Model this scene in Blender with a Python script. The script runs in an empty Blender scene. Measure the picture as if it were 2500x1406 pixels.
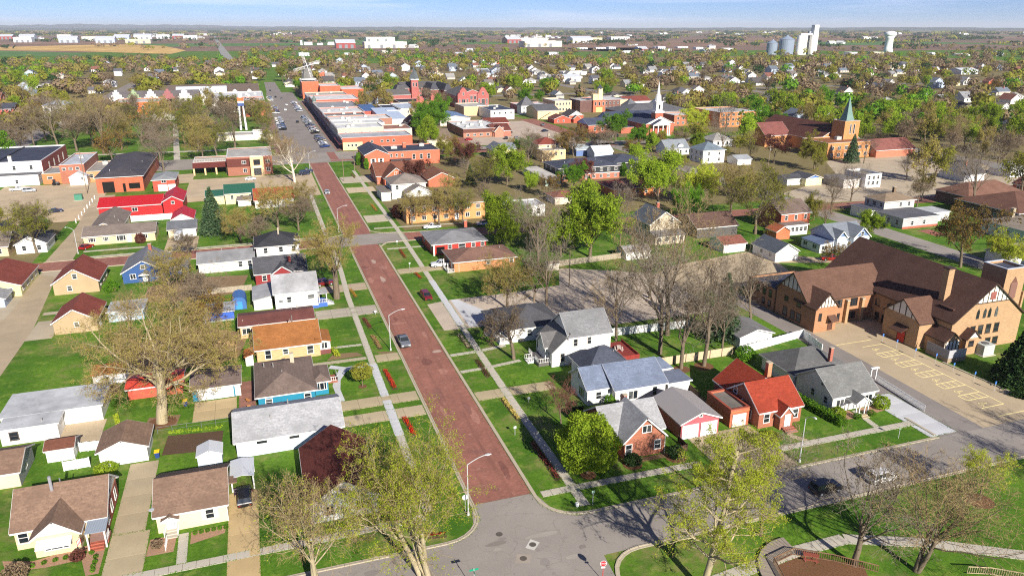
import bpy, math, random
import numpy as np
from mathutils import Vector

R = math.radians
sc = bpy.context.scene
COL = sc.collection
random.seed(7)

# ------------------------------------------------------------------ camera
CAM_H, PITCH, YAW = 62.0, 19.29, 18.71
cam_d = bpy.data.cameras.new('camera')
cam = bpy.data.objects.new('camera', cam_d)
COL.objects.link(cam)
cam.location = (0, 0, CAM_H)
cam.rotation_euler = (R(90 - PITCH), 0, R(-YAW))
cam_d.sensor_width = 36
cam_d.lens = 26.208
cam_d.clip_start = 1
cam_d.clip_end = 90000
sc.camera = cam

# ------------------------------------------------------------------ light
SUN_EL = 28.0                       # shadows fall away from the viewer, a little to the left
SUN_DIR = Vector((0.135, -0.99, 0)).normalized()      # horizontal direction towards the sun
wd = bpy.data.worlds.new('World')
sc.world = wd
wd.use_nodes = True
nt = wd.node_tree
nt.nodes.clear()
out = nt.nodes.new('ShaderNodeOutputWorld')
bg = nt.nodes.new('ShaderNodeBackground')
sky = nt.nodes.new('ShaderNodeTexSky')
sky.sky_type = 'NISHITA'
sky.sun_disc = False
sky.sun_elevation = R(SUN_EL)
sky.sun_rotation = math.atan2(SUN_DIR.x, SUN_DIR.y)
sky.altitude = 3000
sky.air_density = 0.9
sky.dust_density = 0.0
sky.ozone_density = 9.0
# thin, wind-drawn cirrus all round the sky
tc = nt.nodes.new('ShaderNodeTexCoord')
mp = nt.nodes.new('ShaderNodeMapping')
mp.inputs['Scale'].default_value = (1.0, 1.0, 16.0)
nz = nt.nodes.new('ShaderNodeTexNoise')
nz.inputs['Scale'].default_value = 3.2
nz.inputs['Detail'].default_value = 6
nz.inputs['Roughness'].default_value = 0.62
nz.inputs['Distortion'].default_value = 0.4
cr = nt.nodes.new('ShaderNodeValToRGB')
cr.color_ramp.elements[0].position = 0.50
cr.color_ramp.elements[0].color = (0, 0, 0, 1)
cr.color_ramp.elements[1].position = 0.80
cr.color_ramp.elements[1].color = (0.34, 0.34, 0.34, 1)
mx = nt.nodes.new('ShaderNodeMixRGB')
mx.inputs['Color2'].default_value = (13, 13.6, 14.6, 1)
L = nt.links
L.new(tc.outputs['Generated'], mp.inputs['Vector'])
L.new(mp.outputs['Vector'], nz.inputs['Vector'])
L.new(nz.outputs['Fac'], cr.inputs['Fac'])
L.new(cr.outputs['Color'], mx.inputs['Fac'])
L.new(sky.outputs['Color'], mx.inputs['Color1'])
wb = nt.nodes.new('ShaderNodeMixRGB')          # the camera's white balance for skylight
wb.blend_type = 'MULTIPLY'
wb.inputs['Fac'].default_value = 1.0
wb.inputs['Color2'].default_value = (1.07, 0.96, 1.05, 1)
L.new(mx.outputs['Color'], wb.inputs['Color1'])
L.new(wb.outputs['Color'], bg.inputs['Color'])
bg.inputs['Strength'].default_value = 0.060
L.new(bg.outputs['Background'], out.inputs['Surface'])

sun_d = bpy.data.lights.new('sun', 'SUN')
sun_d.energy = 5.0
sun_d.angle = R(0.55)
sun_d.color = (1.0, 0.94, 0.84)
sun = bpy.data.objects.new('sun', sun_d)
COL.objects.link(sun)
sd = Vector((SUN_DIR.x * math.cos(R(SUN_EL)), SUN_DIR.y * math.cos(R(SUN_EL)), math.sin(R(SUN_EL))))
sun.rotation_euler = sd.to_track_quat('Z', 'Y').to_euler()
sun.location = (0, 0, 300)

sc.view_settings.view_transform = 'Standard'
sc.view_settings.look = 'None'
sc.view_settings.gamma = 1.0
sc.view_settings.exposure = 0.76
sc.view_settings.use_curve_mapping = False
sc.render.engine = 'CYCLES'
sc.cycles.max_bounces = 5
sc.cycles.diffuse_bounces = 2
sc.cycles.glossy_bounces = 2
sc.cycles.transmission_bounces = 2
sc.cycles.transparent_max_bounces = 4
sc.cycles.volume_bounces = 0
sc.cycles.use_denoising = False
sc.cycles.filter_width = 1.15
sc.cycles.sample_clamp_indirect = 6

# ------------------------------------------------------------------ helpers
def lin(r, g, b):
	return tuple(((c / 255) / 12.92 if c / 255 <= 0.04045 else ((c / 255 + 0.055) / 1.055) ** 2.4) for c in (r, g, b))

_M = {}

def _nodes(name):
	m = bpy.data.materials.new(name)
	m.use_nodes = True
	t = m.node_tree
	b = t.nodes['Principled BSDF']
	return m, t, b

def _n(t, typ, **kw):
	n = t.nodes.new(typ)
	for k, v in kw.items():
		n.inputs[k].default_value = v
	return n

def _noise(t, vec, scale, detail=3, rough=0.55):
	n = _n(t, 'ShaderNodeTexNoise', Scale=scale, Detail=detail, Roughness=rough)
	t.links.new(vec, n.inputs['Vector'])
	return n.outputs['Fac']

def _ramp(t, fac, p0, p1, c0=(0, 0, 0, 1), c1=(1, 1, 1, 1)):
	n = t.nodes.new('ShaderNodeValToRGB')
	n.color_ramp.elements[0].position = p0
	n.color_ramp.elements[0].color = c0
	n.color_ramp.elements[1].position = p1
	n.color_ramp.elements[1].color = c1
	t.links.new(fac, n.inputs['Fac'])
	return n.outputs['Color']

def _mix(t, fac, a, b, mode='MIX'):
	n = t.nodes.new('ShaderNodeMixRGB')
	n.blend_type = mode
	for s, v in ((n.inputs['Fac'], fac), (n.inputs['Color1'], a), (n.inputs['Color2'], b)):
		if isinstance(v, (int, float)):
			s.default_value = v
		elif isinstance(v, tuple):
			s.default_value = (*v[:3], 1)
		else:
			t.links.new(v, s)
	return n.outputs['Color']

def _mul(c, k):
	return tuple(min(1, x * k) for x in c[:3])

def _planar(t, kx=1.0):
	"""a flat wall coordinate (along the wall, height) that works on every upright side of a building"""
	tc = t.nodes.new('ShaderNodeTexCoord')
	sp = t.nodes.new('ShaderNodeSeparateXYZ')
	t.links.new(tc.outputs['Object'], sp.inputs[0])
	ad = t.nodes.new('ShaderNodeMath')
	t.links.new(sp.outputs['X'], ad.inputs[0])
	t.links.new(sp.outputs['Y'], ad.inputs[1])
	cb = t.nodes.new('ShaderNodeCombineXYZ')
	t.links.new(ad.outputs[0], cb.inputs['X'])
	t.links.new(sp.outputs['Z'], cb.inputs['Y'])
	return tc.outputs['Object'], cb.outputs[0], sp

def mat(kind, col, rough=None, key=None):
	"""surface material: kind gives the make-up (siding, brick, shingle, ...), col the base colour"""
	k = (kind, tuple(round(c, 4) for c in col), key)
	if k in _M:
		return _M[k]
	m, t, b = _nodes(kind)
	obj, pl, sp = _planar(t)
	c = tuple(col)
	bump = None
	if kind == 'siding':
		base = _mix(t, _ramp(t, _noise(t, obj, 0.5, 4), 0.35, 0.7), _mul(c, 0.9), _mul(c, 1.04))
		w = _n(t, 'ShaderNodeTexWave', Scale=2.2, Distortion=0.0)
		w.bands_direction = 'Y'
		w.wave_profile = 'SAW'
		t.links.new(pl, w.inputs['Vector'])
		base = _mix(t, _ramp(t, w.outputs['Fac'], 0.0, 0.25), _mul(c, 0.78), base)
		bump = (w.outputs['Fac'], 0.25, 0.04)
		rough = 0.55 if rough is None else rough
	elif kind == 'brick':
		br = _n(t, 'ShaderNodeTexBrick', Scale=1.0)
		br.inputs['Brick Width'].default_value = 0.42
		br.inputs['Row Height'].default_value = 0.14
		br.inputs['Mortar Size'].default_value = 0.012
		br.inputs['Color1'].default_value = (*_mul(c, 0.82), 1)
		br.inputs['Color2'].default_value = (*_mul(c, 1.18), 1)
		br.inputs['Mortar'].default_value = (*_mix3(c, (0.35, 0.32, 0.28), 0.55), 1)
		t.links.new(pl, br.inputs['Vector'])
		base = _mix(t, _ramp(t, _noise(t, obj, 0.35, 5), 0.3, 0.75), br.outputs['Color'], _mul(c, 0.74))
		base = _mix(t, 0.6, base, br.outputs['Color'])
		bump = (br.outputs['Fac'], -0.3, 0.01)
		rough = 0.85 if rough is None else rough
	elif kind == 'shingle':
		br = _n(t, 'ShaderNodeTexBrick', Scale=1.0)
		br.inputs['Brick Width'].default_value = 0.9
		br.inputs['Row Height'].default_value = 0.2
		br.inputs['Mortar Size'].default_value = 0.02
		br.inputs['Mortar Smooth'].default_value = 1.0
		br.inputs['Color1'].default_value = (*_mul(c, 0.78), 1)
		br.inputs['Color2'].default_value = (*_mul(c, 1.2), 1)
		br.inputs['Mortar'].default_value = (*_mul(c, 0.62), 1)
		t.links.new(pl, br.inputs['Vector'])
		n1 = _ramp(t, _noise(t, obj, 3.2, 5, 0.7), 0.3, 0.7, (*_mul(c, 0.48), 1), (*_mul(c, 1.5), 1))
		base = _mix(t, 0.55, br.outputs['Color'], n1)
		base = _mix(t, _ramp(t, _noise(t, obj, 0.28, 3), 0.45, 0.75), base, _mul(c, 0.72))
		bump = (_noise(t, obj, 9, 3), 0.35, 0.03)
		rough = 0.92 if rough is None else rough
	elif kind == 'flatroof':
		st = _ramp(t, _noise(t, obj, 0.22, 6, 0.65), 0.38, 0.62)
		base = _mix(t, st, _mul(c, 0.68), _mul(c, 1.08))
		base = _mix(t, _ramp(t, _noise(t, obj, 1.7, 4), 0.55, 0.62), base, _mul(c, 0.84))
		rough = 0.75 if rough is None else rough
	elif kind == 'metal':
		w = _n(t, 'ShaderNodeTexWave', Scale=1.6, Distortion=0.0)
		w.bands_direction = 'X'
		t.links.new(pl, w.inputs['Vector'])
		base = _mix(t, _ramp(t, w.outputs['Fac'], 0.05, 0.3), _mul(c, 0.7), c)
		base = _mix(t, _ramp(t, _noise(t, obj, 0.3, 4), 0.5, 0.8), base, _mul(c, 0.82))
		bump = (w.outputs['Fac'], 0.5, 0.05)
		rough = 0.45 if rough is None else rough
	elif kind == 'concrete':
		base = _mix(t, _ramp(t, _noise(t, obj, 0.16, 5, 0.6), 0.35, 0.7), _mul(c, 0.84), _mul(c, 1.07))
		base = _mix(t, _ramp(t, _noise(t, obj, 1.3, 6, 0.7), 0.56, 0.7), base, _mul(c, 0.78))
		rough = 0.9 if rough is None else rough
	elif kind == 'asphalt':
		base = _mix(t, _ramp(t, _noise(t, obj, 0.09, 5, 0.6), 0.35, 0.68), _mul(c, 0.78), _mul(c, 1.1))
		v = _n(t, 'ShaderNodeTexVoronoi', Scale=0.16)
		v.feature = 'DISTANCE_TO_EDGE'
		nn = _n(t, 'ShaderNodeTexNoise', Scale=0.5, Detail=4)
		t.links.new(obj, nn.inputs['Vector'])
		va = t.nodes.new('ShaderNodeVectorMath')
		va.operation = 'MULTIPLY_ADD'
		va.inputs[1].default_value = (3, 3, 3)
		t.links.new(nn.outputs['Color'], va.inputs[0])
		t.links.new(obj, va.inputs[2])
		t.links.new(va.outputs[0], v.inputs['Vector'])
		base = _mix(t, _ramp(t, v.outputs['Distance'], 0.002, 0.012), _mul(c, 0.72), base)
		base = _mix(t, 0.35, base, _ramp(t, _noise(t, obj, 5, 4, 0.8), 0.3, 0.7, (*_mul(c, 0.7), 1), (*_mul(c, 1.3), 1)))
		rough = 0.9 if rough is None else rough
	elif kind == 'paving':          # clay-brick roadway
		br = _n(t, 'ShaderNodeTexBrick', Scale=1.0)
		br.inputs['Brick Width'].default_value = 0.46
		br.inputs['Row Height'].default_value = 0.22
		br.inputs['Mortar Size'].default_value = 0.012
		br.inputs['Color1'].default_value = (*_mul(c, 0.72), 1)
		br.inputs['Color2'].default_value = (*_mul(c, 1.3), 1)
		br.inputs['Mortar'].default_value = (*_mul(c, 0.6), 1)
		t.links.new(obj, br.inputs['Vector'])
		base = _mix(t, _ramp(t, _noise(t, obj, 0.14, 6, 0.7), 0.36, 0.64), _mul(c, 0.7), _mul(c, 1.2))
		base = _mix(t, 0.45, base, br.outputs['Color'])
		mp = _n(t, 'ShaderNodeMapping')
		mp.inputs['Scale'].default_value = (0.9, 0.05, 1)
		t.links.new(obj, mp.inputs['Vector'])
		base = _mix(t, _ramp(t, _noise(t, mp.outputs[0], 1.0, 3), 0.5, 0.7), base, _mul(c, 0.72))
		base = _mix(t, _ramp(t, _noise(t, obj, 0.7, 6, 0.7), 0.6, 0.72), base, _mix3(_mul(c, 1.5), (0.4, 0.33, 0.28), 0.4))
		bump = (br.outputs['Fac'], -0.25, 0.01)
		rough = 0.85 if rough is None else rough
	elif kind == 'earth':           # mulch, gravel, bare soil
		base = _mix(t, _ramp(t, _noise(t, obj, 4.5, 6, 0.75), 0.32, 0.68), _mul(c, 0.55), _mul(c, 1.35))
		base = _mix(t, _ramp(t, _noise(t, obj, 0.2, 4), 0.4, 0.7), base, _mul(c, 0.8))
		bump = (_noise(t, obj, 6, 5, 0.7), 0.6, 0.05)
		rough = 0.95 if rough is None else rough
	elif kind == 'wood':
		w = _n(t, 'ShaderNodeTexNoise', Scale=1.0, Detail=4)
		mp = _n(t, 'ShaderNodeMapping')
		mp.inputs['Scale'].default_value = (6, 0.6, 1)
		t.links.new(pl, mp.inputs['Vector'])
		t.links.new(mp.outputs[0], w.inputs['Vector'])
		base = _mix(t, _ramp(t, w.outputs['Fac'], 0.3, 0.7), _mul(c, 0.65), _mul(c, 1.2))
		rough = 0.85 if rough is None else rough
	elif kind == 'field':
		mp = _n(t, 'ShaderNodeMapping')
		mp.inputs['Scale'].default_value = (0.05, 0.004, 1)
		t.links.new(obj, mp.inputs['Vector'])
		base = _mix(t, _ramp(t, _noise(t, mp.outputs[0], 1.0, 5, 0.6), 0.35, 0.65), _mul(c, 0.82), _mul(c, 1.12))
		base = _mix(t, _ramp(t, _noise(t, obj, 0.0035, 4), 0.45, 0.65), base, _mul(c, 0.75))
		rough = 1.0
	elif kind == 'paint':           # car paint and enamel
		base = _mix(t, _ramp(t, _noise(t, obj, 1.5, 3), 0.4, 0.7), _mul(c, 0.9), c)
		b.inputs['Coat Weight'].default_value = 0.6
		b.inputs['Coat Roughness'].default_value = 0.08
		rough = 0.32 if rough is None else rough
	else:                           # plain
		base = _mix(t, _ramp(t, _noise(t, obj, 1.1, 4), 0.35, 0.7), _mul(c, 0.88), _mul(c, 1.05))
		rough = 0.6 if rough is None else rough
	t.links.new(base, b.inputs['Base Color'])
	b.inputs['Roughness'].default_value = rough
	if kind in ('earth', 'field', 'asphalt', 'shingle'):
		b.inputs['Specular IOR Level'].default_value = 0.2
	if bump:
		bp = _n(t, 'ShaderNodeBump', Strength=abs(bump[1]), Distance=bump[2])
		bp.invert = bump[1] < 0
		t.links.new(bump[0], bp.inputs['Height'])
		t.links.new(bp.outputs[0], b.inputs['Normal'])
	_M[k] = m
	return m

def _mix3(a, b, f):
	return tuple(x * (1 - f) + y * f for x, y in zip(a, b))

def glass_mat():
	if 'glass' not in _M:
		m, t, b = _nodes('window_glass')
		tc = t.nodes.new('ShaderNodeTexCoord')
		oi = t.nodes.new('ShaderNodeObjectInfo')
		base = _mix(t, _ramp(t, oi.outputs['Random'], 0.55, 0.9), (0.012, 0.016, 0.022), (0.11, 0.115, 0.115))
		base = _mix(t, _ramp(t, _noise(t, tc.outputs['Object'], 2.0, 2), 0.4, 0.7), base, (0.02, 0.025, 0.03))
		t.links.new(base, b.inputs['Base Color'])
		b.inputs['Roughness'].default_value = 0.08
		b.inputs['Specular IOR Level'].default_value = 0.6
		_M['glass'] = m
	return _M['glass']

def leaf_mat(name, c1, c2, trans=0.35):
	k = ('leaf', name)
	if k in _M:
		return _M[k]
	m, t, b = _nodes(name)
	g = t.nodes.new('ShaderNodeNewGeometry')
	oi = t.nodes.new('ShaderNodeObjectInfo')
	tc_ = t.nodes.new('ShaderNodeTexCoord')
	fc = _mix(t, .45, _ramp(t, _noise(t, tc_.outputs['Object'], .55, 3), .32, .68), g.outputs['Random Per Island'])
	base = _mix(t, fc, c1, c2)
	hs = t.nodes.new('ShaderNodeHueSaturation')
	mr = _n(t, 'ShaderNodeMapRange')
	mr.inputs['To Min'].default_value = 0.75
	mr.inputs['To Max'].default_value = 1.2
	t.links.new(oi.outputs['Random'], mr.inputs['Value'])
	t.links.new(mr.outputs[0], hs.inputs['Value'])
	t.links.new(base, hs.inputs['Color'])
	t.nodes.remove(b)
	df = t.nodes.new('ShaderNodeBsdfDiffuse')
	tr = t.nodes.new('ShaderNodeBsdfTranslucent')
	ms = t.nodes.new('ShaderNodeMixShader')
	ms.inputs[0].default_value = trans
	t.links.new(hs.outputs[0], df.inputs['Color'])
	t.links.new(hs.outputs[0], tr.inputs['Color'])
	t.links.new(df.outputs[0], ms.inputs[1])
	t.links.new(tr.outputs[0], ms.inputs[2])
	t.links.new(ms.outputs[0], t.nodes['Material Output'].inputs['Surface'])
	_M[k] = m
	return m

class MB:
	"""collects faces for one mesh, in world coordinates"""

	def __init__(s):
		s.v, s.f = [], []

	def add(s, vs, fs):
		o = len(s.v)
		s.v += [tuple(p) for p in vs]
		s.f += [tuple(i + o for i in f) for f in fs]
		return s

	def box(s, x0, x1, y0, y1, z0, z1):
		return s.add([(x0, y0, z0), (x1, y0, z0), (x1, y1, z0), (x0, y1, z0), (x0, y0, z1), (x1, y0, z1), (x1, y1, z1), (x0, y1, z1)],
					 [(0, 3, 2, 1), (4, 5, 6, 7), (0, 1, 5, 4), (1, 2, 6, 5), (2, 3, 7, 6), (3, 0, 4, 7)])

	def poly(s, pts):
		return s.add(pts, [tuple(range(len(pts)))])

	def prism(s, pts, z0, z1):
		n = len(pts)
		a = sum(pts[i][0] * pts[(i + 1) % n][1] - pts[(i + 1) % n][0] * pts[i][1] for i in range(n))
		if a < 0:
			pts = pts[::-1]
		vs = [(x, y, z0) for x, y in pts] + [(x, y, z1) for x, y in pts]
		return s.add(vs, [tuple(range(n))[::-1], tuple(range(n, 2 * n))] + [(i, (i + 1) % n, n + (i + 1) % n, n + i) for i in range(n)])

	def slab(s, quad, t):
		"""a quad (any slope) thickened downwards by t"""
		q = [Vector(p) for p in quad]
		n = (q[1] - q[0]).cross(q[2] - q[0]).normalized()
		if n.z < 0:
			q = q[::-1]
			n = -n
		k = len(q)
		vs = q + [p - n * t for p in q]
		return s.add(vs, [tuple(range(k)), tuple(range(k, 2 * k))[::-1]] + [(i, k + i, k + (i + 1) % k, (i + 1) % k) for i in range(k)])

	def tube(s, p0, p1, r0, r1=None, n=8, cap=True):
		r1 = r0 if r1 is None else r1
		p0, p1 = Vector(p0), Vector(p1)
		d = (p1 - p0).normalized()
		u = d.orthogonal().normalized()
		w = d.cross(u)
		vs = []
		for p, r in ((p0, r0), (p1, r1)):
			for i in range(n):
				a = 2 * math.pi * i / n
				vs.append(p + (u * math.cos(a) + w * math.sin(a)) * r)
		fs = [(i, (i + 1) % n, n + (i + 1) % n, n + i) for i in range(n)]
		if cap:
			fs += [tuple(range(n))[::-1], tuple(range(n, 2 * n))]
		return s.add(vs, fs)

	def lathe(s, cx, cy, prof, n=20):
		vs = [(cx + r * math.cos(2 * math.pi * i / n), cy + r * math.sin(2 * math.pi * i / n), z) for r, z in prof for i in range(n)]
		fs = [(k * n + i, k * n + (i + 1) % n, (k + 1) * n + (i + 1) % n, (k + 1) * n + i) for k in range(len(prof) - 1) for i in range(n)]
		fs += [tuple(range(n))[::-1], tuple(range((len(prof) - 1) * n, len(prof) * n))]
		return s.add(vs, fs)

	def mesh(s, name, m, org=(0, 0, 0)):
		me = bpy.data.meshes.new(name)
		ox, oy, oz = org
		me.from_pydata([(x - ox, y - oy, z - oz) for x, y, z in s.v], [], s.f)
		if m:
			me.materials.append(m)
		return me

KIDS = {}

def ob(name, me, parent=None, loc=(0, 0, 0), rz=0.0):
	o = bpy.data.objects.new(name, me)
	COL.objects.link(o)
	o.location = loc
	if rz:
		o.rotation_euler = (0, 0, rz)
	if parent:
		o.parent = parent
		KIDS.setdefault(parent.name, []).append(o)
	return o

THINGS = []

def tag(o, label, cat, group=None):
	o['label'] = label
	o['category'] = cat
	if group:
		o['group'] = group
	THINGS.append(o)
	return o

def thing(name, label, cat, loc=(0, 0, 0), group=None, rz=0.0):
	return tag(ob(name, None, None, loc, rz), label, cat, group)

def struct(name, mb, m, kind='structure'):
	o = ob(name, mb.mesh(name, m))
	o['kind'] = kind
	return o

def smooth(me):
	me.polygons.foreach_set('use_smooth', [True] * len(me.polygons))
	return me

def np_mesh(name, verts, faces, m, sm=False):
	"""verts (n,3), faces (f,k) arrays"""
	me = bpy.data.meshes.new(name)
	nv, (nf, k) = len(verts), faces.shape
	me.vertices.add(nv)
	me.vertices.foreach_set('co', np.asarray(verts, np.float32).ravel())
	me.loops.add(nf * k)
	me.loops.foreach_set('vertex_index', faces.astype(np.int32).ravel())
	me.polygons.add(nf)
	me.polygons.foreach_set('loop_start', np.arange(0, nf * k, k, dtype=np.int32))
	me.polygons.foreach_set('loop_total', np.full(nf, k, np.int32))
	if sm:
		me.polygons.foreach_set('use_smooth', np.ones(nf, bool))
	me.update(calc_edges=True)
	me.validate()
	if m:
		me.materials.append(m)
	return me

def seen_px(x, y, z=0.0):
	"""where a point falls in the picture, used to leave out what would be outside it and to order look-alikes from left to right"""
	p, w = R(PITCH), R(YAW)
	z -= CAM_H
	d = x * math.sin(w) * math.cos(p) + y * math.cos(w) * math.cos(p) - z * math.sin(p)
	r = x * math.cos(w) - y * math.sin(w)
	u = x * math.sin(w) * math.sin(p) + y * math.cos(w) * math.sin(p) + z * math.cos(p)
	if d <= 1:
		return -9999, -9999
	return 1250 + 1820 * r / d, 703 - 1820 * u / d

# ------------------------------------------------------------------ the ground, roads, pavements
def grass_mat():
	m, t, b = _nodes('lawn_grass')
	tc = t.nodes.new('ShaderNodeTexCoord')
	o = tc.outputs['Object']
	g1, g2, g3 = (0.052, 0.135, 0.010), (0.135, 0.255, 0.020), (0.280, 0.225, 0.095)
	base = _mix(t, _ramp(t, _noise(t, o, 0.09, 5, 0.6), 0.36, 0.66), g1, g2)
	base = _mix(t, _ramp(t, _noise(t, o, 1.6, 6, 0.75), 0.4, 0.72), base, _mul(g1, 0.75))
	base = _mix(t, _ramp(t, _noise(t, o, 0.35, 5, 0.7), 0.54, 0.7), base, (0.19, 0.26, 0.04))
	dry = _ramp(t, _noise(t, o, 0.07, 7, 0.7), 0.51, 0.66)
	fine = _ramp(t, _noise(t, o, 0.8, 5, 0.7), 0.35, 0.62)
	base = _mix(t, _mix(t, 1.0, dry, fine, 'MULTIPLY'), base, g3)
	t.links.new(base, b.inputs['Base Color'])
	b.inputs['Roughness'].default_value = 0.95
	b.inputs['Specular IOR Level'].default_value = 0.15
	bp = _n(t, 'ShaderNodeBump', Strength=0.7, Distance=0.08)
	t.links.new(_noise(t, o, 5, 5, 0.75), bp.inputs['Height'])
	t.links.new(bp.outputs[0], b.inputs['Normal'])
	return m

GRASS = grass_mat()
TAN = mat('concrete', lin(178, 162, 130))
PALE = mat('concrete', lin(188, 180, 164))
NEWC = mat('concrete', lin(196, 196, 198))
GREY = mat('asphalt', lin(150, 142, 134))
DARK = mat('asphalt', lin(138, 130, 124))
LOT = mat('asphalt', lin(182, 164, 136))
BRICKROAD = mat('paving', lin(148, 97, 82))
GRAVEL = mat('earth', lin(192, 176, 158))
KERB = mat('concrete', lin(182, 170, 148))
MULCH = mat('earth', lin(118, 84, 60))
ROCK = mat('earth', lin(172, 136, 110))
SOIL = mat('earth', lin(94, 74, 58))
YELLOWP = mat('plain', lin(246, 228, 160), 0.8)
WHITEP = mat('plain', lin(225, 222, 214), 0.8)

mb = MB()
G = 45000
mb.poly([(-G, -2000, 0), (G, -2000, 0), (G, G, 0), (-G, G, 0)])
struct('ground', mb, GRASS)

def sheet(name, polys, m, z, kind='structure', st=.004):
	b_ = MB()
	for q, p in enumerate(polys):
		n = len(p)
		a = sum(p[i][0] * p[(i + 1) % n][1] - p[(i + 1) % n][0] * p[i][1] for i in range(n))
		b_.poly([(x, y, z + st * q) for x, y in (p if a > 0 else p[::-1])])
	return struct(name, b_, m, kind)

def rect(x0, x1, y0, y1):
	return [(x0, y0), (x1, y0), (x1, y1), (x0, y1)]

# main brick street and the brick cross street
sheet('brick_street', [rect(23, 31.3, 84, 219)], BRICKROAD, 0.03)
sheet('brick_street', [rect(22.8, 31.0, 231.5, 371)], BRICKROAD, 0.03)
sheet('brick_cross_street', [rect(-220, 15.5, 220.5, 229.5)], BRICKROAD, 0.03)
sheet('brick_cross_street', [[(41, 220), (258, 208), (258, 216.5), (41, 229.2)]], BRICKROAD, 0.03)
sheet('brick_side_street', [[(178, 415), (189, 413), (189, 510), (177.5, 510)], [(102, 380), (112, 378), (116, 432), (105, 432)],
							rect(60, 190, 376, 386)], BRICKROAD, 0.026)
sheet('brick_crosswalk', [rect(33, 44, 373, 377), rect(33.5, 37.5, 378, 402)], BRICKROAD, 0.032)
# grey streets
sheet('street_asphalt', [rect(-260, 19, 68.9, 77.3), rect(35.4, 122, 68.9, 77.3), [(19, 68.9), (20, 64), (20, -40), (35, -40), (35, 64), (35.4, 68.9), (35.4, 77.3), (33, 79), (31.7, 83.97), (22.6, 83.97), (21.6, 79.6), (19, 77.3)]], GREY, 0.022)
sheet('street_asphalt', [rect(15.5, 41, 219, 231.5), [(182.2, 80), (191.5, 80), (191.5, 400), (182.2, 400)],
						 rect(-190, 60, 371, 402), [(60, 386), (330, 372), (330, 384), (60, 399)]], GREY, 0.022)
sheet('downtown_street', [[(12.6, 402), (39, 402), (38.4, 800), (13, 800)], [(14, 800), (28, 800), (27, 960), (15, 960)],
						  rect(-200, 300, 690, 704), rect(-134, -120, 400, 1200), rect(40, 250, 536, 541), rect(326, 338, 100, 1200), rect(250, 900, 690, 702),
						  rect(480, 492, 150, 1300)], DARK, 0.02)
sheet('highway', [[(-40, 1500), (-20, 1500), (-58, 2400), (-120, 3900), (-250, 7200), (-262, 7200), (-136, 3900), (-78, 2400)]], mat('asphalt', lin(150, 148, 142)), 0.3)
sheet('lane_asphalt', [[(98.6, 77.3), (107.8, 77.3), (108.4, 104), (108.4, 150), (103, 150), (103.5, 110), (98.6, 84)]], DARK, 0.020)
sheet('church_parking_lot', [[(107.8, 77.3), (124, 77.3), (122.3, 99), (122.3, 114), (126.6, 114), (126.6, 122.2), (108.4, 122.2), (108.4, 104)]], LOT, 0.022)
sheet('church_rear_lot', [[(97, 150), (103, 150.3), (130, 150.3), (134, 164), (151, 158.3), (150, 163), (132, 176), (103, 171), (97, 166)]], LOT, 0.018)
sheet('gravel_lot', [[(34, 146), (42, 145.6), (56.5, 150), (68, 137.5), (97, 137.5), (97, 166), (88, 172), (74, 179), (69, 166), (56, 164.6), (40, 164.4), (34, 163)]], GRAVEL, 0.010)
sheet('new_apron', [[(39.8, 146.4), (44.4, 146.2), (46.6, 153), (41.6, 164.2), (40.0, 164.2)]], NEWC, 0.016)
sheet('restaurant_parking_lot', [[(112, 400), (177.5, 392), (177.5, 500), (146, 500), (146, 430), (112, 430)]], mat('concrete', lin(184, 166, 148)), 0.018)
sheet('school_lot', [[(214, 560), (250, 552), (262, 600), (222, 606)]], LOT, 0.018)
sheet('civic_lot', [rect(-29, 6, 306, 345), rect(-100, -58.6, 300, 352), rect(-42, -28, 338, 360), rect(0, 21.5, 296, 345)], mat('concrete', lin(186, 166, 136)), 0.014)
sheet('side_lot', [rect(-100, -58.6, 280, 300), [(-29, 298), (-12, 300), (-12, 306), (-29, 306)]], mat('concrete', lin(196, 172, 138)), 0.013)
sheet('rear_driveway', [[(-35, 121.6), (-28.8, 121.6), (-28.8, 126.8), (-35, 126.8)], rect(-34.8, -27.8, 117, 121.6)], LOT, 0.016)
# left-hand alley
sheet('alley', [[(-62, 60), (-50.5, 60), (-50.5, 176), (-53.6, 212), (-53.6, 220.4), (-58, 220.4), (-62, 200)],
				[(-59.8, 229.6), (-52.9, 229.6), (-54.7, 276), (-54.7, 322), (-62, 322), (-59.2, 270)]], mat('concrete', lin(172, 154, 126)), 0.012)
sheet('alley_apron', [rect(-50.5, -45.5, 168.5, 180), rect(-50.6, -45, 184, 186), rect(-66, -58, 184, 199.6), [(-58, 217.5), (-51, 212), (-51, 220.4), (-58, 220.4)]], mat('concrete', lin(176, 162, 138)), 0.014)
sheet('east_lot', [[(193, 222), (330, 204), (330, 300), (262, 296), (240, 262), (193, 240)]], mat('concrete', lin(180, 164, 140)), 0.012)
sheet('park_lawn_path', [[(-110, 432), (8, 424), (8, 428), (-110, 436)], [(-40, 402), (-37, 402), (-50, 560), (-53, 560)]], PALE, 0.014)

EDGES = []                                  # pavement edges near the viewer, where grass creeps over
sheet('shop_pavement', [rect(39, 42.5, 404, 690), rect(8.2, 12.6, 404, 690)], mat('paving', lin(142, 110, 98)), 0.05)
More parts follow.
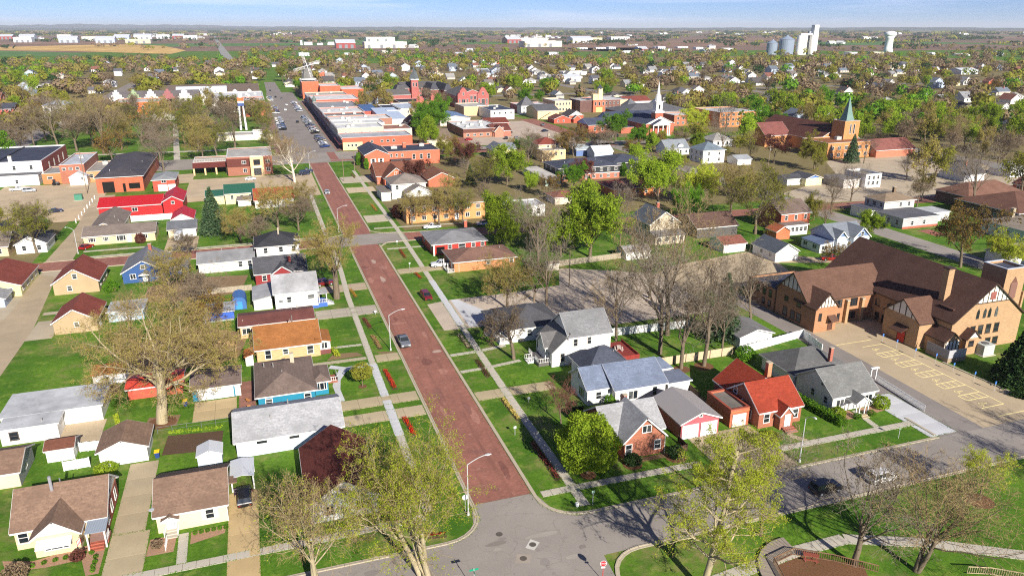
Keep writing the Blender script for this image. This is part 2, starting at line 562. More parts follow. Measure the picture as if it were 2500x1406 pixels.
# mended places and worn lanes of the brick roadway
PAT = [mat('paving', lin(126, 80, 68)), mat('paving', lin(166, 116, 100)), mat('paving', lin(138, 92, 80)), mat('concrete', lin(176, 150, 134))]
rng = random.Random(17)
for i in range(26):
	x, y = rng.uniform(24, 30), 86 + 128 * rng.random() ** 1.2
	n, r0, r1 = rng.randint(5, 8), rng.uniform(.4, 1.3), rng.uniform(.6, 3.4)
	pg = [(min(31.1, max(23.2, x + r0 * rng.uniform(.7, 1.2) * math.cos(6.283 * k / n))), y + r1 * rng.uniform(.7, 1.2) * math.sin(6.283 * k / n)) for k in range(n)]
	sheet('road_patch', [pg], PAT[3] if i % 9 == 0 else PAT[i % 3], 0.034 + .0006 * i)
for i in range(12):
	x, y = rng.choice([rng.uniform(-20, 18), rng.uniform(36, 94), rng.uniform(21, 34)]), rng.uniform(69.6, 76.6)
	n, r0, r1 = rng.randint(5, 8), rng.uniform(.5, 2.6), rng.uniform(.3, .9)
	sheet('road_patch', [[(x + r0 * rng.uniform(.7, 1.2) * math.cos(6.283 * k / n), min(77.2, max(69, y + r1 * rng.uniform(.7, 1.2) * math.sin(6.283 * k / n)))) for k in range(n)]], (DARK, mat('asphalt', lin(132, 124, 116)), mat('asphalt', lin(160, 152, 142)))[i % 3], 0.036 + .0006 * i)
# kerbs: real steps along both sides of the near streets
def kerb(name, pts, w=0.55, h=0.13):
	"""kerb and gutter stones along a line, each stone a part of the run"""
	root = ob(name, None)
	root['kind'] = 'structure'
	for (x0, y0), (x1, y1) in zip(pts, pts[1:]):
		ln = math.hypot(x1 - x0, y1 - y0)
		n = max(1, int(ln / 6))
		a = math.atan2(y1 - y0, x1 - x0)
		if ln:
			ex, ey = -(y1 - y0) / ln * (w / 2 + .05), (x1 - x0) / ln * (w / 2 + .05)
			EDGES.append((x0 + ex, y0 + ey, x1 + ex, y1 + ey))
		key = ('kerb', round(ln / n, 2), w, h)
		if key not in _M:
			k = MB()
			k.box(-ln / n / 2 + 0.015, ln / n / 2 - 0.015, -w / 2, w / 2, 0, h * 0.45)
			k.box(-ln / n / 2 + 0.02, ln / n / 2 - 0.02, 0.06, w / 2 - 0.01, h * 0.45, h)
			_M[key] = k.mesh('kerb_stone', KERB)
		for i in range(n):
			f = (i + 0.5) / n
			ob('kerb_stone', _M[key], root, (x0 + (x1 - x0) * f, y0 + (y1 - y0) * f, 0.0), a)
	return root

def arc(cx, cy, r, a0, a1, n=6):
	return [(cx + r * math.cos(R(a0 + (a1 - a0) * i / n)), cy + r * math.sin(R(a0 + (a1 - a0) * i / n))) for i in range(n + 1)]

kerb('street_kerb', [(22.7, 218), (22.7, 84)] + arc(17.5, 82.5, 5.2, 0, -90)[1:] + [(-60, 77.6)])
kerb('street_kerb', [(150, 77.0), (124, 77.4)])
kerb('street_kerb', [(98.3, 77.4), (37.2, 77.5)] + arc(37, 83.0, 5.4, 270, 180)[1:] + [(31.6, 218)])
kerb('street_kerb', [(35.2, 40), (35.2, 64)] + arc(40.2, 63.9, 4.9, 180, 90)[1:] + [(118, 68.7)])
kerb('street_kerb', [(-60, 68.7), (14, 68.7)] + arc(14.5, 63.7, 5.0, 90, 0)[1:] + [(19.7, 40)])
kerb('street_kerb', [(22.5, 370), (22.5, 233), (15.4, 229.9), (-60, 229.9)])
kerb('street_kerb', [(-60, 220.2), (15.4, 220.2), (20, 219.2)])
kerb('street_kerb', [(60, 228.6), (41, 229.7), (34, 231.8), (31.3, 235), (31.2, 370)])
kerb('street_kerb', [(31.7, 216), (34, 219.5), (41, 219.7), (60, 218.4)])
kerb('lane_kerb', [(98.3, 78), (98.3, 84)])
kerb('lot_kerb', [(124.3, 77.6), (122.7, 99)])

# pavements: slab by slab
def slabs(name, pts, w, m, step=1.55, z=0.055, gap=0.02, skip=()):
	root = ob(name, None)
	root['kind'] = 'structure'
	j = MB()
	for i, ((x0, y0), (x1, y1)) in enumerate(zip(pts, pts[1:])):
		ln = math.hypot(x1 - x0, y1 - y0)
		a = math.atan2(y1 - y0, x1 - x0)
		n = max(1, round(ln / step))
		key = ('slab', round(ln / n, 3), w, m.name)
		if key not in _M:
			k = MB()
			k.box(-ln / n / 2 + gap, ln / n / 2 - gap, -w / 2, w / 2, 0.0, z)
			_M[key] = k.mesh('paving_slab', m)
		for q in range(n):
			f = (q + 0.5) / n
			c = (x0 + (x1 - x0) * f, y0 + (y1 - y0) * f)
			if any(a0 <= c[1] <= a1 for a0, a1 in skip):
				continue
			o = ob('paving_slab', _M[key], root, (*c, random.uniform(-0.012, 0.0)), a)
		d = (math.cos(a), math.sin(a))
		for sg in (-1, 1):
			EDGES.append((x0 - sg * d[1] * w / 2, y0 + sg * d[0] * w / 2, x1 - sg * d[1] * w / 2, y1 + sg * d[0] * w / 2))
		nx, ny = -d[1] * (w / 2 - 0.03), d[0] * (w / 2 - 0.03)
		j.poly([(x0 - nx, y0 - ny, 0.018), (x1 - nx, y1 - ny, 0.018), (x1 + nx, y1 + ny, 0.018), (x0 + nx, y0 + ny, 0.018)])
	ob('joint_bed', j.mesh('joint_bed', SOIL), root)
	return root

slabs('pavement_west', [(16.7, 84.6), (16.7, 105.5)], 1.35, PALE)
slabs('pavement_west', [(16.7, 105.6), (16.75, 134)], 1.5, NEWC, 1.6)
slabs('pavement_west', [(16.75, 134.1), (16.9, 175), (17.6, 195), (17.9, 217)], 1.3, PALE)
slabs('pavement_west', [(17.4, 234), (17.6, 300)], 1.4, PALE, 1.8)
slabs('pavement_east', [(37.4, 79), (37.5, 106), (38.2, 148)], 1.45, PALE)
slabs('pavement_east', [(38.2, 148.1), (38.9, 180)], 1.6, NEWC, 1.6)
slabs('pavement_east', [(38.9, 180.1), (40.0, 234), (40.0, 300), (40.2, 345)], 1.4, PALE, 1.8)
slabs('pavement_south', [(-60, 83.3), (-25, 83.3), (3, 83.3), (16, 83.5)], 1.4, PALE)
slabs('pavement_south', [(32.6, 83.3), (40, 83.3), (58, 83.0)], 1.4, PALE)
slabs('pavement_south', [(72, 82.6), (97.9, 82.3)], 1.4, PALE)
slabs('cross_pavement', [(-51, 231.6), (-31, 231.6), (14, 231.9)], 1.3, PALE, 1.8)
slabs('cross_pavement', [(-51.5, 238.3), (-33, 238.0)], 1.2, PALE, 1.8)
slabs('cross_pavement', [(33, 237.6), (50, 236.4), (64, 235.2)], 1.2, PALE, 1.8)
slabs('cross_pavement', [(33, 212.6), (44, 212.2)], 1.2, PALE, 1.8)
slabs('park_path', [(36.4, 60.6), (46, 60.4), (58, 61.8), (66, 61.8), (75, 58), (90, 49)], 1.9, PALE, 1.7)
slabs('garden_path', [(-14.4, 90.2), (-14.3, 84.1)], 1.2, PALE, 1.4)
slabs('garden_path', [(9.3, 144.4), (16.0, 144.2)], 0.9, PALE, 1.3)
slabs('garden_path', [(32, 125.0), (37.6, 125.3), (44.5, 126.4)], 1.0, PALE, 1.4)
slabs('garden_path', [(32, 133.0), (37.6, 133.2), (44, 134.3)], 1.1, PALE, 1.4)
slabs('garden_path', [(92.0, 88.8), (91.4, 83.1)], 1.1, PALE, 1.3)
slabs('garden_path', [(77.4, 88), (76.2, 85.4), (77.6, 83.2)], 1.1, TAN, 1.3)

def panels(name, x0, x1, y0, y1, m, sx=3.0, sy=3.0, z=0.05):
	"""a driveway poured in panels"""
	root = ob(name, None)
	root['kind'] = 'structure'
	nx, ny = max(1, round((x1 - x0) / sx)), max(1, round((y1 - y0) / sy))
	EDGES.extend([(x0, y0, x1, y0), (x0, y1, x1, y1), (x0, y0, x0, y1), (x1, y0, x1, y1)])
	dx, dy = (x1 - x0) / nx, (y1 - y0) / ny
	key = ('panel', round(dx, 3), round(dy, 3), m.name)
	if key not in _M:
		k = MB()
		k.box(-dx / 2 + 0.018, dx / 2 - 0.018, -dy / 2 + 0.018, dy / 2 - 0.018, 0, z)
		_M[key] = k.mesh('concrete_panel', m)
	for i in range(nx):
		for j in range(ny):
			ob('concrete_panel', _M[key], root, (x0 + dx * (i + .5), y0 + dy * (j + .5), random.uniform(-0.01, 0)))
	b_ = MB()
	b_.poly([(x0 + .03, y0 + .03, 0.02), (x1 - .03, y0 + .03, 0.02), (x1 - .03, y1 - .03, 0.02), (x0 + .03, y1 - .03, 0.02)])
	ob('joint_bed', b_.mesh('joint_bed', SOIL), root)
	return root

panels('driveway', -23.2, -18.6, 77.9, 92.5, TAN, 4.7, 4.5)
panels('driveway', -23.2, -19.2, 92.5, 110.2, mat('concrete', lin(172, 156, 128)), 4.2, 5)
panels('driveway', -9.0, -5.1, 77.9, 97.5, mat('concrete', lin(190, 164, 118)), 4.2, 5)
panels('driveway', 8.4, 22.3, 116.6, 120.2, TAN, 3.5, 3.8)
panels('driveway', 8.4, 22.3, 111.0, 114.6, mat('concrete', lin(184, 168, 138)), 3.5, 3.8)
panels('driveway', 8.4, 22.3, 161.2, 166.8, mat('concrete', lin(172, 162, 146)), 3.5, 3.0)
panels('driveway', 11.0, 22.3, 178.5, 184.0, mat('concrete', lin(176, 158, 132)), 3.5, 3.0)
panels('driveway', 17.6, 22.3, 134.4, 138.0, TAN, 2.5, 3.0)
panels('driveway', 5.6, 16.0, 136.6, 137.9, mat('concrete', lin(178, 166, 142)), 3, 1.4)
panels('driveway', -15.2, -8.2, 120.6, 128.0, mat('concrete', lin(184, 162, 122)), 3.5, 3.7)
panels('patio', -7.9, -5.0, 121.0, 134.0, mat('paving', lin(142, 98, 84)), 3, 3)
panels('driveway', 32.0, 46.8, 112.8, 116.1, TAN, 3.7, 3.4)
panels('driveway', 32.0, 45.6, 187.9, 192.2, TAN, 3.5, 4.2)
panels('driveway', 60, 71.9, 77.8, 90.3, mat('concrete', lin(176, 158, 128)), 3, 3.2)
panels('driveway', 97.0, 102.6, 77.8, 92.0, NEWC, 5.6, 4.0)
panels('driveway', -29.4, -20.4, 230.4, 246.2, mat('concrete', lin(184, 164, 132)), 3, 4)
panels('driveway', 32, 43, 296, 306, mat('concrete', lin(196, 178, 148)), 3.7, 3.4)
panels('driveway', 32, 39.2, 246, 256, mat('concrete', lin(190, 178, 156)), 3.7, 3.4)
panels('driveway', 32, 46, 316, 330, mat('concrete', lin(184, 172, 150)), 4.7, 3.6)

# curved new walk beside the teal house, wheel-track drives, beds and other ground patches
sheet('curved_walk', [[(8.9, 136.0), (8.3, 134.6), (10.2, 133.6), (9.4, 131.0), (8.3, 127), (8.7, 120.4), (9.8, 120.3), (9.5, 125), (10.0, 129), (11.6, 132.6), (15.9, 133.4), (15.9, 134.8), (11.6, 134.2)]], NEWC, 0.03)
sheet('planting_bed', [[(-35.2, 91.6), (-34.2, 89.2), (-30, 88.6), (-26, 88.8), (-25, 85.4), (-23.6, 85.4), (-23.6, 92), (-31.6, 90.4)],
					   [(-18.4, 90.2), (-18.6, 86.8), (-15.4, 86.8), (-15.2, 90.2)], [(-13.5, 90.2), (-13.5, 87.6), (-9.4, 88.6), (-9.2, 90.2)],
					   [(86.9, 89.2), (87.2, 87.0), (91.0, 86.4), (91.2, 89.2)], [(92.8, 89.2), (93.0, 86.8), (97.0, 87.2), (97.0, 89.2)]], ROCK, 0.016)
sheet('vegetable_plot', [[(-19.0, 111.4), (-10.4, 110.4), (-10.2, 116.4), (-18.6, 117.4)]], SOIL, 0.014)
sheet('bare_soil', [[(10, 141.4), (14.5, 140.6), (15.6, 138.6), (8.4, 138.4)], [(20.6, 136.6), (22.2, 138.6), (18, 139.6)], [(-22.6, 120.6), (-17.6, 120.6), (-17.2, 124.4), (-22.2, 124.8)],
					rect(68.5, 70, 95, 103), [(70, 92), (72, 90.4), (72, 88), (69, 88.6)], rect(48.5, 55.6, 86.2, 87.3), rect(-36, -28.5, 136.6, 140), [(-30, 141), (-20, 139), (-8, 146), (-6, 158), (-14, 164), (-28, 160)],
					[(-30, 186), (-20, 184), (-8, 186), (-6, 200), (-22, 203), (-30, 198)]], mat('earth', lin(136, 112, 84)), 0.0075, st=0)
sheet('tree_mulch_ring', [arc(-19.9, 122.4, 2.3, 0, 330, 11), arc(40.8, 85.6, 1.2, 0, 330, 11), arc(89.6, 62.4, 1.9, 0, 330, 11), arc(13.5, 125, 0.8, 0, 330, 11),
						  arc(48.2, 86.0, 1.5, 0, 330, 11), arc(55.4, 85.6, 1.6, 0, 330, 11), arc(72.6, 112.6, 1.6, 0, 330, 11), arc(77.3, 112.4, 1.9, 0, 330, 11)], MULCH, 0.021, st=0)
sheet('playground_mulch', [[(52.8, 61.0), (57.6, 62.0), (64.6, 57.0), (61, 50), (48, 50), (51.4, 57)]], MULCH, 0.012)
sheet('street_patch', [[(26.6, 73.3), (27.5, 72.5), (28.7, 73.7), (27.8, 74.7)]], mat('concrete', lin(204, 200, 190)), 0.034)
sheet('street_patch', [[(24.4, 71.0), (26.2, 70.5), (26.9, 71.9), (25.2, 72.5)]], mat('concrete', lin(166, 154, 140)), 0.034)
sheet('brick_entry_patio', [rect(198.6, 203.5, 171.5, 178.8)], mat('paving', lin(150, 92, 78)), 0.02)

for mx_, my_ in ((27.7, 73.6), (25.7, 71.5), (24.3, 76.9)):
	k = MB()
	k.lathe(mx_, my_, [(0.46, 0.036), (0.44, 0.05), (0.30, 0.052), (0.28, 0.047)], 16)
	tag(ob('manhole_cover', k.mesh('manhole_cover', mat('plain', lin(92, 84, 76), 0.7))), {27.7: 'round iron manhole cover centred in the pale concrete square of the junction',
		25.7: 'round iron manhole cover nearer the stop sign, in a grey patch', 24.3: 'round iron manhole cover close to the end of the brick roadway'}[mx_], 'manhole')

# painted parking bays on the church lot
def paint_line(b_, x0, y0, x1, y1, w=0.2, z=0.03):
	z += .0008 * (len(b_.f) % 12)
	a = math.atan2(y1 - y0, x1 - x0)
	nx, ny = -math.sin(a) * w / 2, math.cos(a) * w / 2
	b_.poly([(x0 - nx, y0 - ny, z), (x1 - nx, y1 - ny, z), (x1 + nx, y1 + ny, z), (x0 + nx, y0 + ny, z)])

for i, yb in enumerate((106.4, 101.6, 96.8, 92.0, 87.2)):
	b_ = MB()
	xl, xr = 113.4, 118.4
	for yy in (yb, yb - 1.9):
		paint_line(b_, xl, yy, xr, yy)
	paint_line(b_, xl, yb, xl, yb - 1.9)
	paint_line(b_, xr, yb, xr, yb - 1.9)
	for k in range(1, 4):
		paint_line(b_, xl + k * 1.25, yb, xl + k * 1.25, yb - 1.9)
	o = struct('parking_marking', b_, YELLOWP)
b_ = MB()
paint_line(b_, 113.2, 109.9, 118.3, 109.9)
paint_line(b_, 118.3, 109.9, 118.4, 106.4)
for yy in (106.4, 101.6, 96.8, 92.0, 87.2):
	paint_line(b_, 118.4, yy - 1.9, 118.4, yy - 4.8)
paint_line(b_, 113.4, 82.4, 118.4, 82.4)
paint_line(b_, 108.8, 112.4, 117.6, 112.4)
paint_line(b_, 113.4, 79.4, 121, 79.4)
struct('parking_marking', b_, YELLOWP)
for yy in (108.2, 103.2, 98.3, 93.4, 88.5, 83.6):        # wheelchair symbols
	b_ = MB()
	cx, cy = 114.6, yy
	for k in range(10):
		a0, a1 = R(k * 30), R(k * 30 + 30)
		paint_line(b_, cx + .42 * math.cos(a0), cy + .42 * math.sin(a0), cx + .42 * math.cos(a1), cy + .42 * math.sin(a1), 0.12)
	paint_line(b_, cx + .05, cy, cx + .95, cy - .05, 0.14)
	paint_line(b_, cx + .5, cy, cx + .45, cy - .5, 0.12)
	paint_line(b_, cx + .1, cy, cx + .05, cy - .55, 0.12)
	paint_line(b_, cx + .05, cy - .55, cx - .35, cy - .75, 0.12)
	b_.lathe(cx + 1.15, cy, [(0.15, 0.031), (0.14, 0.034)], 8)
	struct('parking_marking', b_, YELLOWP)

# country beyond the town: fields, each its own sheet
FB = mat('field', lin(142, 112, 92))
FB2 = mat('field', lin(128, 104, 88))
FG = mat('field', lin(88, 122, 62))
FT = mat('field', lin(206, 170, 104))
FD = mat('field', lin(112, 112, 74))
WOODG = mat('field', lin(70, 80, 48))
sheet('tan_stubble_field', [[(-808, 2873), (-750, 2906), (-612, 3091), (-448, 3239), (-268, 2913), (-160, 2337), (-174, 2032), (-320, 2208), (-478, 2406), (-647, 2502), (-700, 2481)]], FT, 0.3)
sheet('green_field', [[(-688, 2439), (-637, 2459), (-393, 2200), (-350, 1953), (-575, 2029)], [(145, 3447), (716, 3164), (900, 3900), (180, 4100)]], FG, 0.3)
# rough, half-dry yards of the blocks further off
DRY = mat('earth', lin(128, 116, 78), key='dry')
sheet('yard_ground', [rect(42, 181, 232, 370), rect(193, 326, 232, 380), rect(-119, -63, 230, 300), rect(42, 181, 404, 690), rect(193, 326, 404, 690), rect(338, 480, 180, 690), rect(-260, -134, 400, 690), rect(492, 900, 300, 690),
					  rect(42, 326, 704, 1400), rect(-260, 8, 704, 1400), rect(338, 1400, 704, 1500)], DRY, 0.004, st=0)
rng = random.Random(5)
yy = 2250.0
row = 0
while yy < 22000:
	dy = rng.uniform(240, 480) * (1 + yy / 5200)
	x = -yy * 0.5 - 500
	while x < yy * 1.6 + 800:
		w_ = rng.uniform(500, 1200) * (1 + yy / 9000)
		m_ = rng.choice([FB, FB, FB2, FB, FD, FB2, FG if rng.random() < 0.5 else FB, FT if rng.random() < 0.25 else FB2])
		s0 = rng.uniform(-30, 30)
		sheet('farm_field', [[(x + 12, yy + 8 + s0), (x + w_, yy + 8 - s0), (x + w_, yy + dy - 8), (x + 12, yy + dy - 8)]], m_, 0.15 + 0.03 * (row % 3))
		x += w_
	yy += dy
	row += 1
for fx0, fx1, fy0, fy1 in ((780, 1500, 1900, 2250), (1500, 2600, 1700, 2250), (330, 780, 1980, 2250), (2100, 3200, 1200, 1700), (-1500, -900, 1500, 2250), (900, 1150, 1900, 2200)):
	sheet('farm_field', [[(fx0, fy0), (fx1, fy0 - 60), (fx1, fy1), (fx0, fy1)]], rng.choice([FB, FB2, FB, FD]), 0.12)

# ------------------------------------------------------------------ buildings: helpers
FOOT = []                                   # footprints, so that trees do not grow through roofs
WHITE = lin(226, 224, 220)
TRIMM = mat('plain', lin(222, 220, 216), 0.5)
BROWNT = mat('plain', lin(70, 52, 42), 0.6)
_WIN = {}

def win_mesh(w, h, trim, style):
	key = (round(w, 2), round(h, 2), trim.name if trim else '', style)
	if key in _WIN:
		return _WIN[key]
	f = MB()
	t = 0.11
	f.box(-w / 2 - t, w / 2 + t, -0.07, 0.02, h / 2, h / 2 + t)
	f.box(-w / 2 - t - .04, w / 2 + t + .04, -0.11, 0.02, -h / 2 - t, -h / 2)
	f.box(-w / 2 - t, -w / 2, -0.07, 0.02, -h / 2, h / 2)
	f.box(w / 2, w / 2 + t, -0.07, 0.02, -h / 2, h / 2)
	panes = []
	if style == 'sash':
		f.box(-w / 2, w / 2, -0.05, 0.02, -0.035, 0.035)
		panes = [(0, -h / 4, w, h / 2 - .07), (0, h / 4, w, h / 2 - .07)]
	elif style == 'pair':
		f.box(-0.05, 0.05, -0.05, 0.02, -h / 2, h / 2)
		panes = [(-w / 4, 0, w / 2 - .1, h), (w / 4, 0, w / 2 - .1, h)]
	elif style == 'triple':
		for q in (-w / 4, w / 4):
			f.box(q - .05, q + .05, -0.05, 0.02, -h / 2, h / 2)
		panes = [(-w * 3 / 8, 0, w / 4 - .1, h), (0, 0, w / 2 - .1, h), (w * 3 / 8, 0, w / 4 - .1, h)]
	else:
		panes = [(0, 0, w, h)]
	fm = f.mesh('window_frame', trim)
	pm = []
	for px, pz, pw, ph in panes:
		p = MB()
		p.box(-pw / 2, pw / 2, -0.03, -0.012, -ph / 2, ph / 2)
		pm.append(((px, 0, pz), p.mesh('pane', glass_mat())))
	_WIN[key] = (fm, pm)
	return _WIN[key]

ROT = {'S': 0.0, 'E': math.pi / 2, 'N': math.pi, 'W': -math.pi / 2}

class B:
	"""one building: an Empty that parents walls, roofs, windows, doors ..."""

	def __init__(s, name, label, cat='house', at=(0, 0), group=None):
		s.o = thing(name, label, cat, (at[0], at[1], 0), group)
		s.x, s.y = at
		s.trim = TRIMM

	def part(s, name, mb, m, parent=None):
		return ob(name, mb.mesh(name, m, (s.x, s.y, 0)), parent or s.o)

	def box(s, name, x0, x1, y0, y1, z0, z1, m, parent=None):
		return s.part(name, MB().box(x0, x1, y0, y1, z0, z1), m, parent)

	def foot(s, x0, x1, y0, y1):
		FOOT.append((x0, x1, y0, y1))

	# -- volumes; x0..y1 is the roof edge, the walls stand ov inside it
	def gable(s, x0, x1, y0, y1, eave, rise, axis, wall, roof, ov=0.4, z0=0.0, gmat=None, jerk=0.0):
		s.foot(x0, x1, y0, y1)
		a0, a1, b0, b1 = x0 + ov, x1 - ov, y0 + ov, y1 - ov
		sl = rise / ((y1 - y0) / 2 if axis == 'x' else (x1 - x0) / 2)
		ze = eave + sl * ov - 0.06                       # wall top where it meets the rafters
		ew = MB()
		w = MB()
		if axis == 'x':
			ym = (y0 + y1) / 2
			zr = eave + rise - 0.12
			w.add([(a0, b0, z0), (a1, b0, z0), (a1, b1, z0), (a0, b1, z0), (a0, b0, ze), (a1, b0, ze), (a1, b1, ze), (a0, b1, ze)],
				  [(0, 1, 5, 4), (2, 3, 7, 6), (1, 2, 6, 5), (3, 0, 4, 7)])
			ew.add([(a0, b0, ze), (a0, b1, ze), (a0, ym, zr), (a1, b0, ze), (a1, b1, ze), (a1, ym, zr)], [(1, 0, 2), (3, 4, 5)])
			r = MB()
			r.slab([(x0, y0, eave), (x1, y0, eave), (x1, ym, eave + rise), (x0, ym, eave + rise)], 0.14)
			r.slab([(x0, y1, eave), (x0, ym, eave + rise), (x1, ym, eave + rise), (x1, y1, eave)], 0.14)
			tr = MB()
			for xx in (x0 - 0.03, x1 - 0.07):
				tr.slab([(xx, y0, eave - .005), (xx + .1, y0, eave - .005), (xx + .1, ym, eave + rise - .005), (xx, ym, eave + rise - .005)], 0.22)
				tr.slab([(xx, y1, eave - .005), (xx, ym, eave + rise - .005), (xx + .1, ym, eave + rise - .005), (xx + .1, y1, eave - .005)], 0.22)
			tr.box(x0 + .08, x1 - .08, y0 - .04, y0 + .05, eave - .24, eave - .02)
			tr.box(x0 + .08, x1 - .08, y1 - .05, y1 + .04, eave - .24, eave - .02)
		else:
			xm = (x0 + x1) / 2
			zr = eave + rise - 0.12
			w.add([(a0, b0, z0), (a1, b0, z0), (a1, b1, z0), (a0, b1, z0), (a0, b0, ze), (a1, b0, ze), (a1, b1, ze), (a0, b1, ze)],
				  [(0, 1, 5, 4), (2, 3, 7, 6), (1, 2, 6, 5), (3, 0, 4, 7)])
			ew.add([(a0, b0, ze), (a1, b0, ze), (xm, b0, zr), (a0, b1, ze), (a1, b1, ze), (xm, b1, zr)], [(0, 1, 2), (4, 3, 5)])
			r = MB()
			r.slab([(x0, y0, eave), (xm, y0, eave + rise), (xm, y1, eave + rise), (x0, y1, eave)], 0.14)
			r.slab([(x1, y0, eave), (x1, y1, eave), (xm, y1, eave + rise), (xm, y0, eave + rise)], 0.14)
			tr = MB()
			for yy in (y0 - 0.03, y1 - 0.07):
				tr.slab([(x0, yy, eave - .005), (xm, yy, eave + rise - .005), (xm, yy + .1, eave + rise - .005), (x0, yy + .1, eave - .005)], 0.22)
				tr.slab([(x1, yy, eave - .005), (x1, yy + .1, eave - .005), (xm, yy + .1, eave + rise - .005), (xm, yy, eave + rise - .005)], 0.22)
			tr.box(x0 - .04, x0 + .05, y0 + .08, y1 - .08, eave - .24, eave - .02)
			tr.box(x1 - .05, x1 + .04, y0 + .08, y1 - .08, eave - .24, eave - .02)
		s.part('wall', w, wall)
		for vs in (ew.v[:3], ew.v[3:]):
			s.part('gable', MB().add(vs, [(0, 1, 2)]), gmat or wall)
		ro = s.part('roof', r, roof)
		s.part('fascia', tr, s.trim, ro)
		return ro

	def hip(s, x0, x1, y0, y1, eave, rise, wall, roof, ov=0.5, z0=0.0, top=0.0, run=None):
		s.foot(x0, x1, y0, y1)
		s.box('wall', x0 + ov, x1 - ov, y0 + ov, y1 - ov, z0, eave - .02, wall)
		w, d = x1 - x0, y1 - y0
		q = (min(w, d) / 2 if run is None else run) * (1 - top)
		if w >= d:
			a, b_ = (x0 + q, (y0 + y1) / 2 - d / 2 * top), (x1 - q, (y0 + y1) / 2 + d / 2 * top)
		else:
			a, b_ = ((x0 + x1) / 2 - w / 2 * top, y0 + q), ((x0 + x1) / 2 + w / 2 * top, y1 - q)
		t = eave + rise
		vs = [(x0, y0, eave), (x1, y0, eave), (x1, y1, eave), (x0, y1, eave), (a[0], a[1], t), (b_[0], a[1], t), (b_[0], b_[1] + 1e-3, t), (a[0], b_[1] + 1e-3, t)]
		r = MB().add(vs, [(0, 1, 5, 4), (1, 2, 6, 5), (2, 3, 7, 6), (3, 0, 4, 7), (4, 5, 6, 7), (0, 3, 2, 1)])
		ro = s.part('roof', r, roof)
		f = MB()
		f.box(x0 - .04, x1 + .04, y0 - .04, y0 + .06, eave - .22, eave - .01)
		f.box(x0 - .04, x1 + .04, y1 - .06, y1 + .04, eave - .22, eave - .01)
		f.box(x0 - .04, x0 + .06, y0 + .06, y1 - .06, eave - .22, eave - .01)
		f.box(x1 - .06, x1 + .04, y0 + .06, y1 - .06, eave - .22, eave - .01)
		s.part('fascia', f, s.trim, ro)
		return ro

	def flat(s, x0, x1, y0, y1, h, wall, roof, par=0.5, cap=None, z0=0.0, ov=0.0):
		"""flat roof; par is the parapet height (0 for a plain slab with overhang ov)"""
		s.foot(x0, x1, y0, y1)
		if par <= 0:
			s.box('wall', x0 + ov, x1 - ov, y0 + ov, y1 - ov, z0, h - .25, wall)
			ro = s.box('roof', x0, x1, y0, y1, h - .2, h, roof)
			f = MB()
			f.box(x0 - .05, x1 + .05, y0 - .05, y0 + .02, h - .24, h - .03)
			f.box(x1 - .02, x1 + .05, y0 + .02, y1, h - .24, h - .03)
			f.box(x0 - .05, x0 + .02, y0 + .02, y1, h - .24, h - .03)
			s.part('fascia', f, s.trim, ro)
			return ro
		w = MB()
		t = 0.3
		w.box(x0, x1, y0, y0 + t, z0, h)
		w.box(x0, x1, y1 - t, y1, z0, h)
		w.box(x0, x0 + t, y0 + t, y1 - t, z0, h)
		w.box(x1 - t, x1, y0 + t, y1 - t, z0, h)
		s.part('wall', w, wall)
		ro = s.box('roof', x0 + t, x1 - t, y0 + t, y1 - t, h - par - .2, h - par, roof)
		c = MB()
		c.box(x0 - .06, x1 + .06, y0 - .06, y0 + t + .05, h, h + .1)
		c.box(x0 - .06, x1 + .06, y1 - t - .05, y1 + .06, h, h + .1)
		c.box(x0 - .06, x0 + t + .05, y0 + t + .05, y1 - t - .05, h, h + .1)
		c.box(x1 - t - .05, x1 + .06, y0 + t + .05, y1 - t - .05, h, h + .1)
		s.part('coping', c, cap or s.trim)
		return ro

	def shed(s, x0, x1, y0, y1, zl, zh, low, wall, roof, ov=0.25):
		"""one slope; low = side with the lower eave"""
		s.foot(x0, x1, y0, y1)
		hs = {'S': (zl, zl, zh, zh), 'N': (zh, zh, zl, zl), 'W': (zl, zh, zh, zl), 'E': (zh, zl, zl, zh)}[low]
		a0, a1, b0, b1 = x0 + ov, x1 - ov, y0 + ov, y1 - ov
		P4 = [(a0, b0), (a1, b0), (a1, b1), (a0, b1)]
		vs = [(x, y, 0) for x, y in P4] + [(x, y, h - .16) for (x, y), h in zip(P4, hs)]
		s.part('wall', MB().add(vs, [(0, 1, 5, 4), (1, 2, 6, 5), (2, 3, 7, 6), (3, 0, 4, 7)]), wall)
		Q4 = [(x0, y0), (x1, y0), (x1, y1), (x0, y1)]
		return s.part('roof', MB().slab([(x, y, h) for (x, y), h in zip(Q4, hs)], 0.14), roof)

	# -- openings
	def win(s, side, u, z, plane, w=0.95, h=1.35, style='sash', trim=None, shutters=None):
		fm, pm = win_mesh(w, h, trim or s.trim, style)
		off = {'S': (u, plane - .005), 'N': (u, plane + .005), 'E': (plane + .005, u), 'W': (plane - .005, u)}[side]
		o = ob('window', fm, s.o, (off[0] - s.x, off[1] - s.y, z), ROT[side])
		for loc, me in pm:
			ob('pane', me, o, loc)
		if shutters:
			for sg in (-1, 1):
				k = MB()
				k.box(sg * (w / 2 + .14) if sg > 0 else -(w / 2 + .14 + w * .42), (w / 2 + .14 + w * .42) if sg > 0 else -(w / 2 + .14), -.05, .02, -h / 2 - .08, h / 2 + .08)
				ob('shutter', k.mesh('shutter', shutters), o)
		return o

	def wins(s, side, plane, lst, **kw):
		for it in lst:
			s.win(side, it[0], it[1], plane, *(it[2:4] if len(it) >= 4 else ()), **kw)

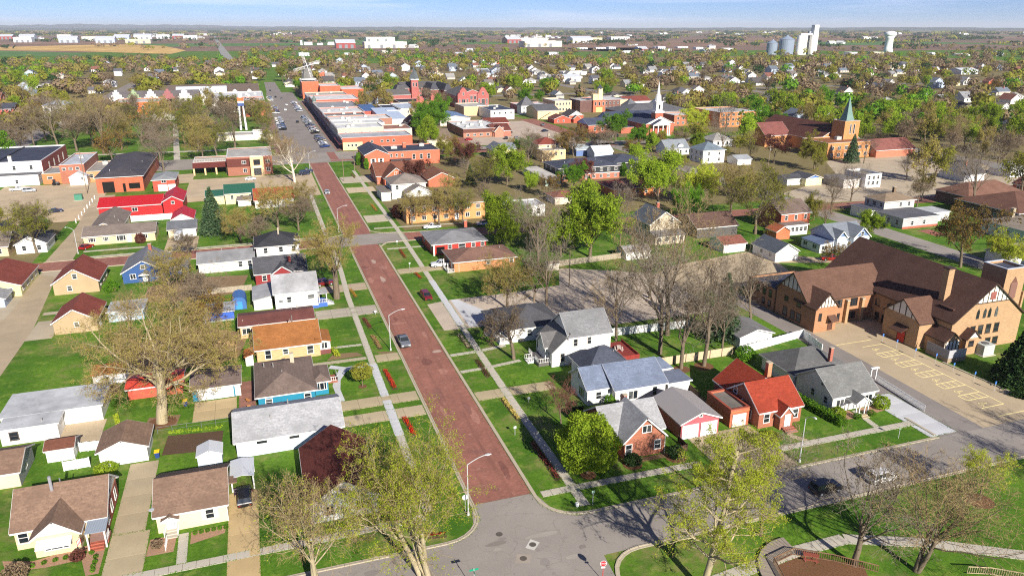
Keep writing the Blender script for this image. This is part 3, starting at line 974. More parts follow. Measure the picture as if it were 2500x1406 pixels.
	def auto(s, side, a0, a1, plane, zs, step=3.0, w=0.95, h=1.35, style='sash', trim=None):
		n = max(1, int((a1 - a0) / step))
		for z in zs:
			for i in range(n):
				s.win(side, a0 + (a1 - a0) * (i + .5) / n, z, plane, w, h, style, trim)

	def door(s, side, u, plane, m, w=1.0, h=2.1, z=0.15, parts=True):
		off = {'S': (u, plane), 'N': (u, plane), 'E': (plane, u), 'W': (plane, u)}[side]
		key = ('door', round(w, 2), round(h, 2), m.name, s.trim.name)
		if key not in _WIN:
			k = MB()
			k.box(-w / 2, w / 2, -.05, .02, 0, h)
			f = MB()
			f.box(-w / 2 - .12, -w / 2, -.08, .02, 0, h + .12)
			f.box(w / 2, w / 2 + .12, -.08, .02, 0, h + .12)
			f.box(-w / 2, w / 2, -.08, .02, h, h + .12)
			hd = MB().box(w / 2 - .16, w / 2 - .08, -.1, -.05, h * .46, h * .52)
			_WIN[key] = (k.mesh('door', m), f.mesh('door_frame', s.trim), hd.mesh('handle', BROWNT))
		d, f, hd = _WIN[key]
		o = ob('door', d, s.o, (off[0] - s.x, off[1] - s.y, z), ROT[side])
		ob('door_frame', f, o)
		ob('handle', hd, o)
		return o

	def garage_door(s, side, u, plane, m, w=2.6, h=2.2, rows=4):
		off = {'S': (u, plane), 'N': (u, plane), 'E': (plane, u), 'W': (plane, u)}[side]
		key = ('gdoor', round(w, 2), round(h, 2), m.name, rows)
		if key not in _WIN:
			ms = []
			k = MB()
			k.box(-w / 2, w / 2, -.07, .02, 0.0, h / rows - .025)
			f = MB()
			f.box(-w / 2 - .14, -w / 2 - .005, -.1, .02, 0, h + .14)
			f.box(w / 2 + .005, w / 2 + .14, -.1, .02, 0, h + .14)
			f.box(-w / 2 - .005, w / 2 + .005, -.1, .02, h, h + .14)
			_WIN[key] = (k.mesh('door_panel', m), f.mesh('garage_door', s.trim))
		p, f = _WIN[key]
		o = ob('garage_door', f, s.o, (off[0] - s.x, off[1] - s.y, 0.06), ROT[side])
		for i in range(rows):
			ob('door_panel', p, o, (0, 0, i * h / rows))
		return o

	def chimney(s, x, y, z0, z1, m, w=0.7):
		c = s.box('chimney', x - w / 2, x + w / 2, y - w / 2, y + w / 2, z0, z1, m)
		s.box('chimney_cap', x - w / 2 - .08, x + w / 2 + .08, y - w / 2 - .08, y + w / 2 + .08, z1, z1 + .12, KERB, c)
		return c

	def vents(s, lst, m=None):
		for x, y, z in lst:
			s.part('roof_vent', MB().tube((x, y, z - .4), (x, y, z + .45), .09, .09, 7), m or mat('plain', lin(150, 146, 142), .5))

	def unit(s, x, y, z, w=1.8, d=1.4, h=1.1):
		k = MB().box(x - w / 2, x + w / 2, y - d / 2, y + d / 2, z, z + h)
		k.lathe(x, y, [(min(w, d) * .38, z + h), (min(w, d) * .36, z + h + .15)], 10)
		s.part('roof_unit', k, mat('plain', lin(176, 176, 172), .5))

	def posts(s, pts, z0, z1, m=None, r=0.09):
		for x, y in pts:
			s.box('post', x - r, x + r, y - r, y + r, z0, z1, m or s.trim)

	def rail(s, pts, z, h=0.9, m=None, step=0.32):
		for (x0, y0), (x1, y1) in zip(pts, pts[1:]):
			k = MB()
			ln = math.hypot(x1 - x0, y1 - y0)
			n = max(2, int(ln / step))
			for i in range(n + 1):
				x, y = x0 + (x1 - x0) * i / n, y0 + (y1 - y0) * i / n
				k.box(x - .03, x + .03, y - .03, y + .03, z, z + h - .05)
			k.tube((x0, y0, z + h), (x1, y1, z + h), .05, .05, 6)
			k.tube((x0, y0, z + .12), (x1, y1, z + .12), .035, .035, 6)
			s.part('railing', k, m or s.trim)

	def steps(s, x0, x1, y0, y1, n, rise, side, m):
		"""steps that climb from the outer edge to height n*rise at the wall"""
		for i in range(n):
			f0, f1, h = i / n, (i + 1) / n, rise * (i + 1)
			if side == 'S':
				s.box('step', x0, x1, y0 + (y1 - y0) * f0, y0 + (y1 - y0) * f1, 0, h, m)
			elif side == 'W':
				s.box('step', x0 + (x1 - x0) * f0, x0 + (x1 - x0) * f1, y0, y1, 0, h, m)
			elif side == 'E':
				s.box('step', x1 - (x1 - x0) * f1, x1 - (x1 - x0) * f0, y0, y1, 0, h, m)

sd_ = lambda *c: mat('siding', lin(*c))
bk_ = lambda *c: mat('brick', lin(*c))
sh_ = lambda *c: mat('shingle', lin(*c))
fl_ = lambda *c: mat('flatroof', lin(*c))
me_ = lambda *c: mat('metal', lin(*c))
pl_ = lambda *c: mat('plain', lin(*c))
WS = mat('siding', WHITE)
CREAM = sd_(222, 204, 170)
WDOOR = pl_(226, 226, 224)
GDOOR = pl_(224, 226, 230)
RB = lin(176, 84, 56)

# ------------------------------------------------------------------ near blocks, west of the brick street
BRN = sh_(128, 104, 88)
REDR = sh_(126, 66, 56)
GRYR = sh_(146, 146, 146)
DGR = sh_(84, 84, 88)
NAVY = fl_(58, 62, 78)

# ranch with the stone-faced front gable, bottom left
b = B('ranch_house', 'brown-roofed ranch house with a white front gable and red brick east wall', 'house', (-28.8, 97.5))
STONE = mat('brick', lin(214, 192, 152))
b.gable(-34.3, -23.3, 92.9, 102.6, 2.8, 3.4, 'x', STONE, BRN, gmat=WS)
b.gable(-31.7, -25.9, 90.5, 97.6, 2.7, 2.25, 'y', STONE, BRN, gmat=WS)
b.box('brick_facing', -23.72, -23.66, 93.4, 102.1, 0.1, 2.75, bk_(158, 66, 44))
b.win('S', -33.0, 1.7, 93.3, 1.0, 1.5)
b.win('S', -28.9, 1.45, 90.9, 2.6, 1.2, 'triple')
b.part('awning', MB().slab([(-30.9, 89.5, 1.95), (-27.0, 89.5, 1.95), (-27.0, 90.85, 2.45), (-30.9, 90.85, 2.45)], .06), pl_(214, 216, 222))
b.part('porch_roof', MB().slab([(-25.6, 90.4, 2.45), (-23.2, 90.4, 2.45), (-23.2, 92.9, 2.72), (-25.6, 92.9, 2.72)], .08), me_(150, 160, 172))
b.posts([(-25.4, 90.5), (-23.4, 90.5)], 0, 2.4)
b.rail([(-23.4, 90.6), (-23.4, 92.6)], .5, .8)
b.box('porch_floor', -25.6, -23.3, 91.3, 93.2, 0, .55, bk_(150, 76, 56))
b.steps(-25.3, -23.7, 90.0, 91.3, 3, .17, 'S', bk_(164, 84, 62))
b.door('S', -24.6, 93.28, WDOOR, z=.55)
b.wins('E', -23.66, [(94.6, 1.6, .9, 1.3), (97.4, 1.6, .9, 1.3), (100.2, 1.6, .9, 1.3)])
b.win('E', 97.6, 4.0, -23.7, .9, .9)
b.vents([(-29.2, 98.4, 5.9)], mat('metal', lin(130, 132, 136)))
b.part('flue', MB().tube((-29.9, 97.0, 5.4), (-29.9, 97.0, 7.6), .2, .2, 9), me_(150, 150, 156))

b = B('cream_house', 'cream-sided cottage with brown gable roof and a small white entry hood', 'house', (-13.2, 96))
b.gable(-17.9, -8.6, 90.8, 101.4, 2.75, 2.5, 'x', CREAM, BRN)
b.win('S', -11.1, 1.65, 91.2, .95, 1.4, shutters=WDOOR)
b.door('S', -15.8, 91.15, WDOOR)
b.gable(-16.9, -14.7, 90.1, 91.6, 2.35, .55, 'y', WS, BRN, ov=.15, z0=2.0, gmat=WS)
b.part('window_grille', MB().box(-16.05, -15.55, 91.06, 91.09, 1.55, 2.0), glass_mat())
b.steps(-16.5, -15.1, 89.6, 91.15, 3, .15, 'S', PALE)
b.rail([(-16.6, 89.6), (-16.6, 91.1)], .3)
b.rail([(-15.0, 89.6), (-15.0, 91.1)], .3)
b.rail([(-16.3, 87.2), (-16.3, 89.3)], 0, .9)
b.box('downpipe', -8.98, -8.9, 91.06, 91.14, 0, 2.6, TRIMM)
b.box('side_hood', -8.9, -7.7, 96.4, 98.2, 2.25, 2.4, BRN)
k = MB().lathe(-17.9, 91.6, [(.05, 3.3), (.32, 3.4), (.36, 3.5)], 10)
b.part('satellite_dish', k, pl_(190, 192, 194))

b = B('white_garage', 'white two-car garage with brown gable roof behind the ranch house', 'garage', (-24, 113.5))
b.gable(-27.6, -20.3, 110.3, 117.2, 2.6, 1.5, 'y', WS, BRN)
b.garage_door('S', -23.3, 110.65, GDOOR, 5.0, 2.1, 4)

b = B('flat_roof_garage', 'long white garage with a stained pale flat roof', 'garage', (-36, 129))
FLS = fl_(186, 188, 190)
b.flat(-44.1, -29.0, 126.4, 135.4, 2.9, WS, FLS, par=0, ov=.3)
b.flat(-43.2, -34.6, 122.0, 126.35, 2.88, WS, FLS, par=0, ov=.3)
b.garage_door('S', -31.6, 126.66, GDOOR, 3.4, 2.2)
b.win('S', -41.0, 1.5, 122.25, 1.1, 1.3, 'sash', mat('plain', lin(90, 80, 76)))
b.vents([(-37.2, 123.4, 2.95)])

b = B('garden_shed', 'small white shed with reddish brown roof behind the ranch', 'shed', (-33.2, 116))
b.gable(-35.3, -31.1, 114.4, 118.3, 2.15, .8, 'x', WS, sh_(112, 72, 58), ov=.25)
b.door('S', -33.4, 114.62, WDOOR, .9, 1.9, .05)
b = B('brown_roof_garage', 'cream garage with brown roof and a grey gable, at the edge beside the shed', 'garage', (-41, 112.8))
b.gable(-46.5, -36.8, 108.7, 116.9, 2.5, 1.7, 'x', CREAM, BRN, gmat=sd_(150, 150, 152))
b.win('E', 112.6, 1.5, -37.2, .8, .8, 'one')
b.box('side_facing', -37.22, -37.17, 109.1, 116.5, .05, 2.5, sd_(158, 158, 160))
b = B('pool_shed', 'little white shed with pitched metal roof by the vegetable plot', 'shed', (-11.7, 107.6))
b.gable(-13.6, -9.9, 105.9, 109.2, 1.9, .75, 'y', sd_(196, 206, 222), me_(206, 210, 216), ov=.15)
b.door('S', -11.7, 106.04, GDOOR, 1.4, 1.7, .05)
b = B('carport', 'white metal-roofed carport beside the cream cottage', 'carport', (-7, 100))
b.part('roof', MB().slab([(-8.7, 97.6, 2.3), (-7.05, 97.6, 2.6), (-7.05, 102.5, 2.6), (-8.7, 102.5, 2.3)], .07).slab([(-5.4, 97.6, 2.3), (-5.4, 102.5, 2.3), (-7.05, 102.5, 2.6), (-7.05, 97.6, 2.6)], .07), me_(206, 210, 216))
b.posts([(-8.5, 97.8), (-5.6, 97.8), (-8.5, 102.3), (-5.6, 102.3)], 0, 2.3)
b.foot(-8.7, -5.4, 97.6, 102.5)

b = B('grey_roof_house', 'long low white house with speckled pale grey roof', 'house', (0, 112))
b.gable(-8.3, 8.3, 106.4, 118.0, 2.85, 2.3, 'x', sd_(214, 222, 232), sh_(166, 166, 168))
b.wins('S', 106.8, [(-4.2, 2.2, 1.5, .5), (.6, 2.2, 1.5, .5)], style='one')
b.vents([(.2, 113.4, 5.0), (-2.6, 110, 4.4)])
b.auto('E', 108, 117, 7.9, [1.7], 3.6)

b = B('red_roof_house', 'white corner house with dark red gable roof beneath the yellow-green tree', 'house', (5.9, 94))
b.gable(1.0, 10.8, 86.4, 102.0, 2.85, 3.1, 'y', WS, sh_(98, 50, 42))
b.wins('S', 86.8, [(3.9, 1.6, .95, 1.4), (7.9, 1.6, .95, 1.4)])
b.win('S', 5.9, 4.1, 86.8, .9, 1.0)
b.auto('E', 88, 101, 10.4, [1.7], 3.6)
b.wins('W', 1.4, [(91, 1.7), (96, 1.7)])

b = B('teal_house', 'teal blue house with white trim and broad taupe hip roof', 'house', (0, 128))
TEAL = sd_(34, 128, 158)
TAUPE = sh_(118, 102, 94)
b.hip(-5.0, 5.4, 120.5, 135.4, 2.9, 1.9, TEAL, TAUPE)
b.hip(4.6, 7.9, 123.6, 130.6, 2.75, .9, TEAL, TAUPE)
b.wins('S', 121.0, [(-2.8, 1.6, 1.0, 1.1), (3.6, 1.6, 1.0, 1.2)])
b.win('S', 6.3, 1.7, 124.1, 1.5, 1.3, 'triple')
b.wins('E', 7.4, [(126.4, 1.7, 1.2, 1.3)])
b.door('E', 129.2, 7.4, WDOOR)
b.rail([(7.6, 128.2), (9.4, 128.2), (9.4, 131)], .4, .8)
b.box('porch_floor', 7.3, 9.4, 128.2, 131, 0, .4, bk_(146, 80, 60))
b.box('chimney', 1.4, 2.1, 130.2, 131.0, 3, 6.0, KERB)
b.vents([(-1.6, 129.4, 4.6), (-.2, 126.0, 4.5), (-3.2, 131, 4.1)])
b.win('E', 132.8, 1.7, 4.9, 1, 1.1)
b = B('teal_garage', 'teal garage with a broad white door beside the teal house', 'garage', (-11.4, 132))
b.gable(-15.8, -7.2, 128.1, 136.4, 2.45, .9, 'x', TEAL, TAUPE)
b.garage_door('S', -11.6, 128.45, GDOOR, 5.6, 1.95, 4)
b.door('S', -7.95, 128.47, WDOOR, .7, 1.9, .05)

b = B('orange_roof_house', 'tan brick house with a bright orange-brown shingle roof', 'house', (1.5, 147))
TANB = mat('brick', lin(206, 168, 120))
b.gable(-4.9, 7.9, 141.0, 154.3, 2.9, 2.6, 'x', TANB, sh_(156, 102, 58))
b.shed(6.6, 9.8, 141.6, 147.8, 2.85, 3.5, 'E', WS, sh_(156, 102, 58))
b.box('porch_base', 7.2, 9.58, 141.82, 147.6, 0, 1.0, bk_(112, 48, 46))
b.wins('S', 141.4, [(-2.4, 1.6, 1.0, 1.7), (.9, 1.8, .9, 1.0), (5.6, 1.6, 1.1, 1.6)])
b.win('S', 8.4, 1.9, 141.85, 1.1, 1.2, 'pair')
b.wins('E', 9.55, [(143.4, 1.9, 1.2, 1.2), (146.2, 1.9, 1.2, 1.2)])
b.vents([(2.4, 148.4, 5.3), (-3.6, 147.6, 5.4)])
b.part('flue', MB().tube((2.8, 149.0, 4.8), (2.8, 149.0, 6.4), .14, .14, 8), me_(120, 110, 104))
b.shed(-6.9, -4.95, 140.6, 144.4, 2.0, 2.6, 'W', WS, sh_(170, 104, 52))
b = B('maroon_roof_building', 'low building with smooth maroon roof behind the orange-roofed house', 'house', (0, 158.6))
b.gable(-8.0, 7.8, 154.9, 163.2, 2.9, .9, 'x', TANB, mat('flatroof', lin(112, 66, 58)))
b.vents([(3.2, 161, 3.6), (4.4, 161.4, 3.6), (-7, 157, 3.2)])
b.wins('S', 155.3, [(-6.4, 1.6, 1.6, 1.2)], style='pair')

b = B('white_storey_house', 'white house with pale weathered roof and blue-trimmed front steps', 'house', (4, 175))
PALER = fl_(168, 168, 170)
b.gable(-.4, 9.9, 168.6, 180.6, 4.5, 2.9, 'x', WS, PALER)
b.shed(-5.0, -.45, 171.6, 182, 2.6, 3.4, 'W', WS, PALER)
b.wins('S', 169.0, [(3.1, 2.8, .9, 1.3), (8.0, 3.0, 1.4, .9), (1.3, 2.6, .9, .5)])
b.wins('E', 9.5, [(171, 3.0), (174, 3.0), (178, 3.0)])
b.box('blue_skirting', 6.6, 9.52, 168.93, 168.985, .05, .7, pl_(58, 96, 176))
b.box('porch_floor', 9.55, 11.6, 169.4, 173, 0, 1.0, pl_(64, 104, 190))
b.rail([(9.8, 169.4), (11.6, 169.4), (11.6, 173)], 1.0, .85)
b.steps(11.6, 13.2, 170.2, 172, 4, .25, 'E', pl_(190, 190, 190))
b.posts([(9.8, 169.5), (11.5, 169.5)], 1.0, 3.2)
b.box('porch_roof', 9.6, 11.8, 169.2, 173.2, 3.2, 3.35, PALER)

b = B('red_house', 'dark red house with charcoal roof and white gable trim', 'house', (2.2, 196))
RED = sd_(138, 42, 44)
b.gable(-4.5, 8.8, 190.0, 202, 3.0, 2.9, 'x', RED, DGR)
b.gable(-.2, 5.2, 189.0, 196, 3.0, 1.9, 'y', RED, DGR, gmat=RED)
b.auto('S', -4, 8.4, 190.4, [1.7], 3.4)
b.auto('E', 191, 201, 8.4, [1.7], 3.2)
b.chimney(4.6, 193.6, 4.2, 6.1, bk_(150, 50, 44))
b = B('black_roof_house', 'white two-storey house with black hip roof near the cross street', 'house', (2.2, 212))
b.hip(-3.9, 8.3, 206, 218, 5.6, 2.9, WS, sh_(58, 58, 62))
b.wins('S', 206.5, [(-1.0, 4.4), (3.0, 4.4), (6.4, 4.4), (-1, 1.7), (3, 1.7), (6.4, 1.7)])
b.auto('E', 207, 217, 7.8, [1.7, 4.4], 3.2)
b.hip(5.6, 8.4, 208.5, 211.5, 6.5, .7, WS, sh_(58, 58, 62), ov=.25, z0=5.8)
b.box('chimney', 2.6, 3.0, 210.4, 210.8, 7.6, 9.6, KERB)
b = B('long_white_house', 'long low white house with streaked grey roof beside the brick cross street', 'house', (-11, 209.6))
b.gable(-18.7, -3.95, 204.7, 214.6, 2.8, 2.0, 'x', WS, fl_(132, 132, 134))
b.auto('S', -9, -4.2, 205.1, [1.7], 2.4)
b.vents([(-12.4, 211, 4.4), (-8.6, 210, 4.8)])
b = B('navy_blue_house', 'deep blue house with grey gable roof and white trim', 'house', (-31, 210))
BLU = sd_(48, 84, 138)
GR2 = sh_(116, 118, 124)
b.gable(-36.6, -25.8, 202.2, 218.0, 2.8, 3.0, 'y', BLU, GR2)
b.shed(-25.9, -20.6, 206, 213, 2.4, 3.0, 'E', BLU, GR2)
b.win('S', -31.2, 4.0, 202.6, .9, 1.0)
b.wins('S', 202.6, [(-33.8, 1.7, 1.2, 1.2), (-27.8, 1.7, 1.2, 1.2)], style='pair')
b.door('S', -31.0, 202.58, WDOOR)
b.gable(-32.3, -29.8, 200.9, 202.6, 2.3, .6, 'y', WS, GR2, ov=.15, z0=2.1)
b.win('S', -23.2, 1.6, 206.25, 2.2, 1.2, 'triple')
b.chimney(-30.4, 214, 4.6, 7.0, bk_(150, 76, 60), .8)
b = B('tan_house', 'tan house with dark red gable roof by the alley and cross street', 'house', (-46, 204.5))
TANS = sd_(178, 154, 120)
b.gable(-51.3, -40.6, 197.9, 211.6, 2.9, 3.5, 'y', TANS, REDR)
b.win('S', -45.9, 4.4, 198.3, .9, 1.1)
b.wins('S', 198.3, [(-47.4, 1.5, .9, 1.2)])
b.auto('E', 199, 211, -41.0, [1.6], 4)
b = B('tan_garage', 'tan garage with dark red gable roof beside the wide lawn', 'garage', (-41, 175.5))
b.gable(-45.6, -36.5, 169.8, 181.4, 2.7, 2.8, 'y', TANS, REDR)
b.win('S', -40.8, 1.9, 170.2, .8, .9)
b.door('E', 173, -36.88, WDOOR)
b = B('yellow_house', 'pale yellow house with dark red roof at the picture edge beside the alley', 'house', (-65, 208.5))
YEL = sd_(224, 220, 156)
b.gable(-72, -58, 200.4, 217.8, 2.8, 2.6, 'y', YEL, REDR)
b.auto('E', 201, 217, -58.4, [1.5], 4, 1.4, 1.0, 'pair')
b.win('S', -60.8, 1.5, 200.8, 1.2, 1.2, 'one')
b = B('blue_grey_shed', 'pale blue-grey shed beside the yellow house', 'shed', (-62, 196.6))
b.gable(-66, -59.6, 192.6, 199.2, 2.2, 1.1, 'y', sd_(168, 184, 206), GRYR)
b = B('orange_roof_shed', 'low white shed with orange-brown roof beside the wide lawn', 'shed', (-30.3, 142.6))
b.shed(-33.3, -27.4, 140.6, 144.6, 2.2, 2.6, 'S', WS, sh_(166, 104, 52))
b.win('S', -30.6, 1.3, 140.82, .5, .5, 'one')
b = B('red_metal_roof_shed', 'low shed with bright red metal roof behind the giant budding tree', 'shed', (-21.8, 135.6))
b.gable(-26.6, -17.0, 132.4, 138.6, 2.2, .7, 'x', pl_(196, 84, 66), me_(206, 74, 52))
b = B('blue_barrel_shed', 'bright blue plastic shed with rounded barrel roof', 'shed', (-8, 177))
prof = [(-1.6, 0), (-1.6, 1.7), (-1.35, 2.4), (-.8, 2.85), (0, 3.0), (.8, 2.85), (1.35, 2.4), (1.6, 1.7), (1.6, 0)]
k = MB().add([(-8 + x, 173.8, z) for x, z in prof] + [(-8 + x, 179.5, z) for x, z in prof], [tuple(range(9)), tuple(range(9, 18))[::-1]] + [(i, 9 + i, 10 + i, i + 1) for i in range(8)])
b.part('shell', k, mat('metal', lin(70, 112, 172)))
b.box('door', -8.7, -7.3, 173.74, 173.79, .05, 1.9, pl_(60, 140, 226))
b.foot(-9.6, -6.4, 173.8, 179.5)
b = B('pale_blue_garage', 'pale blue garage with flat light roof behind the bare branches', 'garage', (-32, 178))
b.flat(-35.7, -28.0, 174.2, 181.5, 2.5, sd_(182, 198, 212), fl_(176, 186, 196), par=0, ov=.3)
b.garage_door('S', -31.8, 174.46, GDOOR, 3.0, 1.9)
b = B('grey_flat_garage', 'garage with grey flat roof and blue tarpaulin edge beside the blue shed', 'garage', (-12, 171))
b.flat(-15.5, -8.9, 167.0, 173.4, 2.4, sd_(160, 164, 170), fl_(168, 170, 172), par=0, ov=.3)
b.box('blue_tarpaulin', -15.4, -9.0, 166.86, 166.94, .6, 2.1, pl_(56, 96, 190))

# fences of the western gardens
def fence(name, label, pts, h, m, panel=2.4, post=None, t=0.05, cat='fence', bottom=0.06):
	o = thing(name, label, cat, (pts[0][0], pts[0][1], 0))
	for (x0, y0), (x1, y1) in zip(pts, pts[1:]):
		ln = math.hypot(x1 - x0, y1 - y0)
		n = max(1, round(ln / panel))
		a = math.atan2(y1 - y0, x1 - x0)
		key = ('fence', round(ln / n, 2), h, m.name, t)
		if key not in _M:
			k = MB()
			w = ln / n
			nb = max(3, int(w / .3))
			for i in range(nb):
				k.box(-w / 2 + w * i / nb + .006, -w / 2 + w * (i + 1) / nb - .006, -t / 2, t / 2, bottom, h - (.03 if i % 2 else 0))
			p = MB().box(-.07, .07, -.07, .07, 0, h + .1)
			_M[key] = (k.mesh('fence_panel', m), p.mesh('post', post or m))
		pm, po = _M[key]
		for i in range(n):
			f = (i + .5) / n
			ob('fence_panel', pm, o, (x0 + (x1 - x0) * f - pts[0][0], y0 + (y1 - y0) * f - pts[0][1], 0), a)
			ob('post', po, o, (x0 + (x1 - x0) * i / n - pts[0][0], y0 + (y1 - y0) * i / n - pts[0][1], 0), a)
	ob('post', po, o, (x1 - pts[0][0], y1 - pts[0][1], 0), a)
	return o

def picket(name, label, pts, h, m, gap=.2, w=.09):
	o = thing(name, label, 'fence', (pts[0][0], pts[0][1], 0))
	k = MB().box(-w / 2, w / 2, -.015, .015, .05, h)
	pm = k.mesh('picket', m)
	for (x0, y0), (x1, y1) in zip(pts, pts[1:]):
		ln = math.hypot(x1 - x0, y1 - y0)
		a = math.atan2(y1 - y0, x1 - x0)
		n = int(ln / gap)
		for i in range(n + 1):
			ob('picket', pm, o, (x0 + (x1 - x0) * i / n - pts[0][0], y0 + (y1 - y0) * i / n - pts[0][1], 0), a)
		r = MB()
		for z in (.25, h - .25):
			r.tube((x0, y0, z), (x1, y1, z), .04, .04, 4)
		ob('rail', r.mesh('rail', m, (pts[0][0], pts[0][1], 0)), o)
	return o

WOODF = mat('wood', lin(170, 140, 98))
GREYW = mat('wood', lin(160, 148, 128))
DKW = mat('wood', lin(92, 66, 52))
VINYL = pl_(222, 222, 222)
fence('board_fence', 'golden wooden board fence behind the orange-roofed house', [(-19, 151.5), (-8.5, 152.2), (-8.5, 146)], 1.7, WOODF)
fence('board_fence', 'weathered board fence below the red house garden', [(-19, 187), (-5.2, 187)], 1.5, GREYW)
fence('gate_fence', 'white solid gate panels between the white shed and garage', [(-31.0, 116.6), (-27.7, 116.3)], 1.6, VINYL, 1.1)
fence('gate_fence', 'white solid panels in front of the white shed, low blue shade on them', [(-32.2, 111.4), (-28.8, 111.5)], 1.6, VINYL, 1.7)
o = thing('wire_fence', 'thin grey wire fence between garden and driveway of the teal garage', 'fence', (-20.2, 118.6, 0))
for i in range(6):
	k = MB().tube((0, 0, 0), (0, 0, 1.2), .03, .03, 6)
	ob('post', k.mesh('post', mat('plain', lin(120, 122, 124))), o, (i * 2.2, -.05 * i, 0))
ob('wire', MB().tube((0, 0, 1.18), (11, -.25, 1.18), .02, .02, 5).tube((0, 0, .6), (11, -.25, .6), .012, .012, 4).mesh('wire', mat('plain', lin(140, 142, 144))), o)
fence('white_wall_fence', 'white solid fence in front of the red barn', [(-43, 272.4), (-30.2, 272.4)], 2.1, VINYL, 3.2)

# ------------------------------------------------------------------ beyond the brick cross street, west side
b = B('tan_ranch', 'long tan ranch house with brown-grey roof facing the cross street', 'house', (-42.6, 256))
RT = sh_(124, 112, 104)
SAND = sd_(206, 184, 150)
b.gable(-52.8, -32.4, 244.6, 255.6, 2.8, 2.0, 'x', SAND, RT)
b.gable(-52.5, -43.0, 252, 276, 2.8, 2.2, 'y', SAND, RT)
b.wins('S', 245.0, [(-50.2, 1.6, 1.8, 1.1), (-46.4, 1.6, 1.4, 1.1), (-42.2, 1.6, 2.4, 1.4), (-36, 1.6, 2.0, 1.2)], style='triple')
b.door('S', -40, 244.98, WDOOR)
b.vents([(-46, 262, 4.6), (-44.4, 258, 4.2)])
b = B('red_barn', 'long bright red metal building with white trim lines', 'barn', (-42, 288))
REDM = mat('metal', lin(190, 34, 36))
REDWALL = mat('siding', lin(176, 26, 30))
b.gable(-54.4, -33.6, 281.6, 296.4, 3.6, 2.1, 'x', REDWALL, REDM)
b.gable(-33.8, -26.6, 279.4, 297, 4.6, 2.0, 'y', REDWALL, REDM)
b.win('S', -42.8, 2.2, 282.0, 1.6, 1.2, 'pair')
b.win('S', -30.2, 4.2, 279.8, .9, .9, 'one')
b = B('red_gable_garage', 'white garage with a red pitched roof beside the red barn', 'garage', (-26, 266))
b.gable(-29.6, -22.4, 259.4, 272.2, 2.6, 1.9, 'y', WS, REDM)
b = B('grey_roof_garage', 'white double garage with slate grey roof behind the parked trailer', 'garage', (-25.2, 251))
b.gable(-29.6, -20.8, 246.2, 256.6, 2.6, 1.7, 'x', CREAM, sh_(104, 106, 112))
b.garage_door('S', -23.6, 246.56, GDOOR, 4.6, 2.0, 4)
ORB = bk_(184, 86, 50)
b = B('orange_brick_workshop', 'large orange brick workshop with dark hip roof and black bay openings', 'workshop', (-53, 350))
b.hip(-62.2, -44.4, 326.2, 386, 6.2, 2.4, ORB, mat('flatroof', lin(74, 70, 74)))
BLK = mat('plain', lin(18, 18, 20), .3)
for nm, x0, x1, z0, z1 in (('bay_door', -59.6, -55.4, .1, 4.4), ('bay_door', -50.2, -46.2, 1.2, 3.4), ('door', -52.4, -51.4, .1, 3.4)):
	b.box(nm, x0, x1, 326.60, 326.68, z0, z1, BLK)
b.vents([(-57.4, 334, 7.6), (-49.6, 333, 7.2), (-48, 356, 7.0)], TRIMM)
b = B('red_brick_annex', 'small red brick building with grey roof and white double doors', 'workshop', (-37, 331))
b.hip(-41.6, -32.4, 322.6, 339, 4.7, 1.3, bk_(178, 66, 44), sh_(140, 142, 144))
b.garage_door('S', -37.6, 323.08, GDOOR, 3.2, 2.5)
b.garage_door('S', -34.2, 323.08, GDOOR, 2.4, 2.5)
b.win('S', -37.0, 4.0, 323.1, 1.6, 1.0, 'pair')
b = B('white_commercial_block', 'white-painted two-storey block with navy flat roof and red brick east wall', 'building', (-103, 385))
b.flat(-121, -87.0, 360.4, 408, 8.9, WS, NAVY, par=.4)
b.flat(-121, -87.4, 353.4, 360.3, 4.4, WS, fl_(84, 86, 92), par=0, ov=.1)
b.box('brick_side', -86.98, -86.9, 360.6, 408, .1, 8.7, bk_(158, 60, 46))
for i in range(4):
	b.win('E', 372 + i * 9, 5.2, -86.9, 1.0, 3.0, 'sash')
b.auto('S', -119, -88, 360.35, [6.4], 5.2, 1.0, 1.6)
b.chimney(-98.4, 361.4, 8.5, 11.2, WS, 1.2)
b.auto('S', -120, -92, 353.45, [1.8], 6)
b.box('ridge_coping', -104.2, -103.8, 360.8, 407.6, 8.5, 8.95, mat('plain', lin(40, 42, 50)))
b = B('small_brick_office', 'small orange brick office with grey flat roof and one wide window', 'building', (-82.4, 362))
b.flat(-86.2, -79.3, 353.8, 372, 4.4, bk_(204, 118, 64), fl_(150, 150, 148), par=.3)
b.win('S', -83.4, 2.6, 353.75, 1.8, .9, 'one')
b = B('brick_shop_grey_roof', 'brick shop with pale grey flat roof and white lean-to', 'building', (-75, 368))
b.flat(-79.0, -69.8, 352.4, 385, 7.9, bk_(160, 92, 66), fl_(182, 186, 192), par=.4)
b.wins('S', 352.35, [(-77.4, 6.2, 1.2, 1.0), (-74.9, 6.2, 1.2, 1.0), (-72.4, 6.2, 1.2, 1.0)])
b.gable(-75.4, -68.4, 347.6, 352.5, 3.4, 2.0, 'y', WS, sh_(196, 196, 196), ov=.2)
b.win('S', -70.4, 2.6, 347.75, .8, .9)
b.unit(-74, 372, 7.5)
b = B('tan_flat_shop', 'low tan brick shop with flat roof beside the orange workshop', 'building', (-66, 366))
b.flat(-69.6, -62.6, 353, 380, 4.5, bk_(196, 140, 92), fl_(158, 152, 144), par=.3)
b.win('S', -67.8, 2.6, 352.95, 1.2, 1.4)
b.unit(-65, 372, 4.2, 2.2, 1.6, 1.5)

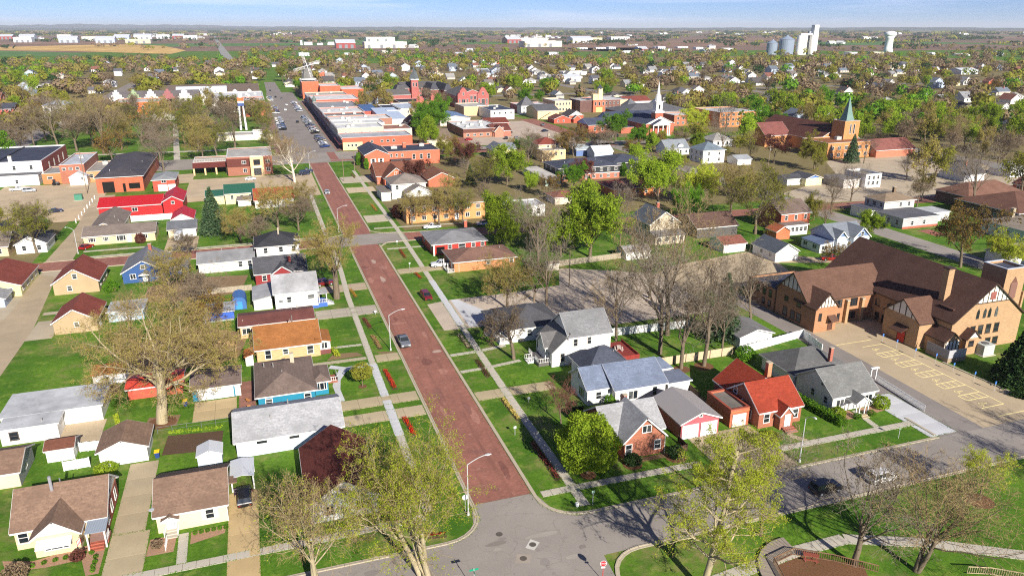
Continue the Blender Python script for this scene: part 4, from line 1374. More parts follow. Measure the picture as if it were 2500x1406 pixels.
b = B('bank_building', 'two-storey brown brick bank with tan entrance bay and drive-through canopy', 'bank', (-6, 360))
BRB = bk_(150, 88, 66)
MANS = mat('metal', lin(98, 48, 40))
TANS2 = pl_(214, 184, 138)
b.flat(-13.6, 5.4, 348.2, 375.4, 8.2, BRB, fl_(178, 174, 166), par=.3)
b.box('mansard', -13.7, -4.0, 347.9, 348.18, 4.0, 7.4, MANS)
b.flat(-4.0, 1.6, 345.2, 348.1, 8.4, TANS2, fl_(190, 184, 172), par=.2)
b.box('glass_entrance', -2.8, .4, 345.1, 345.17, .3, 3.4, glass_mat())
b.box('upper_window', -2.6, .2, 345.1, 345.17, 4.8, 7.2, glass_mat())
b.box('sign_band', -3.0, .6, 345.0, 345.15, 3.7, 4.3, WDOOR)
b.wins('S', 347.88, [(-6.6, 5.8, 1.6, 1.3)], style='pair')
b.wins('S', 348.15, [(3.4, 5.8, 1.6, 1.3), (3.4, 2.2, 1.4, 1.6), (-6.4, 2.2, 1.4, 1.6)], style='pair')
b.flat(-28.0, -13.8, 356.6, 372.4, 5.4, BRB, fl_(190, 182, 168), par=.3, z0=3.2)
b.part('canopy_roof', MB().slab([(-28.2, 354.2, 3.3), (-13.9, 354.2, 3.3), (-13.9, 356.5, 5.3), (-28.2, 356.5, 5.3)], .12), MANS)
b.posts([(-27.8, 355), (-23.2, 355), (-18.6, 355), (-14.2, 355), (-27.8, 372), (-18.6, 372)], 0, 3.3, TANS2, .35)
b.rail([(-27.4, 357.2), (-14.4, 357.2)], 5.4, 1.0, pl_(210, 206, 198), 1.0)
b = B('green_roof_house', 'cream house with dark green metal roof near the bank', 'house', (-8, 295))
GRN = mat('metal', lin(44, 92, 74))
b.gable(-13.8, -2.6, 289.4, 300.4, 4.0, 2.6, 'x', sd_(224, 212, 164), GRN)
b.gable(-20.4, -13.4, 290.6, 299, 3.2, 1.6, 'x', sd_(224, 212, 164), GRN)
b.wins('S', 289.8, [(-11, 2.6), (-7.6, 2.6), (-4.6, 2.6)])
b.gable(-9.4, -4.2, 284.6, 289.6, 2.3, 1.2, 'x', WS, sh_(120, 110, 106))
b = B('rust_roof_house', 'low white house with rust orange roof behind bare branches', 'house', (3.4, 285.4))
b.gable(-3.6, 10.8, 279, 292, 3.0, 3.2, 'x', WS, sh_(154, 74, 50))
b.auto('S', -3, 10, 279.4, [1.7], 4)
b = B('beige_dormer_house', 'beige cottage with dormer beside the olive tree at the picture edge', 'house', (-76, 246))
b.gable(-84, -70.5, 240, 252.6, 2.9, 3.2, 'x', SAND, RT)
b.gable(-76.6, -73.8, 240.6, 245, 4.4, 1.0, 'y', WS, RT, z0=3.2, ov=.2)
b.wins('S', 240.4, [(-81.6, 1.6), (-78.6, 1.6), (-73, 1.6)])
b.win('S', -75.2, 4.6, 240.8, .9, 1.0)
b.door('S', -76, 240.38, WDOOR)
b = B('grey_cottage', 'white cottage with dark gable roof half hidden by the olive tree', 'house', (-65, 246))
b.gable(-69.6, -61.0, 241, 252, 2.8, 2.4, 'y', WS, DGR)
b.auto('S', -69, -61.4, 241.4, [1.6], 3)

# ------------------------------------------------------------------ near block, east of the brick street
b = B('red_flat_house', 'red-sided house with grey hip roof at the brick street corner', 'house', (52, 209))
b.hip(43.9, 60.8, 201.2, 217, 3.3, 1.7, sd_(188, 56, 44), sh_(132, 132, 134))
b.wins('S', 201.7, [(49.4, 2.2, 1.0, 1.1), (53.0, 2.0, 1.8, 1.5), (56.4, 2.2, 1.0, 1.1), (59.2, 2.2, .9, 1.0)])
b.wins('W', 44.4, [(204, 1.9, 1.2, 1.4), (213, 1.9, 1.2, 1.4)])
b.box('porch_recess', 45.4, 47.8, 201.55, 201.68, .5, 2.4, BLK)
b.posts([(44.6, 201.4)], 0, 3.1, TRIMM, .2)
b.chimney(57.6, 214.6, 4.2, 6.2, bk_(176, 84, 60), .9)
b = B('orange_brick_ranch', 'orange brick ranch with brown hip roof and a white porch rail', 'house', (55, 190.5))
b.hip(45.8, 64.0, 184.2, 197.2, 2.85, 1.9, bk_(198, 130, 80), sh_(126, 96, 84))
b.wins('S', 184.7, [(55.8, 1.9, .8, .9), (62.4, 1.9, .9, 1.0)])
b.door('W', 187.4, 46.3, WDOOR)
b.win('W', 191.5, 1.7, 46.3, 1.6, 1.2, 'pair')
b.rail([(44.4, 184.6), (46.2, 184.6)], .2, .8)
b.rail([(44.4, 184.6), (44.4, 189.4)], .2, .8)
b.box('porch_floor', 44.3, 46.28, 184.5, 189.6, 0, .2, PALE)
b.posts([(44.5, 184.7), (44.5, 189.2)], .2, 2.7)
b.box('downpipe', 47.5, 47.58, 184.6, 184.68, 0, 2.6, TRIMM)
b.vents([(57.4, 189.6, 4.1), (61, 191, 3.9)])
b = B('porch_house', 'white house with dark roof and stepped porch half hidden by bare branches', 'house', (50.5, 141))
b.hip(44.8, 57.4, 134.6, 147.8, 3.1, 2.8, WS, sh_(80, 80, 84))
b.wins('S', 135.1, [(49.6, 1.8), (53.2, 1.8)])
b.wins('W', 45.3, [(137.6, 1.8, 1.4, 1.4), (144, 1.8, 1.4, 1.4)])
b.door('W', 140.8, 45.28, WDOOR)
b.rail([(43.0, 134.8), (45.0, 134.8)], .6, .8)
b.rail([(43.0, 134.8), (43.0, 139.6)], .6, .8)
b.box('porch_floor', 42.9, 45.3, 134.7, 147, 0, .6, pl_(190, 190, 190))
b.posts([(43.1, 134.9), (43.1, 139.8), (43.1, 146.8)], .6, 3.0)
b.box('porch_roof', 42.6, 45.2, 134.4, 147.4, 2.95, 3.08, DGR)
b.steps(41.6, 42.9, 140, 142, 3, .2, 'W', PALE)
b.vents([(53.0, 143, 5.4)])

b = B('white_farmhouse', 'tall white two-storey house with grey roof and white porch steps', 'house', (56, 125.5))
b.gable(52.3, 61.8, 120.9, 130.4, 5.8, 3.6, 'x', WS, sh_(124, 124, 126), ov=.35)
b.shed(48.9, 52.95, 121.1, 130.2, 3.0, 6.6, 'W', WS, sh_(116, 114, 112), ov=.3)
b.gable(48.4, 53.8, 123.4, 128.0, 3.3, 2.4, 'x', WS, sh_(104, 102, 102), ov=.3)
b.wins('S', 121.25, [(54.0, 4.6, .75, 1.4), (56.9, 4.7, .7, 1.4), (56.6, 2.0, 1.2, 1.1)], trim=mat('plain', lin(196, 190, 180)))
b.win('S', 51.4, 1.8, 121.38, .8, 1.6, trim=mat('plain', lin(196, 190, 180)))
b.wins('W', 49.2, [(122.6, 1.7, 1.3, 1.5), (128.8, 1.7, 1.3, 1.5)], style='pair')
b.door('W', 125.6, 48.78, WDOOR, z=.7)
b.box('porch_floor', 46.9, 49.1, 122.4, 128, 0, .7, pl_(96, 92, 90))
b.rail([(46.9, 122.4), (49.0, 122.4)], .7, .9)
b.rail([(46.9, 122.4), (46.9, 124.4)], .7, .9)
b.rail([(46.9, 126.2), (46.9, 128)], .7, .9)
b.steps(45.4, 46.9, 124.4, 126.2, 4, .17, 'W', TRIMM)
b.rail([(45.4, 124.4), (46.8, 124.4)], .3, .9)
b.rail([(45.4, 126.2), (46.8, 126.2)], .3, .9)
b.box('stone_footing', 52.6, 61.48, 121.2, 121.244, .0, .5, mat('concrete', lin(170, 160, 148)))
o = thing('red_deck', 'dark red timber deck with picnic bench behind the tall white house', 'deck', (64.4, 123.5, 0))
for i in range(12):
	ob('deck_board', MB().box(62.0 + i * .42, 62.4 + i * .42, 119.8, 127.6, .42, .5).mesh('deck_board', mat('wood', lin(132, 50, 44)), (64.4, 123.5, 0)), o)
ob('rail', MB().box(62, 67.04, 119.6, 119.72, .1, 1.0).box(67.06, 67.18, 119.6, 127.6, .1, 1.0).mesh('rail', mat('wood', lin(140, 48, 42)), (64.4, 123.5, 0)), o)
def bench_table(name, label, x, y, z, m, rz=0.0):
	t_ = thing(name, label, 'picnic table', (x, y, z), rz=rz)
	for i in range(3):
		ob('table_plank', MB().box(-.9, .9, -.38 + i * .26, -.14 + i * .26, .68, .74).mesh('table_plank', m), t_)
	for s_ in (-1, 1):
		ob('seat', MB().box(-.9, .9, s_ * .72 - .12, s_ * .72 + .12, .4, .46).mesh('seat', m), t_)
		ob('leg', MB().tube((s_ * .65, -.7, 0), (s_ * .65, -.1, .68), .05, .05, 5).tube((s_ * .65, .7, 0), (s_ * .65, .1, .68), .05, .05, 5).mesh('leg', m), t_)
	return t_
bench_table('picnic_table', 'pale picnic table standing on the dark red deck', 64.6, 123.6, .5, pl_(214, 196, 186), 1.2)

b = B('blue_roof_house', 'white single-storey house with broad blue-grey roof and picture windows', 'house', (57, 109))
BGR = sh_(112, 122, 142)
b.gable(48.9, 56.2, 104.6, 112.6, 3.1, 2.7, 'x', WS, BGR, ov=.4)
b.gable(53.4, 63.9, 102.9, 113.6, 3.15, 2.75, 'x', WS, BGR, ov=.4)
b.hip(51.6, 61.2, 110.4, 119, 3.2, 3.3, WS, sh_(72, 76, 88))
b.flat(61.5, 68.0, 108.4, 113.4, 3.0, WS, fl_(130, 142, 164), par=0, ov=.3)
b.flat(64, 69, 103.4, 108.2, 2.7, WS, fl_(110, 118, 136), par=0, ov=.3)
b.wins('S', 105.0, [(51.4, 1.7, .9, 1.3)])
b.wins('S', 103.3, [(57.2, 1.7, 1.7, 1.5)], style='pair')
b.wins('S', 103.3, [(61.4, 1.8, .8, 1.6)])
b.win('W', 107.4, 1.6, 49.3, 2.0, 1.7, 'triple')
b.win('W', 108.6, 4.2, 49.3, .7, 1.0)
b.door('S', 53.3, 104.98, WDOOR, .9)
b.chimney(55.2, 102.5, 0, 2.4, bk_(150, 70, 52), .6)
b.vents([(52, 108.8, 5.4), (57.8, 113.6, 5.2), (58.4, 113.8, 5.2)])

b = B('brick_gable_house', 'orange brick corner house with pale grey roof and steep white-edged front gable', 'house', (50.6, 93))
BRO = bk_(160, 92, 64)
LGR = sh_(150, 150, 152)
b.gable(45.6, 55.7, 89.4, 98.6, 3.1, 3.1, 'x', BRO, LGR)
b.gable(47.2, 54.8, 87.2, 94.6, 3.05, 3.7, 'y', BRO, LGR, gmat=BRO)
b.win('S', 51.2, 4.7, 87.6, 1.4, 1.1, 'pair')
b.wins('S', 87.6, [(48.3, 1.7, .95, 1.5), (53.2, 1.7, .95, 1.5)])
b.wins('W', 46.0, [(91.4, 1.7), (95.4, 1.7)])
b.box('downpipe', 54.42, 54.5, 87.5, 87.58, 0, 3.0, TRIMM)

b = B('pink_garage', 'rose-pink double garage with ribbed grey metal roof', 'garage', (62.1, 94))
b.gable(58.3, 66.0, 89.5, 99.1, 3.0, 1.55, 'y', sd_(176, 92, 100), me_(164, 158, 156))
b.garage_door('S', 60.35, 89.86, GDOOR, 2.7, 2.3)
b.garage_door('S', 63.75, 89.86, GDOOR, 2.7, 2.3)
b.win('S', 62.15, 3.85, 89.9, .4, .4, 'one')
b = B('brick_garage', 'small brick garage with dark flat roof joined beside the red-roofed house', 'garage', (70, 94))
b.flat(68.3, 71.9, 90.7, 97.6, 3.2, bk_(176, 88, 50), fl_(122, 116, 108), par=.3, cap=mat('brick', lin(150, 66, 44)))
b.garage_door('S', 70.0, 90.66, pl_(232, 216, 190), 2.3, 2.1)
b.box('dentil_band', 68.34, 71.86, 90.58, 90.68, 2.7, 2.95, bk_(196, 110, 64))

b = B('red_roof_brick_house', 'brick cottage with vivid red roof and small red-roofed entry gable', 'house', (77, 95))
RDR = mat('shingle', lin(146, 60, 42), key='red')
b.gable(72.2, 81.1, 88.6, 98.0, 3.0, 3.4, 'x', BRO, RDR, ov=.3)
b.gable(72.0, 81.4, 93.5, 101.8, 3.0, 3.5, 'y', bk_(120, 52, 42), RDR, ov=.3)
b.gable(75.4, 78.3, 87.3, 91, 2.5, 1.7, 'y', BRO, RDR, ov=.2)
b.door('S', 77.0, 87.5, WDOOR, .95, 2.1, .45)
b.wins('S', 88.9, [(74.0, 1.7, 1.0, 1.5), (79.6, 1.7, 1.0, 1.5)])
b.win('W', 95.6, 3.9, 72.5, .9, 1.1)
b.win('W', 91.4, 1.6, 72.5, .9, 1.3)
b.steps(76.0, 78.2, 86.0, 87.4, 3, .15, 'S', bk_(150, 86, 66))
b.rail([(78.3, 86.0), (78.3, 87.4)], .3, .8, mat('plain', lin(160, 130, 100)))
b.chimney(80.2, 97.4, 4.0, 7.0, bk_(190, 130, 90), .8)

b = B('white_cape_house', 'white cape house with grey roof and small columned entry porch', 'house', (92, 97))
CAPE = sh_(116, 116, 114)
b.gable(87.2, 97.0, 89.0, 99.0, 3.0, 3.3, 'x', WS, CAPE)
b.hip(86.8, 99.4, 98.6, 108.6, 2.9, 2.7, WS, sh_(96, 96, 96))
b.gable(90.3, 93.6, 86.9, 90.2, 2.5, 1.1, 'y', WS, CAPE, ov=.2, z0=2.4)
b.posts([(90.7, 87.2), (93.2, 87.2), (91.4, 87.2), (92.5, 87.2)], 0, 2.5, TRIMM, .08)
b.door('S', 91.9, 89.38, WDOOR)
b.wins('S', 89.4, [(89.2, 1.6, 1.5, 1.3), (95.2, 1.6, 1.5, 1.3)], style='pair')
b.wins('W', 87.6, [(92.2, 4.4, .6, .9), (94.2, 1.7, .8, 1.2), (91.0, 1.7, .8, 1.2)])
b.steps(91.2, 92.7, 86.0, 87.0, 2, .14, 'S', TAN)
b.chimney(95.6, 99.8, 4.0, 6.6, bk_(168, 92, 72), .6)
b = B('white_lane_garage', 'white garage with grey roof and gable beside the church lane', 'garage', (92.6, 121))
b.gable(88.4, 96.9, 117.0, 126, 2.6, 1.3, 'y', WS, sh_(120, 118, 118))
b = B('white_lot_garage', 'white garage with slate roof standing alone by the rear lot', 'garage', (137, 170))
b.gable(132.8, 141.2, 164.3, 175.4, 2.7, 2.5, 'y', WS, sh_(86, 92, 100))
b.wins('W', 133.2, [(167, 1.6, .7, .9), (171, 1.6, .7, .9)])
b = B('brown_roof_lot_garage', 'white garage with red-brown roof next to the slate-roofed garage', 'garage', (129, 180))
b.gable(124.2, 132.4, 176.4, 184.6, 2.6, 1.5, 'x', WS, sh_(132, 84, 72))
b = B('fence_shed', 'white shed with grey pitched roof at the end of the wooden fence', 'shed', (98.5, 183))
b.gable(94.4, 102.6, 179.4, 186, 2.3, 1.2, 'x', WS, sh_(150, 148, 146), ov=.25)
b = B('pale_garden_shed', 'pale wooden garden shed beside the bare tree and long fence', 'shed', (72, 179))
b.gable(69.9, 73.6, 177.2, 180.2, 2.0, .5, 'x', sd_(206, 196, 178), sh_(150, 136, 120), ov=.2)

# ------------------------------------------------------------------ big brick church on the right
b = B('brown_roof_church', 'large tan brick church with steep brown roofs, half-timbered gables and square bell tower', 'church', (128, 118))
CB = bk_(174, 138, 98)
CBD = bk_(170, 118, 78)
CR = sh_(100, 74, 62)
CRD = sh_(86, 62, 54)
TUDOR = pl_(226, 220, 206)
b.trim = BROWNT
def timber(side, plane, c, half, z0, rise, n=5):
	"""dark boards on a pale gable"""
	for i in range(n + 1):
		u = -half + 2 * half * i / n
		h = rise * (1 - abs(u) / half)
		if h < .15:
			continue
		if side == 'S':
			b.box('timber', c + u - .09, c + u + .09, plane - .07, plane - .01, z0, z0 + h - .05, BROWNT)
		else:
			b.box('timber', plane - .07, plane - .01, c + u - .09, c + u + .09, z0, z0 + h - .05, BROWNT)
b.gable(126.3, 145.7, 101.4, 138.5, 6.6, 7.5, 'y', CB, CRD, ov=.45)
b.box('timber_gable', 131.2, 140.8, 101.74, 101.82, 9.9, 10.1, BROWNT)
k = MB().add([(131.0, 101.79, 10.0), (141.0, 101.79, 10.0), (136.0, 101.79, 13.85)], [(0, 1, 2)])
b.part('plaster_panel', k, TUDOR)
timber('S', 101.79, 136, 5.0, 10.0, 3.9, 8)
b.box('brick_emblem', 135.3, 136.7, 101.68, 101.74, 10.6, 12.2, bk_(140, 70, 60))
for i, x in enumerate((133.0, 134.8, 136.1, 137.9)):
	k = MB().add([(x - .38, 101.80, 6.7), (x + .38, 101.80, 6.7), (x + .38, 101.80, 8.2), (x, 101.80, 8.9), (x - .38, 101.80, 8.2)], [(0, 1, 2, 3, 4)])
	b.part('arched_window', k, glass_mat())
b.wins('S', 101.85, [(132.4, 4.2, 1.1, 1.9), (134.5, 4.2, 1.1, 1.9), (136.6, 4.2, 1.1, 1.9), (138.8, 4.2, 1.1, 1.9), (137.2, 1.3, 1.2, 1.5), (139.2, 1.3, 1.2, 1.5)])
# west wing with its entry gable
b.gable(108.3, 130.0, 122.0, 132.8, 6.1, 5.2, 'x', CBD, CR, ov=.4)
k = MB().add([(108.67, 123.2, 7.4), (108.67, 131.6, 7.4), (108.67, 127.4, 11.0)], [(1, 0, 2)])
b.part('plaster_panel', k, TUDOR)
timber('W', 108.67, 127.4, 4.2, 7.4, 3.7, 6)
b.gable(108.4, 114.8, 119.1, 126.5, 5.3, 3.5, 'y', CBD, CR, ov=.35)
k = MB().add([(109.2, 119.43, 5.6), (114.0, 119.43, 5.6), (111.6, 119.43, 8.4)], [(0, 1, 2)])
b.part('plaster_panel', k, TUDOR)
timber('S', 119.43, 111.6, 2.4, 5.6, 2.9, 6)
b.win('S', 110.0, 3.4, 119.44, .6, 1.6, 'one')
b.door('S', 112.9, 119.43, mat('wood', lin(90, 56, 40)))
b.part('entry_hood', MB().slab([(111.9, 117.9, 2.6), (113.9, 117.9, 2.6), (113.9, 119.4, 3.6), (111.9, 119.4, 3.6)], .12), CR)
b.wins('S', 122.38, [(117.2, 4.6, 1.7, 1.7), (121.4, 4.6, 1.7, 1.7), (117.2, 1.5, 1.4, 1.4), (121.4, 1.5, 1.4, 1.4)], style='triple')
for x in (115.4, 119.3, 123.4):
	b.box('buttress', x - .35, x + .35, 121.6, 122.38, 0, 5.2, CB)
	b.box('buttress_cap', x - .38, x + .38, 121.55, 122.38, 5.2, 5.45, KERB)
b.wins('W', 108.68, [(124.4, 1.6, 1.2, 1.8), (126.4, 1.6, 1.2, 1.8), (129, 1.6, 1.2, 1.8), (124.8, 4.6, 1.0, 1.0), (129, 4.6, 1.0, 1.0)])
b.flat(108.6, 122, 132.9, 143, 5.4, CBD, NAVY, par=.4, cap=BROWNT)
b.wins('W', 108.55, [(134.4, 1.5, .8, 1.3), (136.6, 1.5, .8, 1.3), (139, 3.9, .8, 1.6), (141.2, 3.9, .8, 1.6), (136.6, 3.9, .8, 1.6), (134.4, 3.9, .8, 1.6)])
# courtyard wing
for yy in (117.6, 121):
	k = MB().add([(126.74, yy - .7, 3.4), (126.74, yy + .7, 3.4), (126.74, yy + .7, 4.9), (126.74, yy, 5.7), (126.74, yy - .7, 4.9)], [(4, 3, 2, 1, 0)])
	b.part('arched_window', k, glass_mat())
b.wins('W', 126.73, [(116.4, 1.2, .9, 1.6), (118.6, 1.2, .9, 1.6), (120.6, 1.2, .9, 1.6)])
b.gable(122.2, 133.0, 105.3, 115.1, 5.5, 3.9, 'x', CB, CR, ov=.35)
k = MB().add([(122.5, 106.2, 6.0), (122.5, 114.2, 6.0), (122.5, 110.2, 9.1)], [(1, 0, 2)])
b.part('plaster_panel', k, TUDOR)
timber('W', 122.5, 110.2, 4.0, 6.0, 3.2, 5)
b.door('W', 109.6, 122.54, pl_(190, 44, 32), 1.9, 2.4)
b.part('entry_hood', MB().slab([(120.6, 108.0, 2.9), (122.5, 108.0, 3.9), (122.5, 111.2, 3.9), (120.6, 111.2, 2.9)], .14), CRD)
b.gable(124.2, 128.6, 100.6, 106, 3.3, 1.8, 'y', CB, CRD, ov=.25)
b.box('plaster_wall', 124.5, 128.3, 100.78, 100.84, .9, 3.2, TUDOR)
for x in (124.7, 125.6, 126.5, 127.4, 128.2):
	b.box('timber', x - .08, x + .08, 100.7, 100.775, .9, 3.3, BROWNT)
b.gable(129.0, 132.9, 99.9, 104.5, 3.4, 1.9, 'y', CB, CRD, ov=.25)
k = MB().add([(129.5, 100.13, 3.6), (132.4, 100.13, 3.6), (130.95, 100.13, 5.0)], [(0, 1, 2)])
b.part('plaster_panel', k, TUDOR)
b.win('S', 130.6, 2.4, 100.13, 1.1, 1.1)
b.box('metal_screen', 123.2, 127.6, 98.4, 98.5, 0.9, 2.6, me_(178, 178, 182))
b.box('metal_screen', 123.1, 123.19, 98.4, 103.6, 0.9, 2.6, me_(140, 140, 146))
b.box('screen_base', 123.05, 127.65, 98.36, 103.6, 0, .88, mat('concrete', lin(160, 140, 116)))
b.box('dormer', 128.6, 131.4, 103.9, 106.6, 6.4, 8.4, TUDOR)
b.box('dormer_roof', 128.3, 131.7, 103.6, 106.9, 8.4, 8.65, CRD)
for x in (129.0, 130.0, 131.0):
	b.box('timber', x - .08, x + .08, 103.82, 103.89, 6.4, 8.38, BROWNT)
c = b.box('chimney', 129.5, 131.0, 107.2, 108.5, 6, 15.8, CB)
b.box('chimney_cap', 129.35, 131.15, 107.05, 108.65, 15.8, 16.1, BROWNT, c)
# bell tower
b.flat(146.2, 151.8, 107.6, 113.2, 14.0, CB, fl_(70, 74, 90), par=.5, cap=pl_(196, 204, 216))
k = MB().add([(148.0, 107.54, 7.2), (150.0, 107.54, 7.2), (150.0, 107.54, 10.6), (149.0, 107.54, 12.2), (148.0, 107.54, 10.6)], [(0, 1, 2, 3, 4)])
b.part('arched_louvre', k, mat('plain', lin(110, 74, 62)))
for i in range(8):
	b.part('slat', MB().slab([(148.05, 107.4, 7.4 + i * .45), (149.95, 107.4, 7.4 + i * .45), (149.95, 107.53, 7.65 + i * .45), (148.05, 107.53, 7.65 + i * .45)], .04), mat('plain', lin(120, 84, 70)))
b.box('tower_buttress', 145.8, 146.2, 107.2, 108.4, 0, 8.6, CB)
b.box('tower_buttress', 151.8, 152.3, 107.2, 108.4, 0, 8.6, CB)
o = thing('air_conditioning_unit', 'large grey air-conditioning cabinet beside the church front wall', 'unit', (133.6, 99.6, 0))
ob('cabinet', MB().box(-1.3, 1.5, -1.2, 1.0, .15, 2.3).mesh('cabinet', pl_(176, 182, 178)), o)
ob('plinth', MB().box(-1.6, 1.8, -1.5, 1.2, 0, .14).mesh('plinth', PALE), o)
ob('fan', MB().lathe(.1, -.1, [(.7, 2.3), (.66, 2.42)], 14).mesh('fan', pl_(90, 92, 94)), o)

# fences east
fence('vinyl_fence', 'white vinyl fence along the gravel lot behind the tall white house', [(62.5, 131.9), (85, 130.6)], 1.8, VINYL, 2.4)
fence('vinyl_fence', 'white vinyl fence beside the church lane, turning at its gate', [(86.2, 114.6), (105.0, 118.2), (103.3, 110.4)], 1.8, VINYL, 2.4)
fence('concrete_panel_fence', 'beige panel fence with dark posts behind the blue-grey roofed house', [(69.4, 115.1), (85.8, 115.2)], 1.8, mat('concrete', lin(198, 180, 148)), 2.6, DKW)
fence('garden_fence', 'dark wooden fence beside the blue-grey roofed house garden', [(69.2, 114.8), (68.6, 100.5)], 1.7, DKW)
fence('garden_fence', 'low dark wooden fence beside the orange brick gable house', [(55.6, 86.4), (58.0, 86.8), (58.0, 89.4)], 1.2, DKW, 1.4)
fence('board_fence', 'long weathered board fence beside the gravel lot and lime tree', [(73.8, 180.4), (94.2, 181.9)], 1.7, GREYW)
picket('picket_fence', 'white picket fence between the cape house and church lane', [(104.0, 96.4), (102.95, 84.6)], 1.3, VINYL)
o = thing('gate_arch', 'white garden gate arch at the end of the picket fence', 'arch', (104.0, 97.4, 0))
for x in (-.6, .6):
	ob('post', MB().box(x - .08, x + .08, -.08, .08, 0, 2.3).mesh('post', VINYL), o)
ob('arch_top', MB().box(-.9, .9, -.1, .1, 2.3, 2.5).box(-.9, .9, -.35, -.25, 2.3, 2.5).mesh('arch_top', VINYL), o)

# ------------------------------------------------------------------ further east and across the cross street
b = B('tan_two_storey', 'beige two-storey house with slate gable roof and front porch', 'house', (115, 200))
BEI = sd_(196, 182, 158)
b.gable(109.5, 120.3, 193.7, 206.4, 5.6, 3.7, 'y', BEI, sh_(92, 98, 104))
b.wins('S', 194.1, [(112.6, 6.4, .9, 1.4), (117.2, 6.4, .9, 1.4)])
b.shed(109.6, 120.2, 190.2, 194, 2.7, 3.6, 'S', BEI, sh_(120, 120, 122))
b.auto('S', 110, 120, 190.45, [1.6], 2.4, 1.2, 1.2)
b.auto('W', 195, 206, 109.9, [1.7, 4.4], 3.6)
b.chimney(116.6, 202, 8, 10.2, bk_(170, 84, 64), .8)
b = B('dark_roof_house', 'dark house with brown roof behind the beige two-storey house', 'house', (133, 199))
b.gable(125.6, 141, 193, 206, 3.2, 3.2, 'x', sd_(88, 84, 82), sh_(96, 74, 66))
b = B('grey_craftsman_house', 'grey and cream craftsman house with upper hip roof and long porch', 'house', (203, 192))
GCR = sd_(196, 192, 184)
b.hip(198.4, 212.4, 193.6, 203.4, 6.2, 1.8, GCR, sh_(136, 118, 98))
b.flat(194.8, 210.2, 181.4, 193.5, 3.7, sd_(176, 176, 178), fl_(92, 92, 98), par=0, ov=.3)
b.flat(193.4, 198.3, 193.6, 203.6, 3.65, WS, fl_(84, 86, 96), par=0, ov=.3)
b.flat(210.3, 220, 186, 194, 3.2, WS, fl_(176, 178, 180), par=0, ov=.3)
b.wins('S', 194.1, [(206, 4.8), (209.6, 4.8)])
b.wins('W', 198.9, [(195.4, 4.8), (198.4, 4.8, 1.6, 1.3), (201.4, 4.8)])
b.wins('W', 195.1, [(184, 1.8, 1.1, 1.6), (187.6, 1.8, 1.1, 1.6), (190.6, 1.8, .9, 1.2)])
b.wins('S', 181.7, [(199, 1.8), (204, 1.8)])
b.box('brick_plinth', 195.05, 209.9, 181.6, 181.68, 0, .7, bk_(170, 84, 58))
b.chimney(207.6, 199.4, 7.4, 9.6, bk_(120, 96, 70), .9)
b.posts([(193.7, 194), (193.7, 197), (193.7, 200), (193.7, 203)], .3, 3.4, TRIMM, .16)
b = B('blue_gable_house', 'white and blue house with grey gables beside the church rear lot', 'house', (160, 171))
BW = sd_(214, 220, 232)
b.gable(155.0, 167.2, 167.4, 178, 4.3, 3.0, 'x', BW, sh_(120, 126, 134))
b.gable(160.6, 167.0, 165.6, 173, 4.3, 3.0, 'y', BW, sh_(132, 138, 144), gmat=sd_(104, 128, 168))
b.gable(155.4, 159.4, 166.4, 173, 4.3, 2.2, 'y', BW, sh_(120, 126, 134), gmat=sd_(104, 128, 168))
b.shed(150.6, 155.4, 167.6, 176, 2.7, 3.4, 'W', WS, sh_(96, 110, 136))
b.wins('S', 166.0, [(163.8, 5.2, .9, 1.3), (163.8, 1.8, 1.4, 1.3)])
b.wins('S', 167.85, [(152.4, 1.6, 1.6, 1.1)], style='pair')
b.wins('W', 150.85, [(170, 1.6, 1.6, 1.1), (174, 1.6, 1.6, 1.1)], style='pair')
b = B('brick_porch_house', 'orange brick house with white sun porch beyond the white lot garage', 'house', (161, 194))
b.gable(154.5, 166.4, 190.6, 203, 6.0, 3.2, 'x', bk_(188, 96, 60), sh_(112, 96, 88))
b.flat(153.6, 162.4, 186.6, 190.7, 3.4, WS, fl_(120, 110, 106), par=0, ov=.3)
b.auto('S', 154, 162, 186.9, [1.9], 1.6, 1.1, 1.3)
b.auto('S', 155, 166, 191.0, [4.6], 3.4)
b.gable(147.6, 153.4, 183.4, 189, 2.7, 1.7, 'y', bk_(198, 104, 62), sh_(170, 96, 66))
b = B('beige_bungalow', 'pale green bungalow with grey-brown roof behind the red-budded tree', 'house', (226, 162))
b.hip(216, 236, 152, 172, 4.0, 3.0, sd_(206, 214, 204), sh_(146, 134, 120))
b.auto('W', 153, 171, 216.5, [2], 3.6)
b.auto('S', 217, 235, 152.5, [2], 3.6)
b.chimney(222, 166, 5, 8.4, KERB, 1.0)
b = B('brown_roof_house', 'large brown-roofed dark house at the picture edge beside the bare giant tree', 'house', (250, 190))
b.hip(233, 262, 172, 197, 4.4, 4.2, sd_(92, 66, 56), sh_(106, 76, 64))
b.hip(240, 268, 197, 212, 4.2, 3.8, sd_(92, 66, 56), sh_(120, 88, 74))
b.auto('W', 174, 196, 233.5, [2], 4)
b = B('edge_white_house', 'white house with blue-grey roof at the far side of the yellow bush', 'house', (205, 138))
b.gable(196, 210, 128, 140, 4.6, 3.4, 'y', sd_(206, 216, 232), sh_(110, 116, 128))
b.gable(190, 200, 140, 148, 3, 2.4, 'x', WS, sh_(140, 128, 116))
b.auto('S', 196.5, 209.5, 128.4, [1.8], 3)

